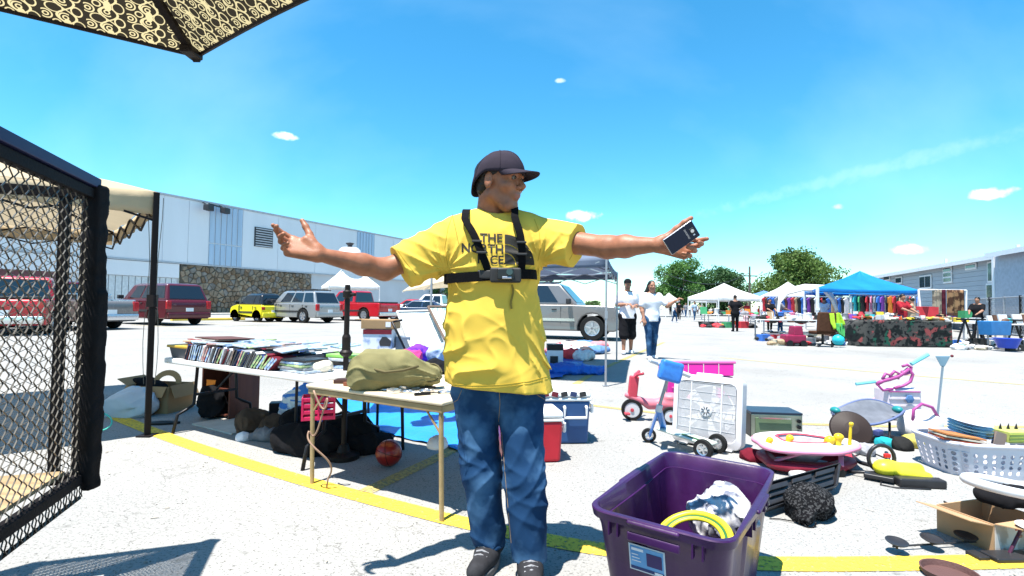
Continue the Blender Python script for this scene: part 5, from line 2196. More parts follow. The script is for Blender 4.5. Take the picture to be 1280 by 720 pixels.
M_TAN = mat('tan_tent_fabric', (.50, .40, .26), rough=.8, var=.06, scale=3, transl=.30, bump=.15, bscale=12)
M_GREYF = mat('slate_grey_tent_fabric', (.13, .16, .22), rough=.8, var=.06, scale=3, transl=.25)
M_POLEG = mat('grey_pole_metal', (.30, .31, .33), rough=.4, metal=.4)
M_POLEW = mat('white_pole_metal', (.68, .68, .68), rough=.4)
M_WTENT = mat('white_tent_fabric', (.78, .77, .75), rough=.7, var=.03, transl=.30)
k0 = G(184, 545)
kf = Vector((-.73, -.69, 0)).normalized()
kr = Vector((-.69, .73, 0)).normalized()
tent('tan canopy tent on dark poles behind the black cage', [k0, k0 + kr * 3.2, k0 + kr * 3.2 + kf * 3.0, k0 + kf * 3.0], A(190, 240, k0.y).z, 2.55, M_TAN, mat('dark_brown_pole', (.010, .007, .007), rough=.6, spec=.15), val=.19, polew=.042, legs=(0, 2, 3))
for dx in (-.05, .045):
 a = k0 + Vector((dx, 0, 1.95))
 pts = [a + Vector((.015 * math.sin(i * .9 + dx * 30), 0, -i * .17)) for i in range(10)]
 solo('string', MB().tube(pts, .003, 4), M_WIRE, 'thin dark string hanging %s the tan tent pole' % ('left of' if dx < 0 else 'right of'), 'string')
g0, g1 = G(757, 483), G(772, 450)
gl = Vector((-1.20, 7.5, 0))
gd = (g1 - g0).normalized() * 3.2
tent('slate grey canopy tent on thin poles behind the man in yellow', [g0, g0 + gd, gl + gd, gl], 1.80, 2.25, M_GREYF, M_POLEG, val=.15, polew=.028)
# far white tents behind the red pickup and right
def far_tent(label, px, pw, Y, ze, zp, m, rot=.3, m_pole=None, val=.3, group='white tents in the distance', legs=(0, 1, 2, 3)):
 c = A(px, 385, Y)
 w = pw / F * Y * 1.0
 h = w / 2 / (abs(math.cos(rot)) + abs(math.sin(rot))) * 1.4142
 C = [(c.x + h * math.cos(rot + math.pi / 4 + k * math.pi / 2), Y + h * math.sin(rot + math.pi / 4 + k * math.pi / 2)) for k in range(4)]
 return tent(label, C, ze, zp, m, m_pole or M_POLEW, val=val, polew=.06, group=group, truss=False, legs=legs)

far_tent('white pyramid tent beyond the red pickup, under the raised arm', 437, 80, 44, 2.6, 4.9, M_WTENT, .5)
t2 = thing('parasol', 'cream slanted market parasol left of the yellow shirt, beyond the tables', 'parasol', A(575, 385, 10.5).xy.to_3d())
ap = A(588, 322, 10.5)
rim = [A(503, 364, 9.6), A(560, 350, 8.9), A(640, 345, 9.4), A(655, 352, 11), A(600, 356, 12.2), A(530, 362, 11.5)]
for k in range(6):
 part('canopy_panel', MB().grid(lambda u, v: ap.lerp(rim[k].lerp(rim[(k + 1) % 6], u), v) + Vector((0, 0, .10 * math.sin(v * 3.14))), 5, 5), mat('cream_canvas', (.62, .52, .36), rough=.8, transl=.3), t2, world=True, smooth=True)
 part('rib', MB().bar(ap, rim[k] + Vector((0, 0, -.02)), .02), M_WTENT, t2, world=True)
part('pole', MB().cyl(ap.xy.to_3d(), ap, .025), M_POLEG, t2, world=True)
rv = A(437, 323, 43.6)
wc = thing('tent_cap', 'white vent cap with a black knob on the pyramid tent, showing above the raised arm', 'tent cap', rv)
part('cap', MB().lathe([(1.1, -.12), (.97, .22), (.88, .75), (.66, .92), (.0005, .97)], rv, n=20), M_WTENT, wc, world=True, smooth=True)
part('knob', MB().lathe([(.22, .94), (.18, 1.1), (.37, 1.32), (.0005, 1.4)], rv, n=14), M_LEGB if 'M_LEGB' in globals() else M_DARK, wc, world=True)
# ------------------------------------------------------------ folding tables
M_TTOP = mat('white_plastic_top', (.66, .64, .62), rough=.5, var=.05, scale=8)
M_GOLD = mat('tan_painted_steel', (.33, .24, .12), rough=.45, metal=.2, var=.15, scale=14)
M_LEGB = mat('black_leg_steel', (.012, .012, .014), rough=.4, metal=.3)
M_CREAMT = mat('cream_vinyl_top', (.60, .50, .36), rough=.6, var=.08, scale=6)
TZ = .62

def frame2(a, b_):
 e = (b_ - a).xy.to_3d().normalized()
 return e, Vector((-e.y, e.x, 0))

# long white table with the disc cases
LA, LB = G(205, 447, TZ), G(404, 473, TZ)
LE, LN = frame2(LA, LB)
LL = (LB - LA).length
lt = thing('folding_table', 'long white folding table on black legs, covered in rows of disc cases', 'table', LA.xy.to_3d())
part('tabletop', MB().prism([(0, 0), (LL, 0), (LL, .72), (0, .72)], zz(LA, TZ - .045), LE, LN, (0, 0, .045)), M_TTOP, lt, world=True, bev=.012, seg=3)
for s_ in (.16, LL - .20):
 for t_ in (.06, .66):
  top = zz(LA, TZ - .05) + LE * s_ + LN * (.36 + (t_ - .36) * .55)
  kn = zz(LA, .22) + LE * s_ + LN * (.36 + (t_ - .36) * .62)
  el = zz(LA, .15) + LE * s_ + LN * (.36 + (t_ - .36) * 1.05)
  ft_ = zz(LA, .0) + LE * s_ + LN * (.36 + (t_ - .36) * 1.15)
  part('leg', MB().tube([top, kn, (kn + el) / 2 - Vector((0, 0, .005)), el, ft_], .013, 8), M_LEGB, lt, world=True, smooth=True)
 part('crossbar', MB().bar(zz(LA, .30) + LE * s_ + LN * .17, zz(LA, .30) + LE * s_ + LN * .55, .02), M_LEGB, lt, world=True)
 part('brace', MB().bar(zz(LA, TZ - .05) + LE * (s_ + (.35 if s_ < 1 else -.35)) + LN * .36, zz(LA, .32) + LE * s_ + LN * .36, .014), M_LEGB, lt, world=True)

def onL(s_, t_, z=0):
 return zz(LA, TZ + z) + LE * s_ + LN * t_

random.seed(5)
M_DVD = [mat('case_' + n, c, rough=.3, var=.1, coat=.3) for n, c in (('black', (.02, .02, .022)), ('charcoal', (.045, .045, .05)), ('white', (.62, .62, .64)), ('maroon', (.16, .02, .03)), ('grey', (.25, .26, .28)), ('navy', (.02, .04, .12)))]
M_COV = [mat('cover_' + n, c, rough=.3, col2=c2, scale=30, var=.1, coat=.4) for n, c, c2 in (('pale', (.60, .60, .62), (.2, .3, .4)), ('red', (.45, .05, .05), (.7, .6, .5)), ('blue', (.08, .2, .45), (.6, .7, .75)), ('dark', (.04, .04, .05), (.3, .2, .15)), ('green', (.1, .3, .12), (.6, .6, .3)))]

def case(c, lean, w, h, t, ang, m, m2, label, group):
 """upright case: spine towards us, leaning along the row"""
 R = Matrix.Rotation(ang, 3, 'Z') @ Matrix.Rotation(lean, 3, 'Y')
 root = part('disc_case', MB().box((0, 0, 0), (t, w, h), R), m)
 root.location = c
 setprops(root, label, 'disc case', group)
 sp = part('insert', MB().box(R @ Vector((0, -w / 2 - .0012, 0)), (t * .72, .002, h * .94), R), m2, root)
 return root

ang = math.atan2(LE.y, LE.x)
def where(i, n):
 ords = ['first', 'second', 'third', 'fourth', 'fifth', 'sixth', 'seventh', 'eighth', 'ninth', 'tenth', 'eleventh', 'twelfth', 'thirteenth', 'fourteenth', 'fifteenth', 'sixteenth', 'seventeenth', 'eighteenth', 'nineteenth', 'twentieth']
 return ords[i] + ' from its left end' if i < n / 2 else (ords[n - 1 - i] + ' from its right end' if i < n - 1 else 'last at its right end')

rows = [(.085, .34, 1.52, 36, .115, 'front'), (.27, .30, 1.62, 26, .10, 'middle'), (.46, .34, 1.72, 20, .10, 'back')]
for (t_, s0, s1, n, h, nm) in rows:
 for i in range(n):
  s_ = s0 + (s1 - s0) * i / n + random.uniform(-.004, .004)
  lean = .42 + random.uniform(-.12, .12) + .45 * (i / n) ** 2
  hh = .135 if t_ < .2 else .12
  c = onL(s_, t_, hh / 2 * math.cos(lean) + .006)
  case(c, lean, .155, hh, random.choice((.014, .014, .02, .026)), ang, random.choice(M_DVD[:2] + M_DVD), random.choice(M_COV + M_DVD[:1] * 3),
             'disc case leaning in the %s row, %s' % (nm, where(i, n)), 'disc cases in the %s row' % nm)
 # loose covers lying across the row tops
 for i in range(int(n / 3)):
  s_ = s0 + (s1 - s0) * (i + random.random() * .8) / int(n / 3)
  R = Matrix.Rotation(ang + random.uniform(-.5, .5), 3, 'Z') @ Euler((random.uniform(-.12, .12), random.uniform(-.12, .12), 0)).to_matrix()
  solo('disc_case', MB().box(onL(s_, t_ + random.uniform(.0, .10), .142 + random.uniform(0, .012)), (.135, .19, .012), R), random.choice(M_COV[:1] * 4 + M_COV), 'disc case lying flat on top of the %s row, %s' % (nm, where(i, int(n / 3))), 'disc case', 'flat cases over the %s row' % nm, bev=.002, seg=1)
# stacks at the right end
for k in range(5):
 R = Matrix.Rotation(ang + random.uniform(-.12, .12), 3, 'Z')
 solo('book', MB().box(onL(1.66 + random.uniform(-.02, .02), .14, .012 + k * .018), (.30 - k * .012, .20, .016), R), random.choice(M_DVD + M_COV), ['bottom', 'second', 'middle', 'fourth', 'top'][k] + ' slim volume of the flat stack at the right end of the white table', 'book', bev=.002, seg=1)
for k in range(4):
 R = Matrix.Rotation(ang + .3 + random.uniform(-.12, .12), 3, 'Z')
 solo('book', MB().box(onL(1.74 + random.uniform(-.02, .02), .46, .015 + k * .026), (.26, .19, .022), R), [M_COV[2], M_DVD[0], M_COV[0], mat('lime_cover', (.25, .55, .12), rough=.4)][k], ['bottom', 'second', 'third', 'lime green topmost'][k] + ' volume of the pile beside the lime green cover', 'book', bev=.002, seg=1)
# yellow tray with folders at the left end
tr = thing('tray', 'yellow tray piled with papers at the left end of the long table', 'tray', onL(.17, .30))
part('basin', MB().box(onL(.17, .26, .045), (.30, .42, .09), ang, top=(1.1, 1.08)), mat('dark_grey_plastic', (.07, .075, .085), rough=.5), tr, world=True, bev=.008)
part('rim', MB().box(onL(.17, .26, .098), (.36, .48, .022), ang), mat('mustard_plastic', (.50, .30, .03), rough=.45), tr, world=True, bev=.006)
cs = [(.45, .10, .12), (.08, .03, .02), (.55, .35, .2), (.3, .05, .04), (.5, .45, .4), (.10, .04, .03)]
for k in range(6):
 R = Matrix.Rotation(ang + random.uniform(-.35, .35), 3, 'Z') @ Euler((random.uniform(-.05, .05), random.uniform(-.04, .04), 0)).to_matrix()
 solo('folder', MB().box(onL(.22 + k * .045, .26, .118 + k * .011), (.38, .30, .008), R), mat('folder_%s' % 'abcdef'[k], cs[k], rough=.6), ['pink', 'dark brown', 'tan', 'red', 'cream', 'topmost brown'][k] + ' folder in the pile over the yellow tray', 'folder')

# card table with tan frame
CA, CB = G(382, 480, .60), G(553, 503, .60)
CE, CN_ = frame2(CA, CB)
CLn = (CB - CA).length
ct = thing('card_table', 'square card table with tan steel legs carrying an olive bag', 'table', CA.xy.to_3d())
CW = .86
part('tabletop', MB().prism([(0, 0), (CLn, 0), (CLn, CW), (0, CW)], zz(CA, .578), CE, CN_, (0, 0, .022)), M_CREAMT, ct, world=True, bev=.008)
part('apron', MB().prism([(.01, .01), (CLn - .01, .01), (CLn - .01, CW - .01), (.01, CW - .01)], zz(CA, .540), CE, CN_, (0, 0, .036)), M_GOLD, ct, world=True, bev=.004)
for i, (s_, t_, px, py) in enumerate(((.03, .03, 390, 605), (CLn - .03, .03, 552, 652), (CLn - .03, CW - .03, None, None), (.03, CW - .03, None, None))):
 top = zz(CA, .545) + CE * s_ + CN_ * t_
 ft_ = G(px, py) if px else top.xy.to_3d() + CN_ * .03
 part('leg', MB().cyl(ft_, top, .0125, .0135, n=12), M_GOLD if i < 2 else M_LEGB, ct, world=True, smooth=False)
 part('brace', MB().bar(top + CE * (.10 if s_ < .5 else -.10), top.lerp(ft_, .22), .009), M_GOLD, ct, world=True)

def onC(s_, t_, z=0):
 return zz(CA, .60 + z) + CE * s_ + CN_ * t_

# olive duffel
M_OLIVE = mat('olive_canvas', (.20, .18, .085), rough=.85, var=.12, scale=8, bump=.4, bscale=160)
b = S()
p0, p1 = A(462, 462, 2.98), A(540, 462, 3.02)
p0.z = p1.z = .715
b.cap(p0, p0.lerp(p1, .5) + Vector((0, 0, .015)), .108, .100, k=.05, sq=((0, 0, 1), 1.0))
b.cap(p0.lerp(p1, .5) + Vector((0, 0, .005)), p1 - Vector((0, 0, .04)), .095, .060, k=.05)
b.cap(p0 + Vector((-.03, -.02, -.04)), p0 + Vector((.1, .02, -.04)), .075, .08, k=.05)
b.cut((0, 0, .602), (0, 0, -1))

def duf(P, d):
 e = (p1 - p0).normalized()
 s_ = (P - np.array(p0, np.float32)) @ np.array(e, np.float32)
 nz_ = snoise(P, 9, 6, 4)
 fan = (1 - np.abs(np.sin(np.arctan2(P[:, 2] - .66, P[:, 1] - 2.98) * 5 + nz_ * 2 + s_ * 3))) ** 2
 return d - .012 * fan * np.clip(np.abs(s_ - .14) / .16, .1, 1) + .010 * nz_ + .004 * snoise(P, 26, 6, 8)

b_ = sdf_part('duffel_bag', b, .006, M_OLIVE, None, post=duf, world=False)
setprops(b_, 'slumped olive canvas duffel bag on the card table', 'bag')
part('drawcord', MB().tube([p1 + Vector((.00 + .055 * math.cos(t), .02 + .03 * math.sin(t) - .04, -.02 + .05 * math.sin(t))) for t in [i * .45 for i in range(14)]], .006, 6), mat('olive_webbing', (.12, .10, .05), rough=.9), b_, smooth=True)
part('strap', MB().tube([p0 + Vector((.02, -.09, .02)), p0 + Vector((.12, -.12, .00)), p0 + Vector((.22, -.11, .01)), p0 + Vector((.30, -.07, .03))], .008, 6), mat('olive_webbing', (.12, .10, .05)), b_, smooth=True)
# trinkets along its front edge
random.seed(9)
trk = [('silver_watch', M_CHROME), ('belt_buckle', M_CHROME), ('wallet', mat('dark_brown_leather', (.05, .02, .015), rough=.5)), ('key_ring', M_CHROME), ('bracelet', M_CHROME), ('pocket_knife', M_LEGB), ('coin_purse', mat('rust_leather', (.2, .06, .03), rough=.5))]
spots = [(.16, .16, 2), (.40, .12, 3), (.48, .17, 0), (.57, .11, 4), (.63, .20, 1), (.72, .12, 3), (.78, .20, 0), (.84, .10, 5), (.66, .07, 1), (.28, .10, 6), (.90, .22, 4), (.74, .27, 5)]
dsc = ['at the left by the bag', 'under the middle of the bag', 'near the bag front', 'right of the bag middle', 'by the bag mouth', 'in front of the bag mouth', 'beneath the drawcord', 'near the front right corner', 'close to the front edge', 'left of the key ring', 'at the right edge of the table', 'behind the pocket knife']
for i, (s_, t_, k) in enumerate(spots):
 nm, m = trk[k]
 c = onC(s_, t_, .0)
 mb = MB()
 if nm in ('silver_watch', 'bracelet', 'key_ring'):
  mb.tube([c + Vector((.034 * math.cos(a), .026 * math.sin(a), .008)) for a in [j * math.pi / 8 for j in range(16)]], .006, 6, closed=True)
  if nm == 'silver_watch':
   mb.cyl(c + Vector((.034, 0, .002)), c + Vector((.034, 0, .016)), .018, n=14)
  if nm == 'key_ring':
   for j in range(3):
    mb.box(c + Vector((.05 + j * .012, -.02 + j * .02, .007)), (.05, .012, .004), j * .6)
 elif nm == 'pocket_knife':
  mb.box(c + Vector((0, 0, .009)), (.09, .022, .014), .5)
  mb.box(c + Vector((.06, .035, .009)), (.07, .014, .004), .55)
 else:
  mb.box(c + Vector((0, 0, .013)), (.11 if nm == 'wallet' else .07, .08 if nm == 'wallet' else .05, .022), .3 * i)
  mb.box(c + Vector((0, 0, .0255)), (.08 if nm == 'wallet' else .04, .05 if nm == 'wallet' else .03, .004), .3 * i)
 solo(nm, mb, m, nm.replace('_', ' ') + ' on the cream card table ' + dsc[i], nm.split('_')[-1], bev=.001, seg=1)
solo('cap', MB().lathe([(.085, 0), (.086, .02), (.07, .05), (.03, .068), (.0005, .072)], onC(.60, .55, .0) + Vector((.0, .0, -.42)), sc=(1, .8)), M_WHITECLOTH, 'white cap lying under the card table on the tarp', 'cap', smooth=True)

# thin black post behind
bp = A(432, 465, 3.62)
st = thing('stand', 'slim black metal pole with collars standing behind the olive bag', 'stand', bp.xy.to_3d())
zt = A(432, 356, 3.62).z
part('pole', MB().cyl((bp.x, bp.y, .02), (bp.x, bp.y, zt), .019, n=14), M_BRONZE, st, world=True)
part('collar', MB().lathe([(.02, 0), (.045, .02), (.045, .035), (.03, .05), (.03, .14), (.022, .16)], (bp.x, bp.y, A(432, 446, 3.62).z)), M_BRONZE, st, world=True)
part('collar', MB().lathe([(.02, 0), (.032, .01), (.032, .05), (.02, .06)], (bp.x, bp.y, A(432, 373, 3.62).z)), M_BRONZE, st, world=True)
part('knob', MB().cyl((bp.x, bp.y, zt - .07), (bp.x + .06, bp.y - .02, zt - .07), .012), M_BRONZE, st, world=True)
part('base', MB().lathe([(.11, 0), (.11, .03), (.05, .05), (.03, .1)], (bp.x, bp.y, 0)), M_BRONZE, st, world=True)

# back table and what stands on it
K0, K1 = A(440, 447, 4.9), A(612, 447, 5.0)
zt = .60
K0.z = K1.z = 0
KE, KN = frame2(K0, K1)
KL = (K1 - K0).length
kt = thing('folding_table', 'white folding table behind the card table, heaped with boxes and pictures', 'table', K0)
part('tabletop', MB().prism([(0, 0), (KL, 0), (KL, .7), (0, .7)], zz(K0, zt - .04), KE, KN, (0, 0, .04)), M_TTOP, kt, world=True, bev=.01)
for s_ in (.15, KL - .15):
 for t_ in (.08, .62):
  part('leg', MB().cyl(zz(K0, 0) + KE * s_ + KN * t_, zz(K0, zt - .04) + KE * s_ + KN * t_, .013, n=10), M_LEGB, kt, world=True)

def abox(px0, px1, py0, py1, Y, dep, m, label, name='box', cat='box', rot=0, lid=None, **kw):
 """box whose near face spans these pixels at distance Y"""
 a, b_ = A(px0, py1, Y), A(px1, py0, Y)
 c = Vector(((a.x + b_.x) / 2, Y + dep / 2, (a.z + b_.z) / 2))
 w, h = abs(b_.x - a.x), abs(b_.z - a.z)
 root = part(name, MB().box((0, 0, h / 2), (w, dep, h)), m, bev=.006, seg=2)
 root.location = (c.x, c.y, min(a.z, b_.z))
 root.rotation_euler = (0, 0, rot)
 setprops(root, label, cat, kw.get('group'))
 root['w'], root['h'] = w, h
 del root['w'], root['h']
 return root, w, h, dep

M_CARD = mat('brown_cardboard', (.30, .19, .10), rough=.9, var=.10, scale=3)
bx, w, h, d = abox(453, 490, 412, 436, 5.0, .22, mat('white_printed_carton', (.62, .64, .68), rough=.5, col2=(.25, .33, .50), scale=9, thr=(.5, .62)), 'white and blue printed carton with a dark appliance picture on the back table')
part('red_band', MB().box((0, -d / 2 - .002, h - .025), (w * .98, .004, .045)), mat('red_print', (.42, .03, .04), rough=.5), bx)
part('appliance_picture', MB().prism([(.03, 0), (.13, .0), (.14, .05), (.09, .09), (.05, .09), (.02, .04)], (0, -d / 2 - .0015, .03), (1, 0, 0), (0, 0, 1), (0, -.002, 0)), M_PLAST, bx)
bx, w, h, d = abox(451, 494, 400, 411, 4.98, .24, M_CARD, 'shallow brown cardboard tray box on top of the printed carton')
for y in (-1, 1):
 part('flap', MB().bar((-w / 2, y * d / 2, h), (-w / 2 - .04, y * d / 2, h + .03), .02, .004) if False else MB().box((-w / 2 - .03, y * d / 4, h), (.07, d * .45, .004)), M_CARD, bx)
part('label', MB().box((w * .3, -d / 2 - .002, h / 2), (.05, .003, .05)), M_WHITECLOTH, bx)
abox(494, 512, 421, 440, 5.1, .14, mat('grey_blue_plastic', (.16, .20, .26), rough=.4), 'grey blue plastic canister box right of the printed carton', 'bin', 'bin')
fr = MB()
for (pa, pb) in (((490, 402), (506, 436)), ((506, 436), (500, 442)), ((492, 402), (503, 400))):
 fr.tube([A(*pa, 4.95), A(*pb, 4.95)], .012, 6)
solo('hose_arm', fr, M_LEGB, 'bent black hose arm leaning at the right of the cartons', 'hose', smooth=True)

# leaning pictures
M_FLOR = mat('floral_print', (.62, .64, .60), rough=.6, col2=(.30, .40, .48), scale=7, thr=(.50, .66), detail=6)
M_STRP = mat('teal_streaked_print', (.60, .62, .55), rough=.5, col2=(.10, .32, .34), scale=6, thr=(.45, .60), stretch=(6, 1, .6))

def panel3(P, t, m, root, nm, fm=None, fw=.03):
 P = [Vector(p) for p in P]
 n = (P[1] - P[0]).cross(P[3] - P[0]).normalized()
 if n.y > 0:
  n = -n
 part(nm, MB().add([p for p in P] + [p - n * t for p in P], [(0, 1, 2, 3), (7, 6, 5, 4)] + [(i, (i + 1) % 4, 4 + (i + 1) % 4, 4 + i) for i in range(4)]), m, root, world=True)
 if fm:
  for i in range(4):
   a, b_ = P[i], P[(i + 1) % 4]
   part('frame', MB().bar(a + n * .006, b_ + n * .006, fw, .02, up=n), fm, root, world=True)

pc = thing('picture', 'large pale floral picture leaning back on the rear table', 'picture', A(525, 440, 5.0))
panel3([A(516, 441, 5.0), A(557, 438, 5.1), A(537, 389, 5.5), A(496, 390, 5.4)], .02, M_FLOR, pc, 'canvas', mat('pale_frame', (.45, .44, .42), rough=.6), .018)
pc = thing('picture', 'streaked teal and cream picture leaning right of the floral one', 'picture', A(570, 430, 5.1))
panel3([A(556, 425, 5.0), A(600, 425, 5.05), A(580, 384, 5.5), A(535, 384, 5.45)], .02, M_STRP, pc, 'canvas', mat('dark_frame', (.10, .06, .04), rough=.5), .022)

# cloths and oddments
def heap(name, label, cat, px, py, Y, r, m, seed=0, group=None, z=None, amp=.02, f=16, res=.009, k2=None):
 c = A(px, py, Y)
 if z is not None:
  c.z = z
 s_ = S()
 rnd = random.Random(seed)
 for i in range(5):
  o = Vector((rnd.uniform(-.5, .5) * r[0], rnd.uniform(-.5, .5) * r[1], rnd.uniform(0, .3) * r[2]))
  s_.ell(c + o + Vector((0, 0, r[2] * .35)), (r[0] * rnd.uniform(.45, .65), r[1] * rnd.uniform(.45, .65), r[2] * rnd.uniform(.5, .7)), k=.04)
 s_.cut(c + Vector((0, 0, .002)), (0, 0, -1))
 sc_ = r[0] / .2

 def pst(P, d):
  n0 = snoise(P, f * .8, 6, seed)
  rg = (1 - np.abs(snoise(P + .03 * n0[:, None], f * 1.1, 6, seed + 7))) ** 3
  r2 = (1 - np.abs(snoise(P, f * 2.6, 6, seed + 11))) ** 2
  return d + amp * n0 - amp * .9 * rg - amp * .3 * r2
 V, Fc = sdf(s_, res, pst, pad=.04)
 me = mkmesh(name, V, Fc)
 me.transform(Matrix.Translation(-c))
 o = part(name, me, m, None, smooth=True)
 o.location = c
 return setprops(o, label, cat, group)

def cloth(nm, c, **k):
 return mat(nm, c, rough=.9, var=.18, scale=14, bump=.3, bscale=120, **k)

heap('cloth', 'bright purple cloth bunched below the floral picture', 'cloth', 520, 438, 4.7, (.13, .12, .09), cloth('purple_cloth', (.16, .04, .42)), 2, z=.60)
heap('cloth', 'hot pink cloth beside the purple one', 'cloth', 510, 444, 4.5, (.11, .10, .05), cloth('pink_cloth', (.55, .05, .18)), 3, z=.60)
heap('cloth', 'pale blue shirt folded at the right end of the back table', 'cloth', 549, 440, 4.7, (.10, .12, .10), cloth('pale_blue_cloth', (.30, .38, .55)), 4, z=.60)
heap('cloth', 'crumpled black cloth next to the bag mouth', 'cloth', 545, 458, 3.7, (.09, .08, .06), M_BLACKCLOTH, 5, z=.60)
heap('cloth', 'lime green cloth between the cases and the olive bag', 'cloth', 425, 447, 4.0, (.16, .10, .05), cloth('lime_cloth', (.25, .50, .10)), 6, z=.62)
heap('cloth', 'cream bedding bundle at the right end of the long white table', 'cloth', 398, 462, 3.55, (.15, .10, .05), cloth('cream_cloth', (.6, .54, .44)), 7, z=.62)
mt = thing('folding_table', 'low table under the lime cloth, between the two long tables', 'table', A(425, 460, 4.1).xy.to_3d())
q = A(425, 455, 4.1)
part('tabletop', MB().box((q.x, q.y + .0, .595), (.62, .5, .03)), M_TTOP, mt, world=True, bev=.008)
for sx in (-.26, .26):
 for sy in (-.2, .2):
  part('leg', MB().cyl((q.x + sx, q.y + sy, 0), (q.x + sx, q.y + sy, .58), .012, n=8), M_LEGB, mt, world=True)

# ------------------------------------------------------------ under and around the tables
# cardboard box with open flaps
cb0 = G(163, 505)
cbx = thing('cardboard_box', 'open brown cardboard carton with its flaps up beside the tent pole', 'box', G(200, 512), -.12)
W_, D_, H_ = .46, .34, .26
for nm, c, s_ in (('side', (-W_ / 2, 0, H_ / 2), (.006, D_, H_)), ('side', (W_ / 2, 0, H_ / 2), (.006, D_, H_)), ('side', (0, -D_ / 2, H_ / 2), (W_ - .008, .006, H_)), ('side', (0, D_ / 2, H_ / 2), (W_ - .008, .006, H_)), ('bottom', (0, 0, .004), (W_ - .01, D_ - .01, .006))):
 part(nm, MB().box(c, s_), M_CARD, cbx)
part('flap', MB().box((0, -D_ / 2 - .035, H_ - .045), (W_ - .02, .005, .11), Euler((-.55, 0, 0)).to_matrix()), M_CARD, cbx)
part('flap', MB().box((-W_ / 2 - .05, 0, H_ + .03), (.13, D_ - .02, .005), Euler((0, .5, 0)).to_matrix()), M_CARD, cbx)
part('flap', MB().box((W_ / 2 + .04, 0, H_ - .05), (.005, D_ - .02, .13), Euler((0, -.4, 0)).to_matrix()), M_CARD, cbx)
arc = [(.16 * math.cos(t), .13 * math.sin(t)) for t in [i * math.pi / 12 for i in range(13)]] + [(.10 * math.cos(t), .075 * math.sin(t)) for t in [math.pi - i * math.pi / 12 for i in range(13)]]
part('handle_flap', MB().prism(arc, (.02, .05, H_), (1, 0, 0), (0, .25, 1), (0, .006, 0)), M_CARD, cbx)
for k, (x, y, m) in enumerate(((-.1, 0, M_BLACKCLOTH), (.08, .02, M_CARD))):
 pass
heap('cloth', 'black cloth stuffed in the open cardboard carton', 'cloth', 185, 486, G(200, 512).y + .02, (.20, .13, .10), M_BLACKCLOTH, 8, z=.18)
pb_ = heap('plastic_bag', 'full translucent white plastic bag in front of the cardboard carton', 'bag', 173, 520, G(173, 523).y + .10, (.30, .17, .20), mat('white_film_plastic', (.62, .64, .68), rough=.3, var=.05, transl=.25), 12, z=0.0, amp=.028, f=13, res=.010)
solo('flip_flop', MB().prism([(.13 * math.cos(a), .045 * math.sin(a) * (1.1 - .2 * math.cos(a))) for a in [i * math.pi / 8 for i in range(16)]], G(205, 530), (1, .2, 0), (-.2, 1, 0), (0, 0, .02)), M_LEGB, 'single dark sandal at the foot of the tent pole', 'sandal', bev=.004)
solo('floor_mat', MB().prism([(0, 0), (.62, 0), (.62, .36), (0, .36)], G(240, 531), LE, LN, (0, 0, .012)), mat('pale_card_sheet', (.5, .47, .42), rough=.9), 'pale sheet of card lying under the brown cabinet', 'mat')
# brown cabinet under the long table
cab = thing('cabinet', 'small dark brown cabinet with an open front below the long table', 'cabinet', G(275, 524) + Vector((0, .17, .012)), ang + .12)
M_WDB = mat('red_brown_wood', (.10, .030, .018), rough=.5, var=.25, scale=3, stretch=(5, 5, .6))
for nm, c, s_ in (('side_panel', (-.19, 0, .25), (.018, .32, .50)), ('side_panel', (.19, 0, .25), (.018, .32, .50)), ('top', (0, 0, .505), (.40, .33, .018)), ('shelf', (0, 0, .03), (.358, .31, .018)), ('back_panel', (0, .155, .25), (.358, .01, .46)), ('shelf', (0, .02, .26), (.358, .27, .015))):
 part(nm, MB().box(c, s_), M_WDB if nm != 'back_panel' else M_BLACKCLOTH, cab, bev=.002, seg=1)
bagr = heap('bag', 'black bag with an orange tag hanging in the open cabinet', 'bag', 268, 505, G(275, 524).y + .02, (.13, .09, .19), M_BLACKCLOTH, 14, z=.03)
tg = solo('tag', MB().prism([(0, 0), (.075, .012), (.085, .05), (.0, .055)], A(258, 482, G(275, 524).y - .15), (1, 0, 0), (0, 0, 1), (0, .004, 0)), mat('orange_card', (.75, .22, .02), rough=.6), 'bright orange paper tag on the black bag in the cabinet', 'tag')
# bags, shoes, box on the ground
M_BRC = cloth('dark_brown_suede', (.055, .040, .030))
heap('boot', 'dark brown slouchy boot lying left of the black box', 'boot', 312, 545, G(312, 546).y + .05, (.12, .10, .16), M_BRC, 21, z=0, res=.007)
heap('boot', 'second dark brown boot leaning over against the first', 'boot', 333, 543, G(333, 548).y + .04, (.14, .10, .12), M_BRC, 22, z=0, res=.007)
heap('cloth', 'scrap of white tissue in front of the brown boots', 'cloth', 304, 548, G(304, 549).y - .02, (.04, .03, .035), M_WHITECLOTH, 23, z=0, amp=.006, res=.005)
bx, w, h, d = abox(334, 357, 504, 526, G(345, 528).y, .12, M_LEGB, 'small upright black box behind the brown boots', rot=.3)
for i, (px, py, r, z, lab) in enumerate([(352, 545, (.20, .12, .06), 0, 'grey rumpled cloth right of the brown boots'), ]):
 heap('cloth', lab, 'cloth', px, py, G(px, py + 3).y, r, cloth('grey_cloth', (.16, .16, .17)), 31, z=z)
for i, (px, py, r, lab) in enumerate([(385, 565, (.30, .20, .16), 'large black soft bag below the pink crate'), (430, 560, (.26, .17, .22), 'black backpack standing behind the tan table leg'),
                                      (455, 562, (.24, .16, .10), 'flat black laptop sleeve near the ball'), (372, 550, (.16, .14, .20), 'black duffel at the left of the bag pile')]):
 heap('bag', lab, 'bag', px, py, G(px, py + 4).y + .12, r, M_BLACKCLOTH, 40 + i, z=0, amp=.018)
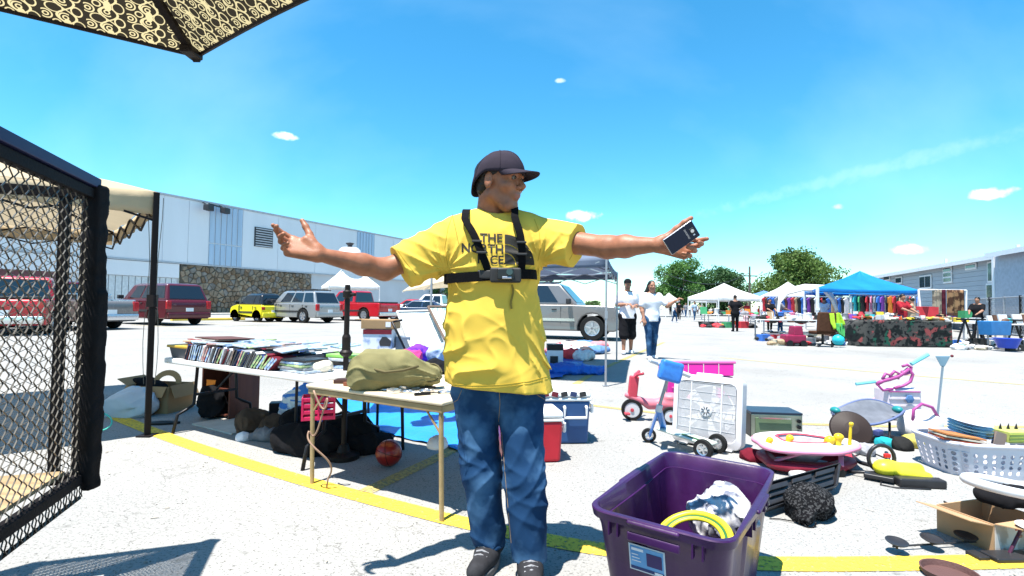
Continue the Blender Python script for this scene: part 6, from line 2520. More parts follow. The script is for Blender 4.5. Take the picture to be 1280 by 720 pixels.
heap('plastic_bag', 'blue and white striped plastic bag behind the pink crate', 'bag', 385, 520, G(388, 552).y + .45, (.27, .16, .30), mat('blue_white_film', (.04, .20, .62), rough=.35, col2=(.65, .7, .75), scale=6, thr=(.5, .56), stretch=(1, 1, 4)), 47, z=.0, amp=.02)
pk = thing('crate', 'small hot pink plastic crate with slotted sides on the black bags', 'crate', A(398, 522, 3.42), .35)
M_PINK = mat('hot_pink_plastic', (.62, .015, .10), rough=.35, coat=.2)
pw, ph, pd = .20, .145, .16
for z in range(4):
 for (c, s_) in (((0, -pd / 2, .012 + z * .041), (pw, .006, .024)), ((0, pd / 2, .012 + z * .041), (pw, .006, .024)), ((-pw / 2, 0, .012 + z * .041), (.006, pd - .008, .024)), ((pw / 2, 0, .012 + z * .041), (.006, pd - .008, .024))):
  part('slat', MB().box(c, s_), M_PINK, pk, bev=.0015, seg=1)
for sx in (-1, 0, 1):
 for sy in (-1, 1):
  part('corner_post', MB().box((sx * (pw / 2 - .001), sy * (pd / 2 - .001), ph / 2), (.012, .012, ph)), M_PINK, pk)
part('bottom', MB().box((0, 0, .004), (pw - .01, pd - .01, .006)), M_PINK, pk)
# coiled brown flex hanging on the card table leg
pts = []
for i in range(60):
 t = i / 59
 px = 392 + 16 * math.sin(t * 9) * (1 - .3 * t) + 12 * t
 py = 488 + 112 * t + (14 * math.sin(t * 21) if t < .45 else 0)
 pts.append(A(px, py, 3.0 - .02 * math.sin(t * 12)))
pts[-1].z = .01
solo('cable', MB().tube(pts, .0055, 6), mat('tan_flex', (.32, .20, .14), rough=.5), 'tan electric flex looped over the left leg of the card table', 'cable', smooth=True)
# ball
bc_ = G(483, 586)
R_ = .088
ball = MB().sph(bc_ + Vector((0, .06, R_)), R_, 40, 28)
bl = solo('ball', ball, mat('red_marbled_rubber', (.22, .010, .008), rough=.35, col2=(.42, .09, .03), scale=9, thr=(.5, .6), coat=.3, stretch=(1, 1, 2.5)), 'dark red marbled ball on the ground under the card table', 'ball', smooth=True)
for ax in ((1, 0, .2), (0, 1, .3), (.3, .2, 1)):
 u, w = basis(ax)
 part('seam', MB().tube([Vector((0, 0, R_)) + (u * math.cos(t) + w * math.sin(t)) * (R_ * 1.0) for t in [i * math.pi / 20 for i in range(40)]], .0018, 4, closed=True), M_BLACKCLOTH, bl)

# blue tarps
def tarp(label, px, m, seed=1, z=.010):
 P = [G(*p) for p in px]
 def fn_(u, v):
  p = P[0].lerp(P[1], u).lerp(P[3].lerp(P[2], u), v)
  a = snoise(np.array([[p.x, p.y, seed]], np.float32), 4.5, 6, seed)[0]
  b2 = abs(snoise(np.array([[p.x, p.y, seed + 3]], np.float32), 10, 6, seed + 4)[0])
  p.z = z + .010 + .012 * a + .014 * b2
  return p + Vector((.03 * a, .02 * b2, 0))
 return solo('tarp', MB().grid(fn_, 60, 40), m, label, 'tarp', smooth=True, solid=.002)

M_TARP = mat('blue_tarpaulin', (.02, .22, .62), rough=.4, var=.15, scale=2, bump=.3, bscale=30)
tarp('bright blue tarpaulin spread under the tables', [(448, 536), (590, 568), (655, 492), (418, 492)], M_TARP, 1)
tarp('second blue tarpaulin under the clothes pile by the grey canopy', [(640, 478), (700, 474), (752, 438), (640, 436)], mat('deep_blue_tarpaulin', (.015, .10, .42), rough=.4, var=.15, scale=2), 2)
heap('tarp', 'bunched edge of the second blue tarpaulin', 'tarp', 712, 465, G(712, 467).y, (.55, .25, .12), mat('deep_blue_tarpaulin', (.015, .10, .42)), 51, z=0, res=.014, amp=.025)
cols = [(.6, .06, .07), (.65, .62, .62), (.05, .05, .06), (.5, .35, .3), (.1, .2, .4), (.68, .2, .22), (.55, .55, .6)]
nms = ['red', 'off-white', 'black', 'tan', 'navy', 'pink', 'pale grey']
random.seed(3)
for i in range(16):
 px, py = 700 + (i % 6) * 9 + random.uniform(-4, 4), 434 + (i // 6) * 6 + random.uniform(-2, 2)
 c = i % 7
 heap('garment', ('lower ' if i < 7 else 'upper ' if i < 14 else 'topmost ') + nms[c] + ' garment in the clothes heap on the second blue tarpaulin', 'clothes', px, py, G(px, py + 2).y, (.30, .25, .12), cloth('garment_' + nms[c].replace(' ', '_'), cols[c]), 60 + i, 'heap of clothes by the grey canopy', z=.03, res=.025, amp=.035, f=9)
bx, w, h, d = abox(684, 704, 438, 462, G(695, 463).y, .22, mat('white_enamel', (.64, .65, .68), rough=.35), 'white case with a dark top behind the man, beside the clothes heap', 'case', 'case')
part('top', MB().box((0, 0, h + .05), (w * 1.02, .23, .10)), M_LEGB, bx)
part('panel', MB().box((-.02, -d / 2 - .003, h * .5), (w * .5, .006, h * .4)), M_PLAST, bx)

# coolers
def cooler(label, px0, px1, pyb, pyt, W, D, m, rot, Yb=None, sticker=False, tall=1.0):
 c = G((px0 + px1) / 2, pyb)
 H = A((px0 + px1) / 2, pyt, c.y).z
 root = thing('cooler', label, 'cooler', (c.x, c.y + D / 2, 0), rot)
 part('tub', MB().box((0, 0, H * .40), (W * .92, D * .92, H * .80), top=(1.07, 1.07)), m, root, bev=.025, seg=3)
 part('collar', MB().box((0, 0, H * .825), (W * 1.01, D * 1.01, H * .06)), M_WHT, root, bev=.008)
 part('lid', MB().box((0, 0, H * .93), (W * 1.02, D * 1.02, H * .14), top=(.95, .93)), M_WHT, root, bev=.02, seg=3)
 for sx in (-1, 1):
  hd = MB().tube([(sx * W * .50, -D * .2, H * .74), (sx * W * .56, -D * .2, H * .70), (sx * W * .56, -D * .2, H * .56), (sx * W * .56, D * .2, H * .56), (sx * W * .56, D * .2, H * .70), (sx * W * .50, D * .2, H * .74)], .014, 8)
  part('handle', hd, M_WHT, root)
 hd = MB().tube([(W * .08, -D * .50, H * .70), (W * .08, -D * .55, H * .68), (W * .08, -D * .55, H * .50), (W * .42, -D * .55, H * .50), (W * .42, -D * .55, H * .68), (W * .42, -D * .50, H * .70)], .012, 8)
 if sticker:
  part('handle', hd, M_WHT, root)
  for k in range(6):
   part('sticker', MB().box((-W * .36 + k * W * .145, -D * .512, H * .93), (W * .10, .004, H * .09), Matrix.Rotation(.2 * (-1) ** k, 3, 'Y')), random.choice([M_DVD[3], M_DVD[5], M_PLAST, M_COV[1]]), root)
 return root

random.seed(2)
cooler('navy blue ice chest with white lid and a row of stickers, behind the man', 668, 724, 556, 488, .52, .34, mat('navy_cooler_plastic', (.025, .075, .20), rough=.4), .10, sticker=True)
cooler('red ice chest with white lid, nearest the man in yellow', 622, 702, 580, 515, .44, .30, mat('red_cooler_plastic', (.50, .02, .035), rough=.4), .16)
# ------------------------------------------------------------ the purple tub
M_PURP = mat('purple_plastic', (.034, .007, .056), rough=.38, var=.25, scale=7, bump=.08, bscale=30, coat=.15)
TH = .42
t0, t1, t2_, t3 = G(733, 633, TH), G(921, 686, TH), G(975, 586, TH), G(826, 561, TH)
tc_ = (t0 + t1 + t2_ + t3) / 4
eu = ((t1 - t0) + (t2_ - t3)).normalized()
ev = Vector((-eu.y, eu.x, 0))
TWd = ((t1 - t0).length + (t2_ - t3).length) / 2
TDp = ((t3 - t0).dot(ev) + (t2_ - t1).dot(ev)) / 2
tub = thing('storage_tub', 'large open purple plastic storage tub in the foreground', 'tub', zz(tc_, 0), math.atan2(eu.y, eu.x))

def rrect(w, d, r, n=5, notch=0):
 out = []
 for (cx, cy, a0) in ((w / 2 - r, d / 2 - r, 0), (-w / 2 + r, d / 2 - r, 90), (-w / 2 + r, -d / 2 + r, 180), (w / 2 - r, -d / 2 + r, 270)):
  for k in range(n + 1):
   a = math.radians(a0 + 90 * k / n)
   out.append((cx + r * math.cos(a), cy + r * math.sin(a)))
 return out

def densify(P, step=.03):
 out = []
 for i in range(len(P)):
  a, b_ = P[i], P[(i + 1) % len(P)]
  l = math.hypot(b_[0] - a[0], b_[1] - a[1])
  n = max(1, int(l / step))
  for k in range(n):
   out.append((a[0] + (b_[0] - a[0]) * k / n, a[1] + (b_[1] - a[1]) * k / n))
 return out

base = densify(rrect(1, 1, .0, 1)) if False else None
ring0 = densify(rrect(TWd - .05, TDp - .05, .065), .02)
N0 = len(ring0)

def tub_ring(z, inset=0.0, ribs=True):
 k = .80 + .20 * (z / TH)
 out = []
 for i, (x, y) in enumerate(ring0):
  kx, ky = x * k, y * k
  # broad ribs pressed into each side
  rx = abs(x) / (TWd / 2)
  ry = abs(y) / (TDp / 2)
  rib = 0
  if ribs and z < TH * .86:
   s_ = x if ry > rx else y
   ln = TWd if ry > rx else TDp
   rib = .010 if abs(abs(s_ / ln) - .20) < .10 else 0
   rib = rib if abs(s_ / ln) < .36 else 0
  r = math.hypot(kx, ky)
  f = (r - inset - rib) / r
  out.append(Vector((kx * f, ky * f, z)))
 return out

mb = MB()
rings = [tub_ring(.0), tub_ring(.012), tub_ring(TH * .45), tub_ring(TH * .84), tub_ring(TH * .88, -.004, False), tub_ring(TH - .03, -.004, False), tub_ring(TH - .03, -.024, False), tub_ring(TH - .004, -.026, False), tub_ring(TH, -.022, False), tub_ring(TH, -.004, False), tub_ring(TH - .006, .002, False), tub_ring(TH * .86, .006, False), tub_ring(TH * .86, .014, False), tub_ring(TH * .45, .006), tub_ring(.018, .006)]
for r in rings:
 mb.v += [tuple(p) for p in r]
for j in range(len(rings) - 1):
 for i in range(N0):
  mb.f.append((j * N0 + i, j * N0 + (i + 1) % N0, (j + 1) * N0 + (i + 1) % N0, (j + 1) * N0 + i))
mb.f.append(tuple(range(N0 - 1, -1, -1)))
mb.f.append(tuple(range((len(rings) - 1) * N0, len(rings) * N0)))
tb = smoothby(part('shell', mb, M_PURP, tub), 35)
for y in (-1, 1):       # moulded grips under the rim and thickened latch lands
 part('grip', MB().box((0, y * (TDp / 2 - .004), TH - .055), (.17, .012, .03)), M_PURP, tub, bev=.006)
 part('rim_tab', MB().box((0, y * (TDp / 2 - .002), TH - .010), (.17, .022, .016)), M_PURP, tub, bev=.008)
for x in (-1, 1):
 part('rim_tab', MB().box((x * (TWd / 2 - .002), 0, TH - .010), (.022, .20, .016)), M_PURP, tub, bev=.008)
 for s_ in (-.10, -.06, .06, .10):
  part('gusset', MB().box((x * (TWd / 2 - .018), s_ * 1.6, TH - .05), (.022, .005, .045)), M_PURP, tub)
for s_ in (-.15, -.12, .12, .15):
 part('gusset', MB().box((s_, -(TDp / 2 - .018), TH - .05), (.005, .022, .045)), M_PURP, tub)
# printed label on the near side
lab = MB()
zl0, zl1 = .255, .345

def nearside(x, z, off=.0035):
 k = .80 + .20 * (z / TH)
 return Vector((x, -(TDp - .05) / 2 * k - off + .004, z))

def lq(x0, x1, z0, z1, m, nm, root, off):
 return part(nm, MB().add([nearside(x0, z0, off), nearside(x1, z0, off), nearside(x1, z1, off), nearside(x0, z1, off), nearside(x0, z0, off - .003), nearside(x1, z0, off - .003), nearside(x1, z1, off - .003), nearside(x0, z1, off - .003)], [(0, 1, 2, 3), (7, 6, 5, 4), (0, 4, 5, 1), (1, 5, 6, 2), (2, 6, 7, 3), (3, 7, 4, 0)]), m, root)

L_ = lq(-.095, .025, .235, .325, mat('white_label_paper', (.5, .55, .6), rough=.4), 'label', tub, .006)
lq(-.090, .020, .240, .320, mat('blue_label_print', (.06, .22, .46), rough=.4, col2=(.15, .35, .6), scale=14), 'print', L_, .0072)
lq(-.035, .015, .262, .306, mat('purple_print', (.03, .02, .10), rough=.4), 'tub_picture', L_, .0084)
lq(-.090, .020, .240, .250, mat('navy_print', (.01, .03, .12), rough=.4), 'band', L_, .0084)
lq(-.010, .016, .241, .249, M_WHITECLOTH, 'barcode', L_, .0094)
lq(-.085, -.045, .305, .314, M_WHITECLOTH, 'brand_band', L_, .0084)
for k in range(3):
 lq(-.085, -.055 - .004 * k, .268 + k * .011, .271 + k * .011, M_WHITECLOTH, 'text_line', L_, .0084)

def inT(x, y, z):
 return tub.location + Matrix.Rotation(tub.rotation_euler.z, 3, 'Z') @ Vector((x, y, z))

ri = thing('toy_ring', 'yellow plastic ring with a green stripe inside the purple tub', 'ring', inT(.02, -.08, .02))
ax = (Matrix.Rotation(tub.rotation_euler.z, 3, 'Z') @ Vector((-.10, -.42, .90))).normalized()
rc = inT(.035, -.10, .262)
u, w = basis(ax)
for (rr, tt, m, nm) in ((.128, .0125, mat('yellow_ring_plastic', (.55, .50, .03), rough=.35), 'outer_tube'), (.112, .006, mat('green_stripe', (.02, .12, .04), rough=.4), 'stripe'), (.102, .008, mat('yellow_ring_plastic', (.6, .5, .03)), 'inner_tube')):
 part(nm, MB().tube([rc + u * math.cos(t) * rr + w * math.sin(t) * rr for t in [i * math.pi / 24 for i in range(48)]], tt, 8, closed=True), m, ri, world=True, smooth=True)
def clampT(p, mx, my):
 q_ = Matrix.Rotation(-tub.rotation_euler.z, 3, 'Z') @ (p - tub.location)
 return inT(min(max(q_.x, -mx), mx), min(max(q_.y, -my), my), q_.z)

c = clampT(G(905, 648, .25), TWd * .43 - .145, TDp * .43 - .12)
pb2 = S()
pb2.ell(c + Vector((.04, 0, .02)), (.075, .10, .07), k=.03)
pb2.ell(c + Vector((-.05, .0, .0)), (.08, .10, .08), k=.04)
pb2.ell(c + Vector((.03, .07, .05)), (.06, .07, .05), k=.04)
o = sdf_part('plastic_bag', pb2, .0055, mat('printed_white_film', (.62, .62, .65), rough=.3, col2=(.16, .17, .22), scale=13, thr=(.50, .60), transl=.1), None, world=False,
             post=lambda P, d: d + .013 * snoise(P, 20, 6, 3) - .014 * (1 - np.abs(snoise(P, 26, 6, 9))) ** 3)
setprops(o, 'crumpled white and grey plastic bag inside the purple tub', 'bag')
solo('card', MB().prism([(-.10, 0), (.06, 0), (.06, .08), (-.10, .08)], inT(-.02, -.13, .20), (1, .1, 0), (0, .2, .9), (0, .003, 0)), mat('red_white_card', (.6, .6, .6), rough=.6, col2=(.5, .05, .1), scale=9, thr=(.5, .52)), 'small white and red card standing by the yellow ring', 'card')

# ------------------------------------------------------------ ride-on, scooter, fan
M_REDP = mat('faded_red_plastic', (.50, .05, .075), rough=.4, var=.15, scale=5, coat=.2)
M_PINKR = mat('sun_faded_pink_red', (.60, .16, .20), rough=.45, var=.15, scale=5)
M_WPL = mat('white_plastic', (.52, .52, .53), rough=.4, var=.04)
Yr = 4.95
rt = thing('ride_on_toy', 'child\'s faded red ride-on trike with white disc wheels', 'toy', G(815, 527))

def disc_wheel(px, py, Y, r, w, root, axis=(.15, 1, 0), m_hub=None):
 c = A(px, py, Y)
 c.z = r
 a = Vector(axis).normalized()
 u_ = part('wheel', MB().lathe([(r * .7, -w / 2), (r * .96, -w / 2), (r, -w * .3), (r, w * .3), (r * .96, w / 2), (r * .78, w / 2)], c, a, n=28, cap=False), M_TYRE, root, world=True)
 part('disc', MB().lathe([(.0005, -w * .45), (r * .79, -w * .42), (r * .79, w * .42), (r * .3, w * .36), (.0005, w * .42)], c, a, n=28), m_hub or M_WPL, u_, world=True, smooth=False)
 part('hub_cap', MB().lathe([(.0005, -w * .62), (r * .17, -w * .6), (r * .17, w * .6), (.0005, w * .62)], c, a, n=12), M_REDP, u_, world=True)
 return c

disc_wheel(790, 509, Yr, .103, .05, rt)
disc_wheel(838, 522, Yr - .16, .082, .05, rt)
disc_wheel(846, 514, Yr + .18, .082, .05, rt)
body = S()
body.cap(A(784, 494, Yr), A(812, 505, Yr), .026, .040, k=.03)
body.cap(A(812, 505, Yr), A(838, 505, Yr), .045, .075, k=.04)
body.cap(A(838, 505, Yr), A(856, 500, Yr + .05), .075, .07, k=.04)
body.ell(A(838, 496, Yr), (.09, .08, .04), k=.03)
sdf_part('body', body, .009, M_PINKR, rt)
part('fork', MB().bar(A(793, 470, Yr), A(790, 497, Yr), .055, .09), M_REDP, rt, world=True, bev=.012)
part('handlebar', MB().tube([A(804, 467, Yr - .12), A(798, 468, Yr - .06), A(792, 473, Yr), A(794, 468, Yr + .08), A(799, 464, Yr + .14)], .014, 8), M_REDP, rt, world=True, smooth=True)
part('pedal', MB().box(A(784, 517, Yr - .06), (.05, .06, .02)), M_REDP, rt, world=True, bev=.004)

# pink plastic rack behind
M_MAG = mat('magenta_plastic', (.58, .02, .26), rough=.4, var=.06, scale=4)
Ym = 6.2
rk = thing('toy_shelf', 'magenta plastic toy shelf panel behind the white box fan', 'shelf', G(865, 497))
for i in range(5):
 x0, x1 = 823 + i * 19, 841 + i * 19
 part('panel', MB().add([A(x0, 470, Ym), A(x1, 470, Ym), A(x1, 454, Ym + .03), A(x0, 454, Ym + .03), A(x0, 470, Ym + .08), A(x1, 470, Ym + .08), A(x1, 454, Ym + .10), A(x0, 454, Ym + .10)], [(0, 1, 2, 3), (7, 6, 5, 4), (0, 4, 5, 1), (1, 5, 6, 2), (2, 6, 7, 3), (3, 7, 4, 0)]), M_MAG, rk, world=True, bev=.01)
part('rail', MB().bar(A(822, 453, Ym + .05), A(919, 453, Ym + .05), .06, .03), mat('pale_magenta', (.62, .12, .34), rough=.4), rk, world=True, bev=.008)
for (x0, x1) in ((835, 853), (898, 916)):
 a, b_ = A(x0, 471, Ym + .02), A(x1, 490, Ym + .02)
 part('leg', MB().box(((a.x + b_.x) / 2, Ym + .06, a.z / 2), (abs(b_.x - a.x), .10, a.z)), M_MAG, rk, world=True, bev=.008)
 part('ridge', MB().box(((a.x + b_.x) / 2, Ym + .0, a.z * .5), (abs(b_.x - a.x) * .5, .02, .012)), mat('pale_magenta', (.62, .12, .34)), rk, world=True)

# box fan
fb = G(888, 560)
fan = thing('box_fan', 'white square box fan standing on the pavement, grille towards us', 'fan', (fb.x - .01, fb.y + .04, 0), -.66)
FWd, FHt, FDp = .535, .545, .14

def tilt(M_):
 return M_

Rt = Matrix.Rotation(math.radians(-7), 4, 'X')

def fpart(nm, mb, m, root=fan, **k):
 mb.v = [tuple(Rt @ Vector(v)) for v in mb.v]
 return part(nm, mb, m, root, **k)

fr_o, fr_i = rrect(FWd, FHt, .055, 6), rrect(FWd - .085, FHt - .10, .05, 6)
mb = MB()
n = len(fr_o)
for (P, y, dz) in ((fr_o, -FDp / 2 + .012, 0), (fr_o, FDp / 2, 0), (fr_i, FDp / 2, 0), (fr_i, -FDp / 2 - .002, 0)):
 mb.v += [(x, y, z + FHt / 2 + .01) for x, z in P]
for j in range(4):
 for i in range(n):
  mb.f.append((j * n + i, j * n + (i + 1) % n, ((j + 1) % 4) * n + (i + 1) % n, ((j + 1) % 4) * n + i))
M_FAN = mat('white_fan_enamel', (.56, .55, .56), rough=.4, var=.04, scale=3)
fpart('frame', mb, M_FAN, bev=.006)
fpart('top_handle', MB().box((0, 0, FHt + .018), (.20, .05, .025)), M_FAN, bev=.008)
for s_ in (-1, 1):
 fpart('foot', MB().box((s_ * .17, 0, .006), (.07, .16, .014)), M_FAN, bev=.004)
iw, ih = FWd - .10, FHt - .115
gv = MB()
for i in range(57):
 x = -iw / 2 + iw * i / 56
 gv.bar((x, -FDp / 2 + .004, FHt / 2 + .01 - ih / 2), (x, -FDp / 2 + .004, FHt / 2 + .01 + ih / 2), .0046, .003, up=(0, 1, 0))
for i in range(7):
 z = FHt / 2 + .01 - ih / 2 + ih * i / 6
 gv.bar((-iw / 2, -FDp / 2 + .001, z), (iw / 2, -FDp / 2 + .001, z), .0028, .003, up=(0, 1, 0))
fpart('grille', gv, M_FAN, kind='stuff')
for s_ in (-.27, .27):
 fpart('grille_band', MB().box((s_ * iw, -FDp / 2 - .003, FHt / 2 + .01), (.012, .006, ih)), M_FAN, bev=.002, seg=1)
hub = MB().lathe([(.0005, .0), (.040, .002), (.048, .008), (.048, .014)], (0, -FDp / 2 - .012, FHt / 2 + .01), (0, 1, 0), n=28)
hb = fpart('hub_badge', hub, M_FAN)
for i in range(8):
 a = i * .7854 + .39
 fpart('slot', MB().box((math.cos(a) * .024, -FDp / 2 - .0135, FHt / 2 + .01 + math.sin(a) * .024), (.022, .004, .005), Matrix.Rotation(-a, 3, 'Y')), M_LEGB)
for i in range(5):
 a = i * 1.2566 + .4
 bl = MB()
 for q, (r0, r1) in enumerate(((.045, .21),)):
  P = [(r0 * math.cos(a - .35), r0 * math.sin(a - .35)), (r1 * math.cos(a - .25), r1 * math.sin(a - .25)), (r1 * math.cos(a + .55), r1 * math.sin(a + .55)), (r0 * math.cos(a + .35), r0 * math.sin(a + .35))]
  bl.add([(P[0][0], .0, P[0][1] + FHt / 2), (P[1][0], -.02, P[1][1] + FHt / 2), (P[2][0], .03, P[2][1] + FHt / 2), (P[3][0], .01, P[3][1] + FHt / 2)], [(0, 1, 2, 3)])
 fpart('blade', bl, mat('pale_blade', (.45, .46, .48), rough=.4), solid=.003)
sq_ = MB()
m_ = 32
for k in range(m_):
 a = 2 * math.pi * k / m_ + math.pi / 4
 c_, q_ = math.cos(a), math.sin(a)
 mx = max(abs(c_), abs(q_))
 sq_.v += [(c_ / mx * iw * .52, .015, FHt / 2 + .01 + q_ / mx * ih * .52), (c_ * .2, .015, FHt / 2 + .01 + q_ * .2)]
for k in range(m_):
 k2 = (k + 1) % m_
 sq_.f.append((2 * k, 2 * k2, 2 * k2 + 1, 2 * k + 1))
fpart('shroud', sq_, mat('grey_shroud', (.22, .22, .24), rough=.5), solid=.004)
gb = MB()
for r_ in (.07, .12, .17, .215):
 gb.tube([(r_ * math.cos(t), FDp / 2 - .006, FHt / 2 + .01 + r_ * math.sin(t)) for t in [i * math.pi / 18 for i in range(36)]], .003, 4, closed=True)
fpart('back_guard', gb, M_FAN)
fpart('motor', MB().cyl((0, -.03, FHt / 2), (0, .05, FHt / 2), .045, n=20), M_FAN)

# scooter
Ys = 3.85
sc_ = thing('kick_scooter', 'child\'s three-wheeled scooter in blue, white and pale green before the fan', 'scooter', G(850, 568))
fw_, r1_, r2_ = G(811, 553), G(879, 574), G(897, 566)
for p, r, w in ((fw_, .058, .035), (r1_, .072, .04), (r2_, .072, .04)):
 c = zz(p, r)
 ax = Vector((.12, 1, 0)) if p is fw_ else (r2_ - r1_).normalized()
 wv_ = part('wheel', MB().lathe([(r * .6, -w / 2), (r * .94, -w / 2), (r, -w * .25), (r, w * .25), (r * .94, w / 2), (r * .6, w / 2)], c, ax, n=24, cap=False), M_TYRE, sc_, world=True)
 part('rim', MB().lathe([(r * .6, -w * .42), (r * .5, -w * .3), (r * .5, w * .3), (r * .6, w * .42)], c, ax, n=24, cap=False), M_CHROME, wv_, world=True)
 sp = MB()
 u_, q_ = basis(ax)
 for i in range(5):
  a = i * 1.2566
  d = u_ * math.cos(a) + q_ * math.sin(a)
  sp.bar(c, c + d * r * .58, .012, w * .6, up=tuple(ax))
 sp.cyl(c - Vector(ax).normalized() * w * .5, c + Vector(ax).normalized() * w * .5, r * .16, n=10)
 part('spokes', sp, M_CHROME, wv_, world=True)
part('axle', MB().cyl(zz(r1_, .072), zz(r2_, .072), .008), M_CHROME, sc_, world=True)
dk0 = zz((r1_ + r2_) / 2, .085)
dk1 = zz(fw_, .12) + Vector((.10, .0, 0))
nrm_ = Vector((0, 0, 1))
part('deck', MB().bar(dk0 + Vector((.02, 0, 0)), dk1, .13, .022), mat('pale_green_white_plastic', (.48, .56, .50), rough=.4, var=.1), sc_, world=True, bev=.01)
dd_ = part('deck_decal', MB().bar(dk0 + Vector((0, -.05, .014)) + (dk1 - dk0) * .12, dk0 + Vector((0, -.05, .014)) + (dk1 - dk0) * .6, .022, .003), mat('dark_green_print', (.04, .12, .05)), sc_, world=True)
M_SBL = mat('strong_blue_plastic', (.03, .16, .50), rough=.35, coat=.2)
nk = A(823, 512, Ys + .05)
part('neck', MB().bar(dk1 + Vector((.02, 0, 0)), nk, .05, .04), M_SBL, sc_, world=True, bev=.012)
part('fork', MB().bar(zz(fw_, .06) + Vector((0, -.025, 0)), nk, .012, .03), M_SBL, sc_, world=True, bev=.003)
part('fork', MB().bar(zz(fw_, .06) + Vector((0, .03, 0)), nk, .012, .03), M_CHROME, sc_, world=True, bev=.003)
hd = A(838, 462, Ys)
part('collar', MB().cyl(nk - Vector((0, 0, .015)), nk.lerp(hd, .12), .024, n=14), M_WPL, sc_, world=True)
part('steering_column', MB().cyl(nk, hd, .013, n=12), M_POLEG, sc_, world=True)
part('handlebar', MB().tube([A(812, 450, Ys - .05), A(835, 459, Ys), A(862, 470, Ys + .05)], [.014, .02, .014], 10), M_WPL, sc_, world=True, smooth=True)
for p, q in (((812, 450, Ys - .05), (821, 453, Ys - .03)), ((862, 470, Ys + .05), (852, 466, Ys + .03))):
 part('grip', MB().tube([A(*p), A(*q)], .019, 10), M_WPL, sc_, world=True)
sb = S()
sb.box(A(838, 464, Ys - .07), (.062, .02, .055), .022, Matrix.Rotation(.25, 3, 'Y'))
sdf_part('front_pouch', sb, .006, M_SBL, sc_, post=rumple(.003, 20, 3))

# ------------------------------------------------------------ the pile right of the tub
# small silver oven
ob = thing('toaster_oven', 'small silver countertop oven with a dark lid behind the pink play tray', 'oven', G(972, 547) + Vector((0, .12, 0)), -.10)
ow, oh, od = .42, .20, .27
part('body', MB().box((0, 0, oh / 2), (ow, od, oh)), mat('brushed_steel', (.30, .33, .27), rough=.3, metal=.7, var=.1), ob, bev=.008)
part('top', MB().box((0, 0, oh + .007), (ow * 1.01, od * 1.01, .018)), mat('dark_navy_enamel', (.02, .03, .05), rough=.35), ob, bev=.004)
part('door', MB().box((-.03, -od / 2 - .006, oh * .48), (ow * .70, .012, oh * .75)), mat('green_tinted_glass', (.12, .17, .10), rough=.12), ob, bev=.004)
part('handle', MB().bar((-.16, -od / 2 - .03, oh * .86), (.10, -od / 2 - .03, oh * .86), .012), M_CHROME, ob)
for k in range(3):
 part('knob', MB().cyl((ow * .42, -od / 2, oh * (.25 + .25 * k)), (ow * .42, -od / 2 - .02, oh * (.25 + .25 * k)), .016, n=14), M_LEGB, ob)
part('side_panel', MB().box((-ow / 2 - .002, 0, oh / 2), (.004, od * .95, oh * .92)), M_LEGB, ob)

# pink and white activity tray (walker top) with yellow toys on a red base
YW = 3.35
wk = thing('baby_walker', 'baby walker with wavy white and pink tray, yellow toys and dark red wheels base', 'walker', G(1003, 585))
M_TRAY = mat('white_pink_tray', (.58, .50, .52), rough=.35, var=.05)
M_PKR = mat('pink_rim_plastic', (.62, .22, .34), rough=.4)
M_DRED = mat('dark_red_base', (.20, .012, .03), rough=.45)
wc_ = A(1004, 551, YW + .20)
zt_ = wc_.z

def wavy(r, k=.9, n=64):
 out = []
 for i in range(n):
  a = 2 * math.pi * i / n
  rr = r * (1 + .06 * math.cos(3 * a + .5) + .04 * math.cos(5 * a))
  out.append((math.cos(a) * rr * 1.12, math.sin(a) * rr * .78))
 return out

def ringmesh(prof, n=64):
 """prof: list of (radius, z)"""
 mb_ = MB()
 for (r, z) in prof:
  mb_.v += [(wc_.x + x, wc_.y + y, z) for x, y in wavy(r, n=n)]
 for j in range(len(prof) - 1):
  for i in range(n):
   mb_.f.append((j * n + i, j * n + (i + 1) % n, (j + 1) * n + (i + 1) % n, (j + 1) * n + i))
 return mb_

part('tray', ringmesh([(.15, zt_ - .04), (.155, zt_ + .012), (.18, zt_ + .018), (.20, zt_ - .002), (.27, zt_ - .004), (.285, zt_ + .010), (.30, zt_ + .004), (.30, zt_ - .02)]), M_TRAY, wk, world=True, smooth=True)
part('rim', ringmesh([(.298, zt_ - .012), (.312, zt_ - .010), (.312, zt_ - .034), (.296, zt_ - .036), (.298, zt_ - .012)]), M_PKR, wk, world=True, smooth=True)
part('seat_ring', ringmesh([(.150, zt_ + .015), (.162, zt_ + .022), (.170, zt_ + .016)]), M_REDP, wk, world=True, smooth=True)
part('seat', ringmesh([(.150, zt_ + .0), (.13, zt_ - .08), (.08, zt_ - .13), (.002, zt_ - .14)]), cloth('pale_seat_cloth', (.55, .42, .44)), wk, world=True, smooth=True)
part('base', ringmesh([(.20, .03), (.27, .025), (.29, .05), (.28, .075), (.21, .085), (.20, .03)]), M_DRED, wk, world=True, smooth=True)
for k in range(4):
 a = .5 + k * math.pi / 2
 b0 = Vector((wc_.x + math.cos(a) * .30, wc_.y + math.sin(a) * .21, .07))
 part('strut', MB().bar(b0, (wc_.x + math.cos(a + .8) * .24, wc_.y + math.sin(a + .8) * .17, zt_ - .03), .03, .012), M_PKR, wk, world=True, bev=.003)
 part('caster', MB().cyl(b0 + Vector((0, -.012, -.045)), b0 + Vector((0, .012, -.045)), .025, n=14), M_LEGB, wk, world=True)
M_YTOY = mat('yellow_toy_plastic', (.62, .42, .02), rough=.35)
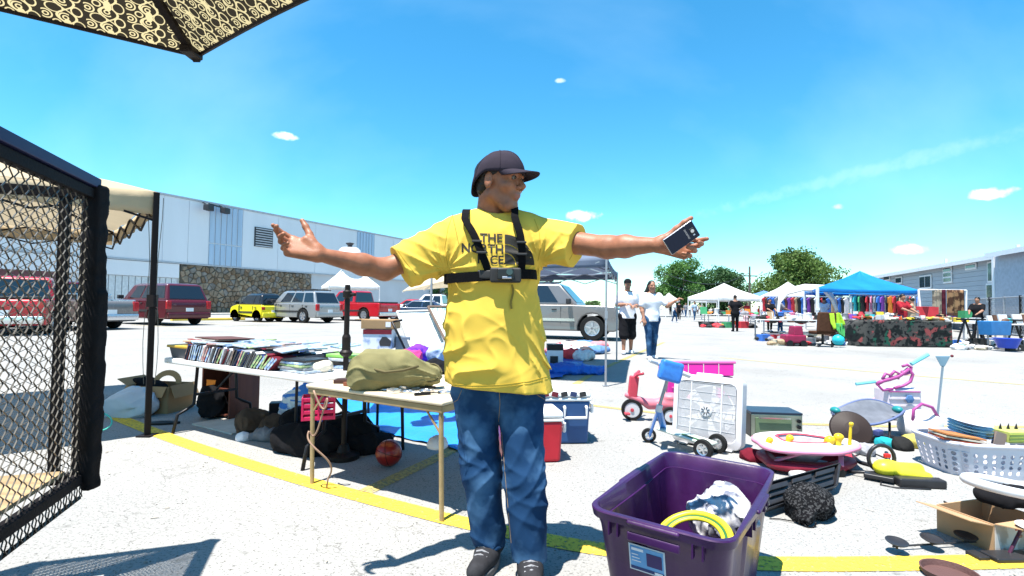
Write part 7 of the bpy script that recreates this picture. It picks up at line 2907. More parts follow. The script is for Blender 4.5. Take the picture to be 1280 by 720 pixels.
for (px, py, h, r) in ((985, 545, .04, .022), (1046, 553, .05, .028), (1062, 553, .14, .012), (1035, 558, .03, .03), (960, 550, .025, .02)):
 b0 = A(px, py, YW + .12)
 b0.z = zt_ + .0
 s_ = S()
 s_.cap(b0, b0 + Vector((.01, 0, h)), r, r * .7)
 s_.ell(b0 + Vector((.012, -.004, h)), (r * 1.15, r, r * .9), k=.015)
 sdf_part('toy', s_, .006, M_YTOY, wk)

# black tool case, open and ribbed
CX = [G(955, 622, .08), G(1032, 600, .08), G(1043, 574, .17), G(962, 592, .17)]
tcs = thing('tool_case', 'black moulded tool case lying open beside the purple tub', 'case', G(990, 632))
pa, pb, pc_, pd_ = G(957, 640, .02), G(1040, 612, .02), G(1044, 584, .10), G(950, 610, .10)
M_CASE = mat('black_moulded_plastic', (.022, .022, .025), rough=.38, var=.15, scale=20)

def case_pt(u, v, h=0):
 p = pa.lerp(pb, u).lerp(pd_.lerp(pc_, u), v)
 n_ = (pb - pa).cross(pd_ - pa).normalized()
 if n_.z < 0:
  n_ = -n_
 return p + n_ * h

def slab(u0, u1, v0, v1, h0, h1):
 q = [case_pt(u0, v0, h0), case_pt(u1, v0, h0), case_pt(u1, v1, h0), case_pt(u0, v1, h0), case_pt(u0, v0, h1), case_pt(u1, v0, h1), case_pt(u1, v1, h1), case_pt(u0, v1, h1)]
 return MB().add(q, [(3, 2, 1, 0), (4, 5, 6, 7), (0, 1, 5, 4), (1, 2, 6, 5), (2, 3, 7, 6), (3, 0, 4, 7)])

part('shell', slab(-.02, 1.0, 0, 1, -.02, .022), M_CASE, tcs, world=True, bev=.010, seg=3)
for (u0, u1, v0, v1) in ((.0, .30, .10, .30), (.36, .62, .08, .28), (.68, .95, .12, .34), (.04, .5, .40, .55), (.56, .92, .46, .60), (.04, .28, .66, .90), (.34, .60, .70, .90), (.66, .94, .70, .92)):
 r_ = part('rib', slab(u0, u1, v0, v1, .023, .040), M_CASE, tcs, world=True, bev=.005)
part('rim', slab(-.02, 1.0, -.03, .02, .0, .048), M_CASE, tcs, world=True, bev=.006)
part('rim', slab(-.02, 1.0, .975, 1.02, .0, .048), M_CASE, tcs, world=True, bev=.006)
part('rim', slab(.975, 1.02, .022, .973, .0, .048), M_CASE, tcs, world=True, bev=.006)
part('latch', slab(.30, .40, -.06, -.03, .0, .035), M_LEGB, tcs, world=True, bev=.003)
part('latch', slab(.70, .80, -.06, -.03, .0, .035), M_LEGB, tcs, world=True, bev=.003)

# black mesh bag
c = G(1024, 657)
s_ = S()
s_.ell(c + Vector((.0, .10, .075)), (.105, .095, .085), k=.03)
s_.ell(c + Vector((.055, .14, .06)), (.085, .10, .075), k=.03)
s_.ell(c + Vector((-.06, .03, .04)), (.05, .06, .04), k=.03)
s_.cut((0, 0, .003), (0, 0, -1))
V, Fc = sdf(s_, .0055, lambda P, d: d + .012 * snoise(P, 22, 6, 2) - .014 * np.clip(1 - np.abs(snoise(P, 30, 6, 12)), 0, 1) ** 2.5, pad=.03)
me = mkmesh('mesh_bag', V, Fc)
M_NET = mat('black_net_cloth', (.006, .006, .007), rough=.9, col2=(.05, .05, .052), scale=90, thr=(.5, .6), bump=1.0, bscale=160)
nb_ = part('bag', me, M_NET, None, smooth=True)
nb_.name = 'mesh_bag'
setprops(nb_, 'black mesh drawstring bag with a cord, below the black tool case', 'bag')
part('drawcord', MB().tube([c + Vector((-.07, .0, .03)), c + Vector((-.11, .02, .01)), c + Vector((-.17, .06, .006)), c + Vector((-.22, .065, .006))], .003, 5), M_NET, nb_, smooth=True)
part('drawcord', MB().tube([c + Vector((-.06 + .035 * math.cos(t), -.01 + .02 * math.sin(t), .03 + .03 * math.sin(t))) for t in [i * .5 for i in range(13)]], .004, 5), M_NET, nb_, smooth=True)

# grey bouncer seat with teal ends
bo = thing('bouncer', 'grey cloth infant bouncer with teal edging, tipped on the pavement', 'bouncer', G(1085, 552))
M_GRC = cloth('grey_seat_cloth', (.13, .14, .165))
Yb_ = 4.35

def bfn(u, v):
 p0 = A(1042 + 84 * u, 514 - 14 * math.sin(u * 3.14) - 1 * u, Yb_ + .25)
 p1 = A(1040 + 90 * u, 516 + 16 * math.sin(u * 3.14) ** .7 - 2 * u, Yb_ - .05)
 p = p0.lerp(p1, v)
 p.z -= .04 * math.sin(v * 3.14)
 return p

part('seat', MB().grid(bfn, 28, 12), M_GRC, bo, world=True, smooth=True, solid=.012)
rim = [bfn(i / 24, 0) for i in range(25)] + [bfn(1 - i / 24, 1) for i in range(25)]
part('rim_tube', MB().tube(rim, .011, 8, closed=True), mat('slate_blue_piping', (.10, .13, .25), rough=.6), bo, world=True, smooth=True)
for (px, py) in ((1044, 513), (1122, 512)):
 part('end_cap', MB().sph(A(px, py, Yb_ + .02), (.035, .05, .03), 16, 10), mat('teal_plastic', (.015, .20, .20), rough=.4), bo, world=True, smooth=True)
for dx in (0, 1):
 part('leg', MB().tube([A(1062 + dx * 50, 528, Yb_), A(1058 + dx * 54, 545, Yb_ - .05), G(1066 + dx * 44, 556), G(1092 + dx * 30, 554)], .010, 6), M_LEGB, bo, world=True, smooth=True)
part('tray', MB().box(A(1092, 545, Yb_), (.26, .18, .04), .2), M_LEGB, bo, world=True, bev=.01)
part('toy', MB().box(A(1098, 541, Yb_ - .1), (.08, .05, .05), .5), mat('navy_toy', (.04, .05, .15)), bo, world=True, bev=.01)
dsk = A(1063, 537, 4.05)
solo('pan_lid', MB().lathe([(.145, 0), (.15, .008), (.14, .02), (.05, .045), (.0005, .05)], dsk, (-.25, -.75, .45), n=32), mat('dark_brown_enamel', (.022, .012, .009), rough=.6), 'dark brown round lid leaning against the grey bouncer', 'lid', smooth=False)

# white domed toy seat and pink castle toy behind
cs_ = thing('toy_house', 'pink and purple curly topped toy frame with white walls behind the grey bouncer', 'toy', G(1125, 535))
M_MAU = mat('mauve_plastic', (.33, .06, .22), rough=.4)
M_LAV = mat('pale_lilac_plastic', (.56, .50, .56), rough=.4)
Yc = 5.1
for (pts_, r) in (([(1096, 480), (1104, 476), (1112, 474), (1122, 471), (1130, 466), (1136, 461)], .020), ([(1136, 461), (1141, 468), (1138, 477), (1130, 482), (1118, 485)], .015), ([(1096, 480), (1104, 488), (1116, 486)], .013), ([(1128, 458), (1134, 456), (1139, 459), (1138, 466), (1131, 468), (1127, 464)], .014), ([(1103, 474), (1107, 467), (1113, 469), (1112, 476)], .014), ([(1113, 470), (1118, 464), (1124, 467), (1122, 474)], .014)):
 part('scroll', MB().tube([A(x, y, Yc) for x, y in pts_], r, 8), M_MAU, cs_, world=True, smooth=True)
part('arm', MB().tube([A(1139, 455, Yc), A(1160, 443, Yc)], .020, 8), mat('pale_cyan_plastic', (.16, .52, .60), rough=.4), cs_, world=True)
part('arm', MB().tube([A(1070, 480, Yc), A(1094, 477, Yc)], .016, 8), mat('pale_cyan_plastic', (.16, .52, .60)), cs_, world=True)
w0, w1 = A(1110, 503, Yc), A(1152, 480, Yc)
part('wall', MB().box(((w0.x + w1.x) / 2, Yc + .1, .16), (w1.x - w0.x, .22, .32)), M_LAV, cs_, world=True, bev=.03)
for k in range(4):
 part('ledge', MB().box(((w0.x + w1.x) / 2 - .01, Yc - .012, .08 + k * .07), ((w1.x - w0.x) * .9, .016, .012)), M_MAU if k == 3 else M_LAV, cs_, world=True)
part('flower', MB().lathe([(.045, 0), (.04, .012), (.0005, .02)], A(1137, 499, Yc - .03), (0, -1, 0), n=6), mat('blue_flower', (.06, .14, .30)), cs_, world=True)
dm = thing('booster_seat', 'white domed booster seat with a mauve arch between bouncer and laundry basket', 'seat', G(1158, 548))
ds = S()
dc = G(1162, 548)
ds.ell(dc + Vector((0, .1, .10)), (.17, .15, .13), k=.04)
ds.ell(dc + Vector((-.12, .05, .06)), (.07, .12, .08), k=.04)
ds.ell(dc + Vector((0, .02, .22)), (.10, .12, .09), k=.02, op=1)
ds.cut((0, 0, .004), (0, 0, -1))
sdf_part('shell', ds, .009, M_WPL, dm)
part('arch', MB().tube([dc + Vector((-.13, .02, .12)), dc + Vector((-.12, .02, .24)), dc + Vector((-.04, .03, .29)), dc + Vector((.06, .04, .26)), dc + Vector((.12, .05, .17))], .013, 8), M_MAU, dm, world=True, smooth=True)
random.seed(31)
for i, (px, py, c, nm) in enumerate([(1000, 598, (.5, .5, .5), 'white'), (1068, 560, (.03, .05, .14), 'navy'), (1108, 556, (.02, .3, .34), 'teal'), (1128, 560, (.02, .02, .02), 'black'), (1080, 566, (.3, .3, .32), 'grey'), (1052, 575, (.45, .05, .08), 'red'), (940, 572, (.12, .01, .02), 'maroon'), (1140, 556, (.5, .42, .1), 'mustard'), (1096, 500, (.5, .3, .4), 'pink'), (1060, 548, (.05, .05, .06), 'charcoal')]):
 heap('soft_toy' if i % 2 else 'cloth', '%s %s lying in the clutter %s' % (nm, 'soft toy' if i % 2 else 'cloth scrap', 'left of the yellow trimmer' if px < 1060 else 'round the grey bouncer'), 'toy' if i % 2 else 'cloth', px, py, G(px, py + 2).y, (random.uniform(.06, .12), .07, random.uniform(.03, .07)), cloth('scrap_' + nm, c), 90 + i, z=0, res=.009, amp=.012, f=20)
for i, pp in enumerate([[(1040, 560), (1060, 572), (1085, 566), (1110, 575)], [(1090, 548), (1120, 556), (1150, 552)], [(905, 585), (930, 590), (948, 584)], [(1180, 628), (1200, 640), (1190, 655)]]):
 solo('cord', MB().tube(smooth_line(pp, 6) if False else [p + Vector((0, 0, .006)) for p in smooth_line(pp, 6)], .005, 5), M_PLAST, ['black cord trailing from the bouncer to the yellow trimmer', 'black strap on the ground behind the yellow trimmer', 'short black cord left of the walker base', 'short black cord beside the torn carton'][i], 'cord', smooth=True)

# squeegee
sq = thing('squeegee', 'slate blue triangular squeegee head on a thin pale pole, upright behind the basket', 'squeegee', G(1168, 560))
Yq = 4.4
part('head', MB().add([A(1169, 445, Yq), A(1188, 445, Yq), A(1181, 458, Yq), A(1176, 458, Yq), A(1169, 445, Yq + .03), A(1188, 445, Yq + .03), A(1181, 458, Yq + .03), A(1176, 458, Yq + .03)], [(0, 1, 2, 3), (7, 6, 5, 4), (0, 4, 5, 1), (1, 5, 6, 2), (2, 6, 7, 3), (3, 7, 4, 0)]), mat('slate_blue_plastic', (.16, .26, .33), rough=.5), sq, world=True, bev=.004)
part('tip', MB().sph(A(1190, 445, Yq), .012), mat('maroon_tip', (.12, .01, .02)), sq, world=True)
part('pole', MB().cyl(A(1178.5, 458, Yq + .01), G(1170, 540) + Vector((0, 0, .02)), .009, n=8), mat('pale_blue_pole', (.42, .50, .55), rough=.4), sq, world=True)

# laundry basket with round holes
M_BSK = mat('white_basket_plastic', (.50, .50, .56), rough=.4, var=.03)
BH = .215
BWd, BDp = .58, .42
bk = thing('laundry_basket', 'white plastic laundry basket with rows of round holes, full of dishes', 'basket', G(1200, 598) + Vector((BWd / 2, BDp / 2 - .02, 0)), -.06)

def holed_panel(w0_, w1_, h, nx, nz, hr, T):
 """plate with round holes: each cell is a ring between a square and a circle"""
 mb_ = MB()
 for j in range(nz + 2):
  for i in range(nx + 2):
   pass
 m_ = 12
 z0, z1 = h * .12, h * .80
 for j in range(nz):
  for i in range(nx):
   u0, u1, v0, v1 = i / nx, (i + 1) / nx, z0 + (z1 - z0) * j / nz, z0 + (z1 - z0) * (j + 1) / nz
   cu_, cv_ = (u0 + u1) / 2, (v0 + v1) / 2
   pts_ = []
   for k in range(m_):
    a = 2 * math.pi * k / m_ + math.pi / 4
    c_, s_ = math.cos(a), math.sin(a)
    mx = max(abs(c_), abs(s_))
    pts_.append((cu_ + c_ / mx * (u1 - u0) / 2, cv_ + s_ / mx * (v1 - v0) / 2, cu_ + c_ * hr / w1_, cv_ + s_ * hr))
   n0 = len(mb_.v)
   for (a_, b1, c1, d1) in pts_:
    mb_.v.append(tuple(T(a_, b1)))
    mb_.v.append(tuple(T(c1, d1)))
   for k in range(m_):
    k2 = (k + 1) % m_
    mb_.f.append((n0 + 2 * k, n0 + 2 * k2, n0 + 2 * k2 + 1, n0 + 2 * k + 1))
 for (v0, v1) in ((0, z0), (z1, h)):
  n0 = len(mb_.v)
  for i in range(nx + 1):
   mb_.v.append(tuple(T(i / nx, v0)))
   mb_.v.append(tuple(T(i / nx, v1)))
  for i in range(nx):
   mb_.f.append((n0 + 2 * i, n0 + 2 * i + 2, n0 + 2 * i + 3, n0 + 2 * i + 1))
 return mb_

def bcorner(i, z):
 k = .84 + .16 * z / BH
 sx, sy = ((-1, -1), (1, -1), (1, 1), (-1, 1))[i % 4]
 return Vector((sx * BWd / 2 * k, sy * BDp / 2 * k, z))

for i in range(4):
 wl_ = BWd if i % 2 == 0 else BDp
 nx = int(wl_ / .056)

 def T(u, z, i=i):
  a, b_ = bcorner(i, z), bcorner(i + 1, z)
  p = a.lerp(b_, u)
  o_ = Vector((p.x / BWd, p.y / BDp, 0))
  # bow the side and round the corner off
  return p * (1 - .0) + Vector((0, 0, 0)) + (Vector((0, -1, 0)), Vector((1, 0, 0)), Vector((0, 1, 0)), Vector((-1, 0, 0)))[i] * .035 * (1 - (2 * u - 1) ** 4) - (Vector((p.x, p.y, 0)).normalized() * .03 * abs(2 * u - 1) ** 10)
 part('side', holed_panel(wl_, wl_, BH, nx, 4, .0145, T), M_BSK, bk, solid=.004, smooth=False)
 rimp = [T(u / 16, BH) for u in range(17)]
 part('rim', MB().tube([p + Vector((0, 0, .006)) for p in rimp], .014, 8), M_BSK, bk, smooth=True)
bt = [bcorner(i, .0) for i in range(4)]
part('bottom', MB().add([tuple(p + Vector((0, 0, .004))) for p in bt], [(0, 1, 2, 3)]), M_BSK, bk, solid=.004)

def inB(x, y, z):
 return bk.location + Matrix.Rotation(bk.rotation_euler.z, 3, 'Z') @ Vector((x, y, z))

heap('cloth', 'white padding stuffed inside the laundry basket below the dishes', 'cloth', 1200, 560, inB(0, 0, 0).y, (BWd * .26, BDp * .24, .20), M_WHITECLOTH, 71, z=.02, res=.012)
heap_o = COL.objects[-1] if False else None
plc = [((.05, .22, .55), 'royal blue'), ((.10, .35, .60), 'mid blue'), ((.30, .55, .65), 'pale teal'), ((.08, .28, .55), 'deep blue'), ((.55, .60, .65), 'white rimmed')]
for k in range(5):
 c = A(1212, 538 - k * 3.6 + 6, inB(0, 0, 0).y + .02)
 solo('plate', MB().lathe([(.0005, .003), (.07, .0), (.12, .016), (.125, .020), (.118, .018), (.07, .006), (.0005, .007)], c, (.12, -.10, 1), n=36), mat('plate_' + plc[k][1].replace(' ', '_'), plc[k][0], rough=.25, col2=(.5, .5, .5) if k == 2 else None, scale=12, thr=(.5, .6)), plc[k][1] + ' round plate, ' + ['lowest', 'second', 'third', 'fourth', 'topmost'][k] + ' of the pile in the laundry basket', 'plate', smooth=True)
for k in range(3):
 c = A(1196, 549 - k * 3, inB(0, 0, 0).y - .08)
 solo('folder', MB().box(c, (.26, .16, .010), Matrix.Rotation(-.2 + .1 * k, 3, 'Z') @ Matrix.Rotation(.14, 3, 'Y')), [mat('rust_red_card', (.35, .07, .03)), mat('cream_card', (.55, .5, .4)), mat('orange_brown_card', (.42, .16, .05))][k], ['rust red', 'cream', 'orange brown'][k] + ' flat card wedged below the plates in the basket', 'card')
gx = thing('box', 'pale yellow-green flat box with black clips at the right of the basket', 'box', A(1262, 546, inB(0, 0, 0).y - .02))
c = A(1262, 546, inB(0, 0, 0).y - .02)
M_LGN = mat('pale_lime_card', (.42, .46, .12), rough=.6)
part('tray', MB().box(c + Vector((0, 0, .015)), (.19, .16, .075), .12), M_LGN, gx, world=True, bev=.004)
for k in range(3):
 part('ridge', MB().box(c + Vector((0, -.082, -.008 + k * .022)), (.188, .006, .005), .12), mat('lime_edge', (.30, .34, .06)), gx, world=True)
 part('clip', MB().add([c + Vector((-.07 + k * .055, 0, .053)), c + Vector((-.05 + k * .055, 0, .053)), c + Vector((-.06 + k * .055, 0, .095)), c + Vector((-.06 + k * .055, .02, .053))], [(0, 1, 2), (1, 3, 2), (3, 0, 2)]), M_LEGB, gx, world=True)
part('booklet', MB().box(c + Vector((-.13, -.06, .00)), (.075, .02, .09), Matrix.Rotation(.3, 3, 'Y')), mat('taupe_booklet', (.25, .19, .16), rough=.6), gx, world=True)

# yellow garden trimmer
gt = thing('garden_trimmer', 'yellow and black electric garden trimmer lying before the laundry basket', 'trimmer', G(1130, 610))
M_YTL = mat('yellow_tool_plastic', (.66, .60, .03), rough=.35, coat=.3)
c = G(1128, 602)
s_ = S()
s_.cap(c + Vector((-.10, .03, .075)), c + Vector((.10, .00, .085)), .045, .034, k=.03)
s_.ell(c + Vector((-.09, .02, .08)), (.075, .06, .05), k=.03)
s_.cap(c + Vector((-.02, -.02, .06)), c + Vector((.13, -.04, .045)), .035, .028, k=.02)
sdf_part('housing', s_, .006, M_YTL, gt)
part('motor_base', MB().box(c + Vector((.04, -.09, .028)), (.27, .075, .052), -.12), M_CASE, gt, world=True, bev=.010)
part('grip_loop', MB().tube([c + Vector((-.09 + .085 * math.cos(t), .06, .13 + .085 * math.sin(t))) for t in [i * math.pi / 10 - .9 for i in range(17)]], .012, 8), M_CASE, gt, world=True, smooth=True)
part('trigger', MB().box(c + Vector((-.06, .05, .15)), (.04, .02, .025)), mat('red_trigger', (.5, .02, .02)), gt, world=True, bev=.004)
part('shaft', MB().tube([c + Vector((-.11, .05, .07)), G(1075, 578, .05), G(1056, 562, .04)], .014, 8), M_CASE, gt, world=True, smooth=True)
part('shaft', MB().tube([c + Vector((-.14, .02, .05)), G(1062, 590, .02), G(1040, 566, .015)], .010, 8), M_CASE, gt, world=True, smooth=True)
part('blade_guard', MB().box(c + Vector((-.15, -.0, .03)), (.16, .08, .03), -.7), M_CASE, gt, world=True, bev=.008)
part('power_cord', MB().tube([c + Vector((-.15, -.02, .01)), c + Vector((-.20, -.08, .006)), c + Vector((-.14, -.13, .006)), c + Vector((-.04, -.14, .006)), c + Vector((.06, -.15, .006))], .004, 6), M_CASE, gt, world=True, smooth=True)
part('hose', MB().tube([c + Vector((.0, .12, .10)), c + Vector((.05, .20, .12)), c + Vector((.12, .30, .10))], .012, 8), M_CASE, gt, world=True, smooth=True)

# orange carton with red lettering
oc = thing('carton', 'torn tan and orange appliance carton with red lettering, right edge', 'box', G(1235, 672), .28)
M_OCH = mat('orange_tan_card', (.42, .26, .14), rough=.8, var=.1, scale=4)
M_OCD = mat('carton_inside', (.20, .12, .07), rough=.9)
cw, cd, ch = .32, .24, .13
for nm, cc_, s_ in (('side', (-cw / 2, 0, ch / 2), (.006, cd, ch)), ('side', (cw / 2, 0, ch / 2), (.006, cd, ch)), ('side', (0, cd / 2, ch / 2), (cw - .008, .006, ch)), ('bottom', (0, 0, .004), (cw - .01, cd - .01, .006))):
 part(nm, MB().box(cc_, s_), M_OCH, oc)
part('front', MB().box((0, -cd / 2, ch / 2), (cw - .008, .006, ch)), mat('white_print_card', (.52, .50, .48), rough=.6, col2=(.35, .30, .26), scale=7, thr=(.5, .55)), oc)
part('flap', MB().prism([(-cw / 2, 0), (cw / 2, 0), (cw / 2 - .03, .16), (-.06, .17), (-cw / 2 + .02, .10)], (0, -cd / 2 - .002, ch), (1, 0, 0), (0, -.9, .10), (0, 0, .004)), M_OCH, oc)
part('flap', MB().box((-cw / 2 - .07, 0, ch + .01), (.15, cd, .004), Matrix.Rotation(.25, 3, 'Y')), M_OCH, oc)
part('flap_oval', MB().lathe([(.06, 0), (.0005, .001)], (-.08, -cd / 2 - .10, ch + .022), (0, -.1, 1), n=24), M_WHITECLOTH, oc)
dtm = text_mesh('Devil', .085, bold=.002)
for v in dtm.vertices:
 x, y = v.co.x, v.co.y
 v.co = Vector((.10 - y * .62, -cd / 2 - .0045, .008 + x * .60))
dtm.materials.clear()
part('lettering', dtm, mat('red_print', (.42, .03, .04)), oc, label='red word Devil printed sideways')
part('red_stripe', MB().box((.0, -cd / 2 - .004, ch * .8), (.05, .003, .03)), mat('red_print', (.42, .03, .04)), oc)
# white oval ring (seat) lying on the carton
wr = G(1262, 612, .235)
pts = []
for i in range(40):
 a = 2 * math.pi * i / 40
 pts.append(wr + Vector((.19 * math.cos(a), .115 * math.sin(a), -.03 * math.cos(a) + .01)))
solo('toilet_seat', MB().tube(pts, .023, 10, closed=True), M_WPL, 'white oval toilet seat ring resting on the orange carton', 'toilet seat', smooth=True)
heap('bag', 'small black bag inside the white oval ring', 'bag', 1262, 622, wr.y + .02, (.11, .08, .07), M_BLACKCLOTH, 77, z=.16, res=.008, amp=.01)

# candle bar: four dished discs on a rod
rod0, rod1 = G(1116, 683, .02), G(1292, 673, .02)
cbn = thing('candle_holder', 'black metal rod with four dished candle cups, lying along the yellow line', 'candle holder', (rod0 + rod1) / 2)
part('rod', MB().cyl(rod0, rod1, .0045, n=8), M_CASE, cbn, world=True)
for px, py in ((1121, 679), (1164.5, 675), (1207, 671.5), (1249, 669)):
 c = G(px, py, .045)
 cu_ = part('cup', MB().lathe([(.0005, -.006), (.025, -.005), (.043, .006), (.045, .010), (.040, .008), (.022, .001), (.0005, .0)], c, (0, -.12, 1), n=28), M_CASE, cbn, world=True, smooth=True)
 part('stem', MB().cyl((c.x, c.y, .02), (c.x, c.y, .040), .0055, n=8), M_CASE, cu_, world=True)
bs_ = thing('stand', 'black rectangular stand base with a leaning thin post at the lower right edge', 'stand', G(1255, 700))
part('base', MB().box(G(1262, 699) + Vector((0, 0, .012)), (.20, .085, .022), .06), M_CASE, bs_, world=True, bev=.006)
part('base_lip', MB().box(G(1222, 697) + Vector((0, 0, .010)), (.05, .07, .018), .06), M_CASE, bs_, world=True, bev=.004)
part('post', MB().cyl(G(1262, 697) + Vector((0, 0, .02)), A(1283, 648, G(1262, 697).y + .02), .007, n=10), mat('plum_post', (.06, .015, .04), rough=.4), bs_, world=True)
for py in (663, 670):
 part('ring', MB().box(A(1277 - (py - 663) * .4, py, G(1262, 697).y + .01), (.03, .012, .012), .4), mat('plum_post', (.06, .015, .04)), bs_, world=True, bev=.002)
rp = G(1187, 722)
solo('basket', MB().lathe([(.0005, .0), (.09, .002), (.10, .03), (.094, .03), (.086, .008), (.0005, .006)], zz(rp, .0), n=40), mat('brown_woven_fibre', (.10, .05, .045), rough=.7, bump=.6, bscale=120), 'dark brown round woven mat cut by the bottom edge', 'mat')
# ------------------------------------------------------------ the market row on the right
far_tent('white tent left of the blue roofed one in the distance', 905, 74, 40, 2.0, 3.1, M_WTENT, .25, val=.35)
far_tent('white tent furthest left, edge on beyond the man in black', 880, 30, 48, 1.9, 2.7, M_WTENT, .6, val=.3)
far_tent('blue topped tent between the white tents', 955, 56, 44, 2.0, 2.7, mat('steel_blue_tent', (.12, .25, .50), rough=.6, transl=.2), .1, val=.2)
far_tent('white tent right of the blue topped one, above the navy shirt', 985, 60, 33, 1.95, 2.9, M_WTENT, .5, val=.4)
far_tent('small white tent beside the long haired woman', 836, 22, 60, 2.0, 2.9, M_WTENT, .2)
M_BLUET = mat('bright_blue_tent', (.015, .22, .60), rough=.45, var=.12, scale=1.2, transl=.25)
Yt = 24
ca, cb_, cc, cd_ = A(1022, 385, 21.5), A(1148, 385, 22.5), A(1124, 385, 27.5), A(1006, 385, 26.0)
bt_ = tent('bright blue canopy tent with white posts over the clothes racks', [zz(ca, 0), zz(cb_, 0), zz(cc, 0), zz(cd_, 0)], 2.05, 3.0, M_BLUET, M_POLEW, val=.20, polew=.09, truss=False)
# striped wide patio gazebo with white arch sides
arch = thing('garden_arch', 'white curved tent side panel left of the blue canopy', 'tent', A(1015, 385, 23).xy.to_3d())
for (pts_) in ([(972, 395), (974, 378), (985, 368), (1005, 363), (1030, 364), (1040, 375), (1046, 388)],):
 vs, fs = [], []
 for (x, y) in pts_:
  vs += [A(x, y, 23), A(x, y - 7 if y < 380 else y - 1, 23.2), ]
 for i in range(len(pts_) - 1):
  fs.append((2 * i, 2 * i + 2, 2 * i + 3, 2 * i + 1))
 part('panel', MB().add(vs, fs), M_WTENT, arch, world=True, solid=.12)

# camouflage covered table
Yk = 15.4
kf0, kf1 = G(1074, 434), G(1191, 431)
kf0.y = kf1.y = Yk
kt2 = thing('covered_table', 'long table covered to the ground with a dark green and red patterned blanket', 'table', (kf0 + kf1) / 2)
kf0, kf1 = A(1072, 433, Yk), A(1190, 431, Yk)
wK, dK, hK = kf1.x - kf0.x, 1.0, .80
M_CAMO = mat('patterned_blanket', (.012, .016, .016), rough=.9, col2=(.055, .055, .052), scale=3.4, thr=(.45, .5), detail=5)
N_, L__, b__ = nodes_of(M_CAMO)
prevc = b__.inputs['Base Color'].links[0].from_socket
tcn = N_.new('ShaderNodeTexCoord')
for (sc__, lo, hi, colr, off) in ((2.6, .57, .60, (.015, .070, .048), 0), (2.8, .56, .59, (.22, .055, .055), 5.0), (9, .54, .60, (.010, .010, .012), 9.0)):
 n_ = N_.new('ShaderNodeTexNoise')
 n_.inputs['Scale'].default_value = sc__
 n_.inputs['Detail'].default_value = 4
 mpn = N_.new('ShaderNodeMapping')
 mpn.inputs['Location'].default_value = (off, off, off)
 L__.new(tcn.outputs['Object'], mpn.inputs[0])
 L__.new(mpn.outputs[0], n_.inputs['Vector'])
 r_ = N_.new('ShaderNodeMapRange')
 r_.inputs[1].default_value, r_.inputs[2].default_value = lo, hi
 L__.new(n_.outputs[0], r_.inputs[0])
 x_ = N_.new('ShaderNodeMix')
 x_.data_type = 'RGBA'
 L__.new(r_.outputs[0], x_.inputs[0])
 L__.new(prevc, x_.inputs[6])
 x_.inputs[7].default_value = (*colr, 1)
 prevc = x_.outputs[2]
L__.new(prevc, b__.inputs['Base Color'])

def kdrape(u, v):
 # v 0 ground front .. 1 back edge of the top
 if v < .6:
  z = hK * (v / .6)
  y = Yk + .02 * math.sin(u * 47) * (1 - v / .6)
 else:
  z = hK + .02 * math.sin(u * 30)
  y = Yk + (v - .6) / .4 * dK
 rnd_ = max(0, .12 - u) / .12
 x = kf0.x + u * wK
 z = z * (1 - .25 * rnd_ ** 2)
 y += rnd_ ** 2 * .5
 return Vector((x - .10 * (1 - z / hK) * (1 if u < .5 else -.3), y, max(.01, z)))

part('blanket', MB().grid(kdrape, 70, 30), M_CAMO, kt2, world=True, smooth=True)
part('blanket_side', MB().add([kdrape(0, 0), kdrape(0, .6), (kf0.x + .05, Yk + dK, hK * .75), (kf0.x - .1, Yk + dK, 0)], [(0, 1, 2, 3)]), M_CAMO, kt2, world=True, solid=.02)
part('blanket_side', MB().add([(kf1.x, Yk + .01, .0), (kf1.x, Yk + .01, hK - .01), (kf1.x, Yk + dK, hK - .01), (kf1.x, Yk + dK, 0)], [(0, 1, 2, 3)]), M_CAMO, kt2, world=True, solid=.02)
part('hem', MB().bar((kf0.x - .05, Yk - .03, .02), (kf1.x + .02, Yk - .03, .02), .03, .03), M_LEGB, kt2, world=True)

random.seed(21)
PAL = {'red': (.45, .03, .04), 'white': (.6, .6, .6), 'blue': (.04, .14, .45), 'yellow': (.62, .45, .05), 'green': (.05, .28, .12), 'black': (.02, .02, .02), 'pink': (.58, .18, .28), 'tan': (.35, .25, .15), 'grey': (.22, .22, .24), 'teal': (.03, .35, .4), 'orange': (.6, .2, .03), 'purple': (.18, .05, .3), 'brown': (.1, .05, .03), 'cream': (.55, .48, .36)}

def pm(c):
 return mat('goods_' + c, PAL[c], rough=.6, var=.15, scale=5)

def stall_table(px0, px1, Y, label, h=.74, d=.75, cloth_=None, rot=0):
 a, b_ = A(px0, 385, Y), A(px1, 385, Y)
 root = thing('stall_table', label, 'table', ((a.x + b_.x) / 2, Y, 0), rot)
 w = b_.x - a.x
 part('tabletop', MB().box((0, 0, h - .02), (w, d, .04)), cloth_ or M_TTOP, root, bev=.01)
 for sx in (-1, 1):
  for sy in (-1, 1):
   part('leg', MB().bar((sx * (w / 2 - .15), sy * (d / 2 - .06), 0), (sx * (w / 2 - .15), sy * (d / 2 - .06), h - .04), .035), M_POLEG, root)
 return root, a.x, b_.x

SHAPES = ['box', 'heap', 'cyl', 'lamp', 'bowl', 'toy']
adj = ['small', 'low', 'squat', 'tall', 'narrow', 'wide', 'faded', 'bright', 'dusty', 'worn', 'plain', 'tilted']
seen = {}

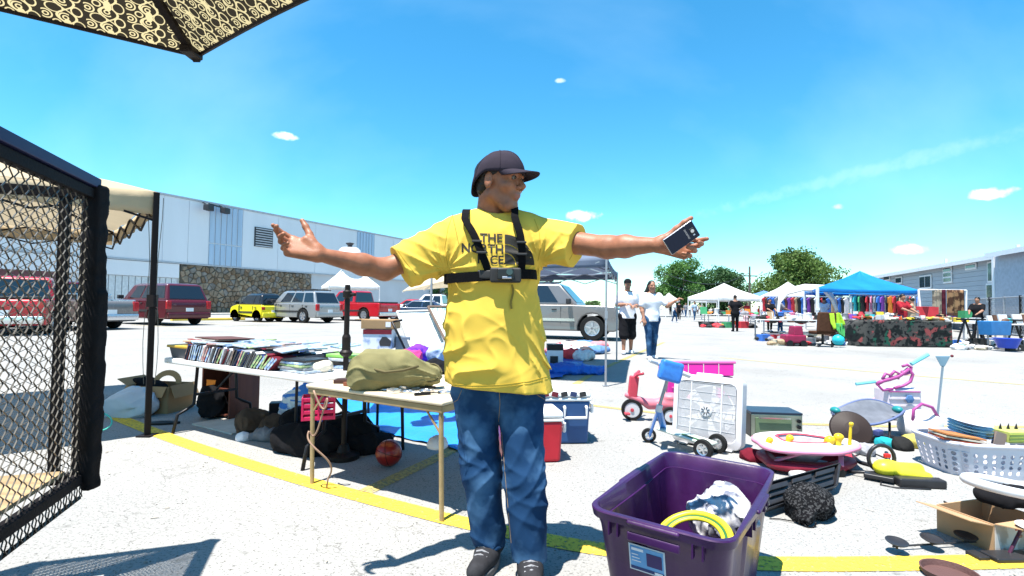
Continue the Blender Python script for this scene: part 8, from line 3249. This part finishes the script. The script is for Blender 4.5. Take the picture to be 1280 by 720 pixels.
def goods(x, y, z, c, kind, size, where_, grp=None):
 m = pm(c)
 nm = {'box': 'carton', 'heap': 'clothes_pile', 'cyl': 'canister', 'lamp': 'table_lamp', 'bowl': 'bowl', 'toy': 'toy_truck', 'bin': 'bin', 'frame': 'picture', 'bottle': 'bottle'}[kind]
 s_ = size
 mb_ = MB()
 if kind == 'box':
  mb_.box((x, y, z + s_ * .35), (s_ * 1.2, s_ * .8, s_ * .7), random.uniform(-.5, .5))
  mb_.box((x, y, z + s_ * .71), (s_ * 1.0, s_ * .7, s_ * .03), random.uniform(-.5, .5))
 elif kind == 'heap':
  for _ in range(4):
   mb_.sph((x + random.uniform(-.4, .4) * s_, y + random.uniform(-.3, .3) * s_, z + s_ * random.uniform(.12, .35)), (s_ * random.uniform(.3, .55), s_ * .4, s_ * random.uniform(.16, .3)), 9, 6, Euler((random.uniform(-.4, .4), random.uniform(-.4, .4), 0)).to_matrix())
 elif kind == 'cyl':
  mb_.lathe([(s_ * .3, 0), (s_ * .34, s_ * .7), (s_ * .36, s_ * .72), (s_ * .36, s_ * .8), (s_ * .1, s_ * .86), (.001, s_ * .9)], (x, y, z), n=12)
 elif kind == 'bottle':
  mb_.lathe([(s_ * .18, 0), (s_ * .18, s_ * .6), (s_ * .07, s_ * .8), (s_ * .07, s_)], (x, y, z), n=10)
 elif kind == 'lamp':
  mb_.lathe([(s_ * .22, 0), (s_ * .05, s_ * .06), (s_ * .10, s_ * .3), (s_ * .03, s_ * .5), (s_ * .38, s_ * .5), (s_ * .2, s_ * .95)], (x, y, z), n=12)
 elif kind in ('bowl', 'bin'):
  k = .45 if kind == 'bowl' else .9
  mb_.lathe([(s_ * .28, 0), (s_ * .5, s_ * k), (s_ * .54, s_ * k), (s_ * .46, s_ * k), (s_ * .25, s_ * .05)], (x, y, z), n=16, sc=(1, .8))
 elif kind == 'toy':
  mb_.box((x, y, z + s_ * .25), (s_ * 1.2, s_ * .5, s_ * .28))
  mb_.box((x + s_ * .25, y, z + s_ * .5), (s_ * .4, s_ * .45, s_ * .3))
  for dx in (-.4, .4):
   mb_.cyl((x + dx * s_, y - s_ * .3, z + s_ * .12), (x + dx * s_, y + s_ * .3, z + s_ * .12), s_ * .13, n=10)
 elif kind == 'frame':
  R = Matrix.Rotation(-.25, 3, 'X')
  mb_.box((x, y, z + s_ * .5), (s_ * .9, .03, s_), R)
  for sx in (-1, 1):
   mb_.box((x + sx * s_ * .42, y - .02, z + s_ * .5), (s_ * .09, .04, s_ * 1.02), R)
 base = ('%s %s %s' % (c, nm.replace('_', ' '), where_))
 seen[base] = seen.get(base, 0) + 1
 lb = base
 if seen[base] > 1:
  lb = '%s %s' % (adj[(seen[base] - 2) % 12], base) if seen[base] < 14 else 'one more ' + base
 return solo(nm, mb_, m, lb, nm.replace('_', ' '), grp or 'goods on the market stalls', fix=False)

def clutter(px0, px1, Y, z, n, where_, cols, kinds, smin=.12, smax=.3, dy=.3):
 for i in range(n):
  px = px0 + (px1 - px0) * (i + .5 + random.uniform(-.35, .35)) / n
  p = A(px, 385, Y + random.uniform(-dy, dy))
  goods(p.x, p.y, z, random.choice(cols + ['grey', 'black', 'white']), random.choice(kinds + ['heap', 'bottle', 'cyl', 'frame'][:4 if z > .1 else 1]), random.uniform(smin, smax) * .72, where_)

# left group of tables, 940..1060
stall_table(944, 1052, 18.0, 'long stall table left of the brown chair')
clutter(942, 1052, 18.0, .75, 60, 'on the long stall table left of the brown chair', ['white', 'blue', 'red', 'pink', 'tan', 'white', 'black', 'cream'], ['box', 'heap', 'heap', 'cyl', 'bowl'], .2, .42)
clutter(945, 1050, 17.7, 0, 44, 'on the ground under the long stall table', ['white', 'black', 'grey', 'brown', 'blue', 'red', 'cream'], ['box', 'heap', 'bin'], .3, .5, .35)
clutter(968, 1012, 15.6, 0, 26, 'on the pavement left of the brown chair', ['cream', 'tan', 'white', 'pink', 'black', 'red'], ['heap', 'box', 'heap'], .25, .45, .3)
clutter(1038, 1062, 15.8, 0, 6, 'on the pavement right of the brown chair', ['blue', 'teal', 'black', 'white'], ['heap', 'box', 'bowl'], .22, .4, .3)
stall_table(880, 938, 30, 'far stall table behind the man in black')
clutter(872, 944, 30, .75, 24, 'on the far stall table behind the man in black', ['orange', 'red', 'white', 'green', 'blue', 'black'], ['box', 'heap', 'cyl'], .3, .6)
clutter(874, 940, 29, 0, 18, 'on the ground by the far stall', ['orange', 'red', 'green', 'black', 'white'], ['box', 'heap', 'bin'], .4, .75)
stall_table(1062, 1180, 20.5, 'stall table heaped with goods under the blue canopy')
clutter(1056, 1190, 20.5, .75, 62, 'on the stall table under the blue canopy', list(PAL), ['box', 'heap', 'heap', 'cyl', 'lamp', 'bowl', 'frame'], .2, .45)
clutter(1072, 1190, 15.9, .82, 46, 'on top of the patterned blanket', ['white', 'cream', 'yellow', 'tan', 'white', 'orange', 'red'], ['box', 'heap', 'heap', 'bowl'], .14, .3, .3)
# right group
stall_table(1188, 1238, 17.0, 'bare stall table right of the patterned blanket')
clutter(1188, 1282, 17.0, .0, 44, 'on the ground under the right hand tables', ['white', 'yellow', 'grey', 'cream', 'blue'], ['heap', 'box'], .25, .45, .5)
clutter(1190, 1238, 17.0, .75, 9, 'on the bare stall table', ['yellow', 'brown', 'tan', 'white'], ['box', 'bowl', 'frame'], .15, .32)
stall_table(1240, 1300, 16.0, 'stall table at the right edge of the market')
clutter(1236, 1290, 16.0, .75, 9, 'on the right edge stall table', ['brown', 'teal', 'cream', 'white', 'grey'], ['frame', 'box', 'frame'], .25, .45)
clutter(1193, 1240, 15.0, 0, 26, 'scattered before the right hand tables', ['white', 'teal', 'white', 'cream'], ['heap', 'bowl', 'heap'], .2, .4, .4)
clutter(1245, 1285, 14.6, 0, 6, 'round the big blue tub', ['white', 'orange', 'pink', 'cream'], ['heap', 'box'], .25, .4, .4)
p = A(1259, 428, 14.2)
solo('wash_tub', MB().lathe([(.22, 0), (.33, .26), (.36, .27), (.31, .27), (.20, .03), (.0005, .02)], (p.x, p.y, .1), n=28, sc=(1, .8)), mat('royal_blue_plastic', (.02, .06, .42), rough=.35), 'round royal blue wash tub at the right edge of the stalls', 'tub', smooth=False)
p = A(1243, 410, 15.2)
solo('bin', MB().box((p.x - .0, p.y, .62), (.62, .4, .42), .1, top=(1.1, 1.1)), mat('mid_blue_plastic', (.03, .16, .38), rough=.4), 'mid blue open storage bin below the right edge table', 'bin', bev=.02)
clutter(955, 1020, 24, .5, 34, 'in the shade of the white tents', ['black', 'blue', 'white', 'grey', 'brown', 'red'], ['box', 'heap', 'frame', 'lamp'], .4, .8, .8)
# A-frame trestle legs
for k, px in enumerate((1206, 1222, 1268)):
 a = A(px, 400, 15.8)
 tr_ = thing('trestle', ['first', 'second', 'third'][k] + ' dark A-frame trestle from the left, right of the patterned blanket', 'trestle', (a.x, 15.8, 0), 0, 'trestles')
 for sx in (-1, 1):
  part('leg', MB().bar((sx * .28, 0, 0), (0, 0, .86), .04), M_LEGB, tr_)
 part('top_bar', MB().bar((-.25, 0, .86), (.25, 0, .86), .05), M_LEGB, tr_)

# brown office chair with a lime cloth
ch_ = thing('office_chair', 'brown upholstered office chair seen from behind, lime cloth over its side', 'chair', A(1031, 433, 15.0).xy.to_3d())
x0 = ch_.location.x
M_BRU = cloth('brown_upholstery', (.065, .030, .018))
Yh = 15.0
for nm, mb_, m in (('backrest', MB().box((x0, Yh - .12, .74), (.62, .10, .58), top=(.88, 1)), M_BRU), ('seat', MB().box((x0, Yh + .14, .42), (.55, .5, .10)), M_BRU), ('post', MB().cyl((x0, Yh + .1, .08), (x0, Yh + .1, .4), .035), M_LEGB)):
 part(nm, mb_, m, ch_, world=True, bev=.04 if nm != 'post' else 0, seg=3)
for k in range(5):
 a = k * 1.2566
 lg = part('leg', MB().bar((x0, Yh + .1, .09), (x0 + .3 * math.cos(a), Yh + .1 + .3 * math.sin(a), .06), .05, .03), M_LEGB, ch_, world=True)
 part('caster', MB().sph((x0 + .3 * math.cos(a), Yh + .1 + .3 * math.sin(a), .03), .03, 8, 6), M_LEGB, lg, world=True)

def sheet(pts4, m, label, f=5):
 P = [Vector(p) for p in pts4]
 solo('cloth', MB().grid(lambda u, v: P[0].lerp(P[1], u).lerp(P[3].lerp(P[2], u), v) + Vector((0, .05 * math.sin(u * 3.14 * f + v * 3), .02 * math.sin(v * 9))), 20, 12), m, label, 'cloth', smooth=True, solid=.012)

sheet([A(1037, 392, 14.78), A(1049, 391, 14.9), A(1056, 406, 14.9), A(1042, 412, 14.72)], cloth('lime_green_cloth', (.32, .52, .04)), 'lime green cloth hung over the side of the brown chair')
sheet([A(1045, 404, 14.75), A(1054, 404, 14.9), A(1055, 422, 14.9), A(1049, 418, 14.75)], cloth('green_cloth', (.08, .38, .12)), 'green cloth trailing below the lime one')
p = G(1048, 432)
solo('ball', MB().sph((p.x, p.y, .17), .17, 20, 14), mat('cyan_ball', (.02, .42, .52), rough=.4), 'cyan ball on the ground by the brown chair', 'ball', smooth=True)
p = G(996, 433)
tcx = thing('toy_car', 'maroon ride-in toy car at the left of the brown chair', 'toy', p)
M_MRN = mat('maroon_plastic', (.22, .012, .05), rough=.4)
part('body', MB().box((p.x, p.y + .2, .22), (.62, .4, .24)), M_MRN, tcx, world=True, bev=.05, seg=3)
part('cab', MB().box((p.x + .08, p.y + .2, .46), (.30, .36, .28), top=(.8, .9)), M_MRN, tcx, world=True, bev=.03)
for dx in (-.2, .2):
 part('wheel', MB().cyl((p.x + dx, p.y - .02, .09), (p.x + dx, p.y + .04, .09), .09, n=14), M_LEGB, tcx, world=True)

# clothes rack under the blue canopy, each garment on its own
rk_ = thing('clothes_rack', 'long clothes rail below the blue canopy', 'clothes rack', A(1105, 385, 22).xy.to_3d())
ra_, rb_ = A(1062, 385, 22.0), A(1150, 385, 22.4)
part('rail', MB().cyl((ra_.x, ra_.y, 1.78), (rb_.x, rb_.y, 1.78), .025), M_CHROME, rk_, world=True)
for p in (ra_, rb_, (ra_ + rb_) / 2):
 part('upright', MB().cyl((p.x, p.y, 0), (p.x, p.y, 1.78), .025), M_CHROME, rk_, world=True)
gc = ['white', 'teal', 'green', 'black', 'red', 'pink', 'grey', 'blue', 'purple', 'black', 'orange', 'red', 'black', 'tan', 'grey', 'red', 'white', 'blue']
for i, c in enumerate(gc):
 t = (i + .5) / len(gc)
 x = ra_.x + (rb_.x - ra_.x) * t
 y = ra_.y + (rb_.y - ra_.y) * t
 ln = random.uniform(.65, 1.05)
 w = random.uniform(.20, .30)
 sh_ = [(-.04, 0), (-w * .8, -.08), (-w, -.30), (-w * .75, -.32), (-w * .6, -.2), (-w * .62, -ln), (w * .62, -ln), (w * .6, -.2), (w * .75, -.32), (w, -.30), (w * .8, -.08), (.04, 0)]
 R = Matrix.Rotation(random.uniform(.2, .9), 3, 'Z')
 ex = R @ Vector((1, 0, 0))
 ey_ = R @ Vector((0, 1, 0))
 solo('garment', MB().prism(sh_, Vector((x, y, 1.74)) - ey_ * .03, ex, (0, 0, 1), ey_ * .06), pm(c), '%s garment hanging on the long rail, %s' % (c, 'number %s from the left' % ['one', 'two', 'three', 'four', 'five', 'six', 'seven', 'eight', 'nine', 'ten', 'eleven', 'twelve', 'thirteen', 'fourteen', 'fifteen', 'sixteen', 'seventeen', 'eighteen'][i]), 'garment', 'garments on the long rail', bev=.015, seg=1)
# hanging rugs on a line
rl = thing('drying_frame', 'white frame on slanted posts where the patterned rugs hang', 'rack', A(1180, 385, 20.5).xy.to_3d())
a, b_ = A(1148, 362, 20.5), A(1208, 363, 21.0)
part('rail', MB().cyl(a, b_, .03), M_POLEW, rl, world=True)
for (p, q) in ((a, A(1154, 396, 20.3)), (b_, A(1207, 396, 21.0)), (a + Vector((.02, 0, 0)), A(1146, 396, 20.8))):
 part('post', MB().cyl(p, (q.x, q.y, 0), .035), M_POLEW, rl, world=True)
RG = [('tan and grey', 1165, 1176, (.30, .26, .20), (.14, .12, .10)), ('dark maroon', 1177, 1181, (.09, .02, .03), (.05, .01, .02)), ('brown animal pattern', 1183, 1204, (.26, .15, .08), (.06, .03, .02))]
for i, (nm, x0, x1, c1, c2) in enumerate(RG):
 pa_, pb_ = A(x0, 385, 20.7), A(x1, 385, 20.7)

 def rf_(u, v):
  p = pa_.lerp(pb_, u)
  return Vector((p.x, p.y - .04 + .03 * math.sin(u * 16), a.z + .02 - v * (1.05 if i != 1 else 1.15)))
 solo('rug', MB().grid(rf_, 12, 8), mat('rug_%d' % i, c1, rough=.95, col2=c2, scale=3.2, thr=(.47, .53)), nm + ' rug hung over the white frame', 'rug', 'rugs hung for sale', smooth=True, solid=.03)
for i, (px, c) in enumerate(((1156, 'red'), (1209, 'green'), (1150, 'grey'))):
 p = A(px, 385, 20.2)
 goods(p.x, p.y, .85, c, 'box', .6 if i == 0 else .4, 'beside the white drying frame')
# chain link fence in front of the home
fe = thing('chain_fence', 'low chain link fence with dark posts before the mobile home', 'fence', A(1240, 385, 22).xy.to_3d())
f0, f1 = A(1208, 385, 25), A(1300, 385, 17.5)
for k in range(6):
 p = f0.lerp(f1, k / 5)
 part('post', MB().cyl((p.x, p.y, 0), (p.x, p.y, 1.75), .045, n=10), M_POLEG if k % 2 else M_LEGB, fe, world=True)
for z in (.25, 1.7):
 part('rail', MB().cyl((f0.x, f0.y, z), (f1.x, f1.y, z), .025, n=8), M_POLEG, fe, world=True)
wm = MB()
for k in range(60):
 for sgn in (0, 1):
  u0 = k / 60
  u1 = min(1, max(0, u0 + (.13 if sgn else -.13)))
  p, q = f0.lerp(f1, u0), f0.lerp(f1, u1)
  wm.tube([(p.x, p.y, .25), (q.x, q.y, 1.7)], .006, 3)
part('wire_mesh', wm, M_POLEG, fe, world=True, kind='stuff')

# ---- people of the market
figure('man in black T-shirt and black trousers walking away past the stalls', 919, 414.5, 1.76, 3.0, M_BLACKCLOTH, M_BLACKCLOTH, res=.018, step=.04, arms='hips', shoes=M_BLACKCLOTH, girth=1.1)
figure('child in a white and pink dress beside the man in black', 932, 408, 1.15, .2, cloth('pink_white_dress', (.60, .42, .45)), cloth('pink_white_dress', (.60, .42, .45)), res=.02, skirt=True, long_hair=True, step=.04)
figure('woman in dark red top standing behind the child', 934, 404, 1.60, .2, cloth('dark_red_top', (.30, .02, .03)), M_BLACKCLOTH, res=.022, step=.03, long_hair=True)
figure('person in a red top seated low between the stalls', 949, 404, 1.35, .6, cloth('bright_red_top', (.50, .05, .03)), cloth('tan_trousers', (.3, .2, .12)), res=.022, step=.06, arms='reach')
figure('man in a navy shirt bending over the stall goods', 985, 403, 1.72, 1.2, cloth('navy_shirt', (.015, .02, .06)), M_BLACKCLOTH, res=.02, bend=28, arms='reach', step=.1)
figure('person in a blue shirt behind the man in navy', 997, 402, 1.6, .8, cloth('blue_shirt', (.03, .10, .40)), M_DENIM, res=.022, arms='reach', step=.05)
figure('person in a pale blue-grey floral top bending at the white arch', 1014, 403, 1.65, 1.0, mat('floral_blue_grey', (.35, .42, .48), rough=.9, col2=(.12, .2, .28), scale=5, thr=(.48, .55)), M_DENIM, res=.022, bend=42, arms='reach', girth=1.25)
cw_ = [('white', M_WHITECLOTH), ('grey', cloth('grey_top', (.2, .2, .22))), ('dark', M_BLACKCLOTH), ('tan', cloth('tan_top', (.35, .26, .18))), ('pale blue', cloth('pale_blue_top', (.3, .4, .5)))]
far = [(843, 403, 0, 1.5), (849, 400, 2, 3.0), (857, 397, 1, 0.2), (862, 395, 0, 2.8), (868, 401, 4, .3), (876, 395, 3, 3.1), (853, 394, 3, 1), (838, 394, 2, 3), (846, 393, 4, .1), (872, 393, 0, 2.9)]
plc_ = ['nearest of the far crowd, mid stride', 'walking away left of the white pyramid tents', 'small, at the centre of the far crowd', 'right of the centre of the far crowd', 'nearest the left white tents', 'farther off beside the left white tents', 'small, left of the centre of the far crowd', 'at the far left of the crowd', 'tiny, left in the far crowd', 'tiny, at the right of the far crowd']
for i, (px, py, c, fa) in enumerate(far):
 figure('person in a %s top %s' % (cw_[c][0], plc_[i]), px, py, 1.7, fa, cw_[c][1], M_BLACKCLOTH if i % 2 else M_DENIM, res=.035, step=.16, group='walkers in the far crowd')
figure('shopper in a dark top under the blue canopy at the left post', 1050, 398, 1.65, .6, M_BLACKCLOTH, M_BLACKCLOTH, res=.025, arms='reach')
figure('shopper in a grey top among the clothes at the middle of the blue canopy', 1108, 398, 1.6, .2, cloth('grey_top', (.2, .2, .22)), M_DENIM, res=.025, arms='reach')

# added dark clothes rail standing in for shade under the white tents, with shoppers
rk2 = thing('clothes_rack', 'added rail of dark clothes, standing in for shade behind the navy shirted man', 'clothes rack', A(1005, 385, 28).xy.to_3d())
ra_, rb_ = A(955, 385, 28), A(1062, 385, 27)
part('rail', MB().cyl((ra_.x, ra_.y, 1.8), (rb_.x, rb_.y, 1.8), .025), M_CHROME, rk2, world=True)
for p in (ra_, rb_, (ra_ + rb_) / 2):
 part('upright', MB().cyl((p.x, p.y, 0), (p.x, p.y, 1.8), .025), M_CHROME, rk2, world=True)
for i in range(26):
 c = random.choice(['black', 'grey', 'blue', 'brown', 'black', 'red', 'purple', 'tan', 'white', 'black'])
 p = ra_.lerp(rb_, (i + .5) / 26)
 w, ln = random.uniform(.18, .28), random.uniform(.7, 1.4)
 o = solo('garment', MB().prism([(-.04, 0), (-w, -.12), (-w * .7, -.3), (-w * .65, -ln), (w * .65, -ln), (w * .7, -.3), (w, -.12), (.04, 0)], (p.x, p.y, 1.77), (1, .3, 0), (0, 0, 1), (-.02, .06, 0)), pm(c), '%s garment on the added dark rail, %s' % (c, where(i, 26)), 'garment', 'garments on the added dark rail')
lab2 = ['in black near the added dark rail, left end', 'in grey near the added dark rail, middle', 'in white near the added dark rail, right of the middle', 'in tan by the right post of the blue canopy', 'in black among the right hand tables', 'in dark red behind the patterned blanket']
for i, (px, Yd, c) in enumerate(((962, 25, M_BLACKCLOTH), (975, 24, cloth('grey_top', (.2, .2, .22))), (1030, 25, M_WHITECLOTH), (1140, 19.5, cloth('tan_top', (.35, .26, .18))), (1222, 19, M_BLACKCLOTH), (1128, 18.4, cloth('dark_red_top', (.3, .02, .03))))):
 figure('shopper ' + lab2[i], px, 400, 1.62 + .05 * (i % 3), i * 1.3, c, M_DENIM if i % 2 else M_BLACKCLOTH, res=.025, arms='reach', Yd=Yd, step=.05)
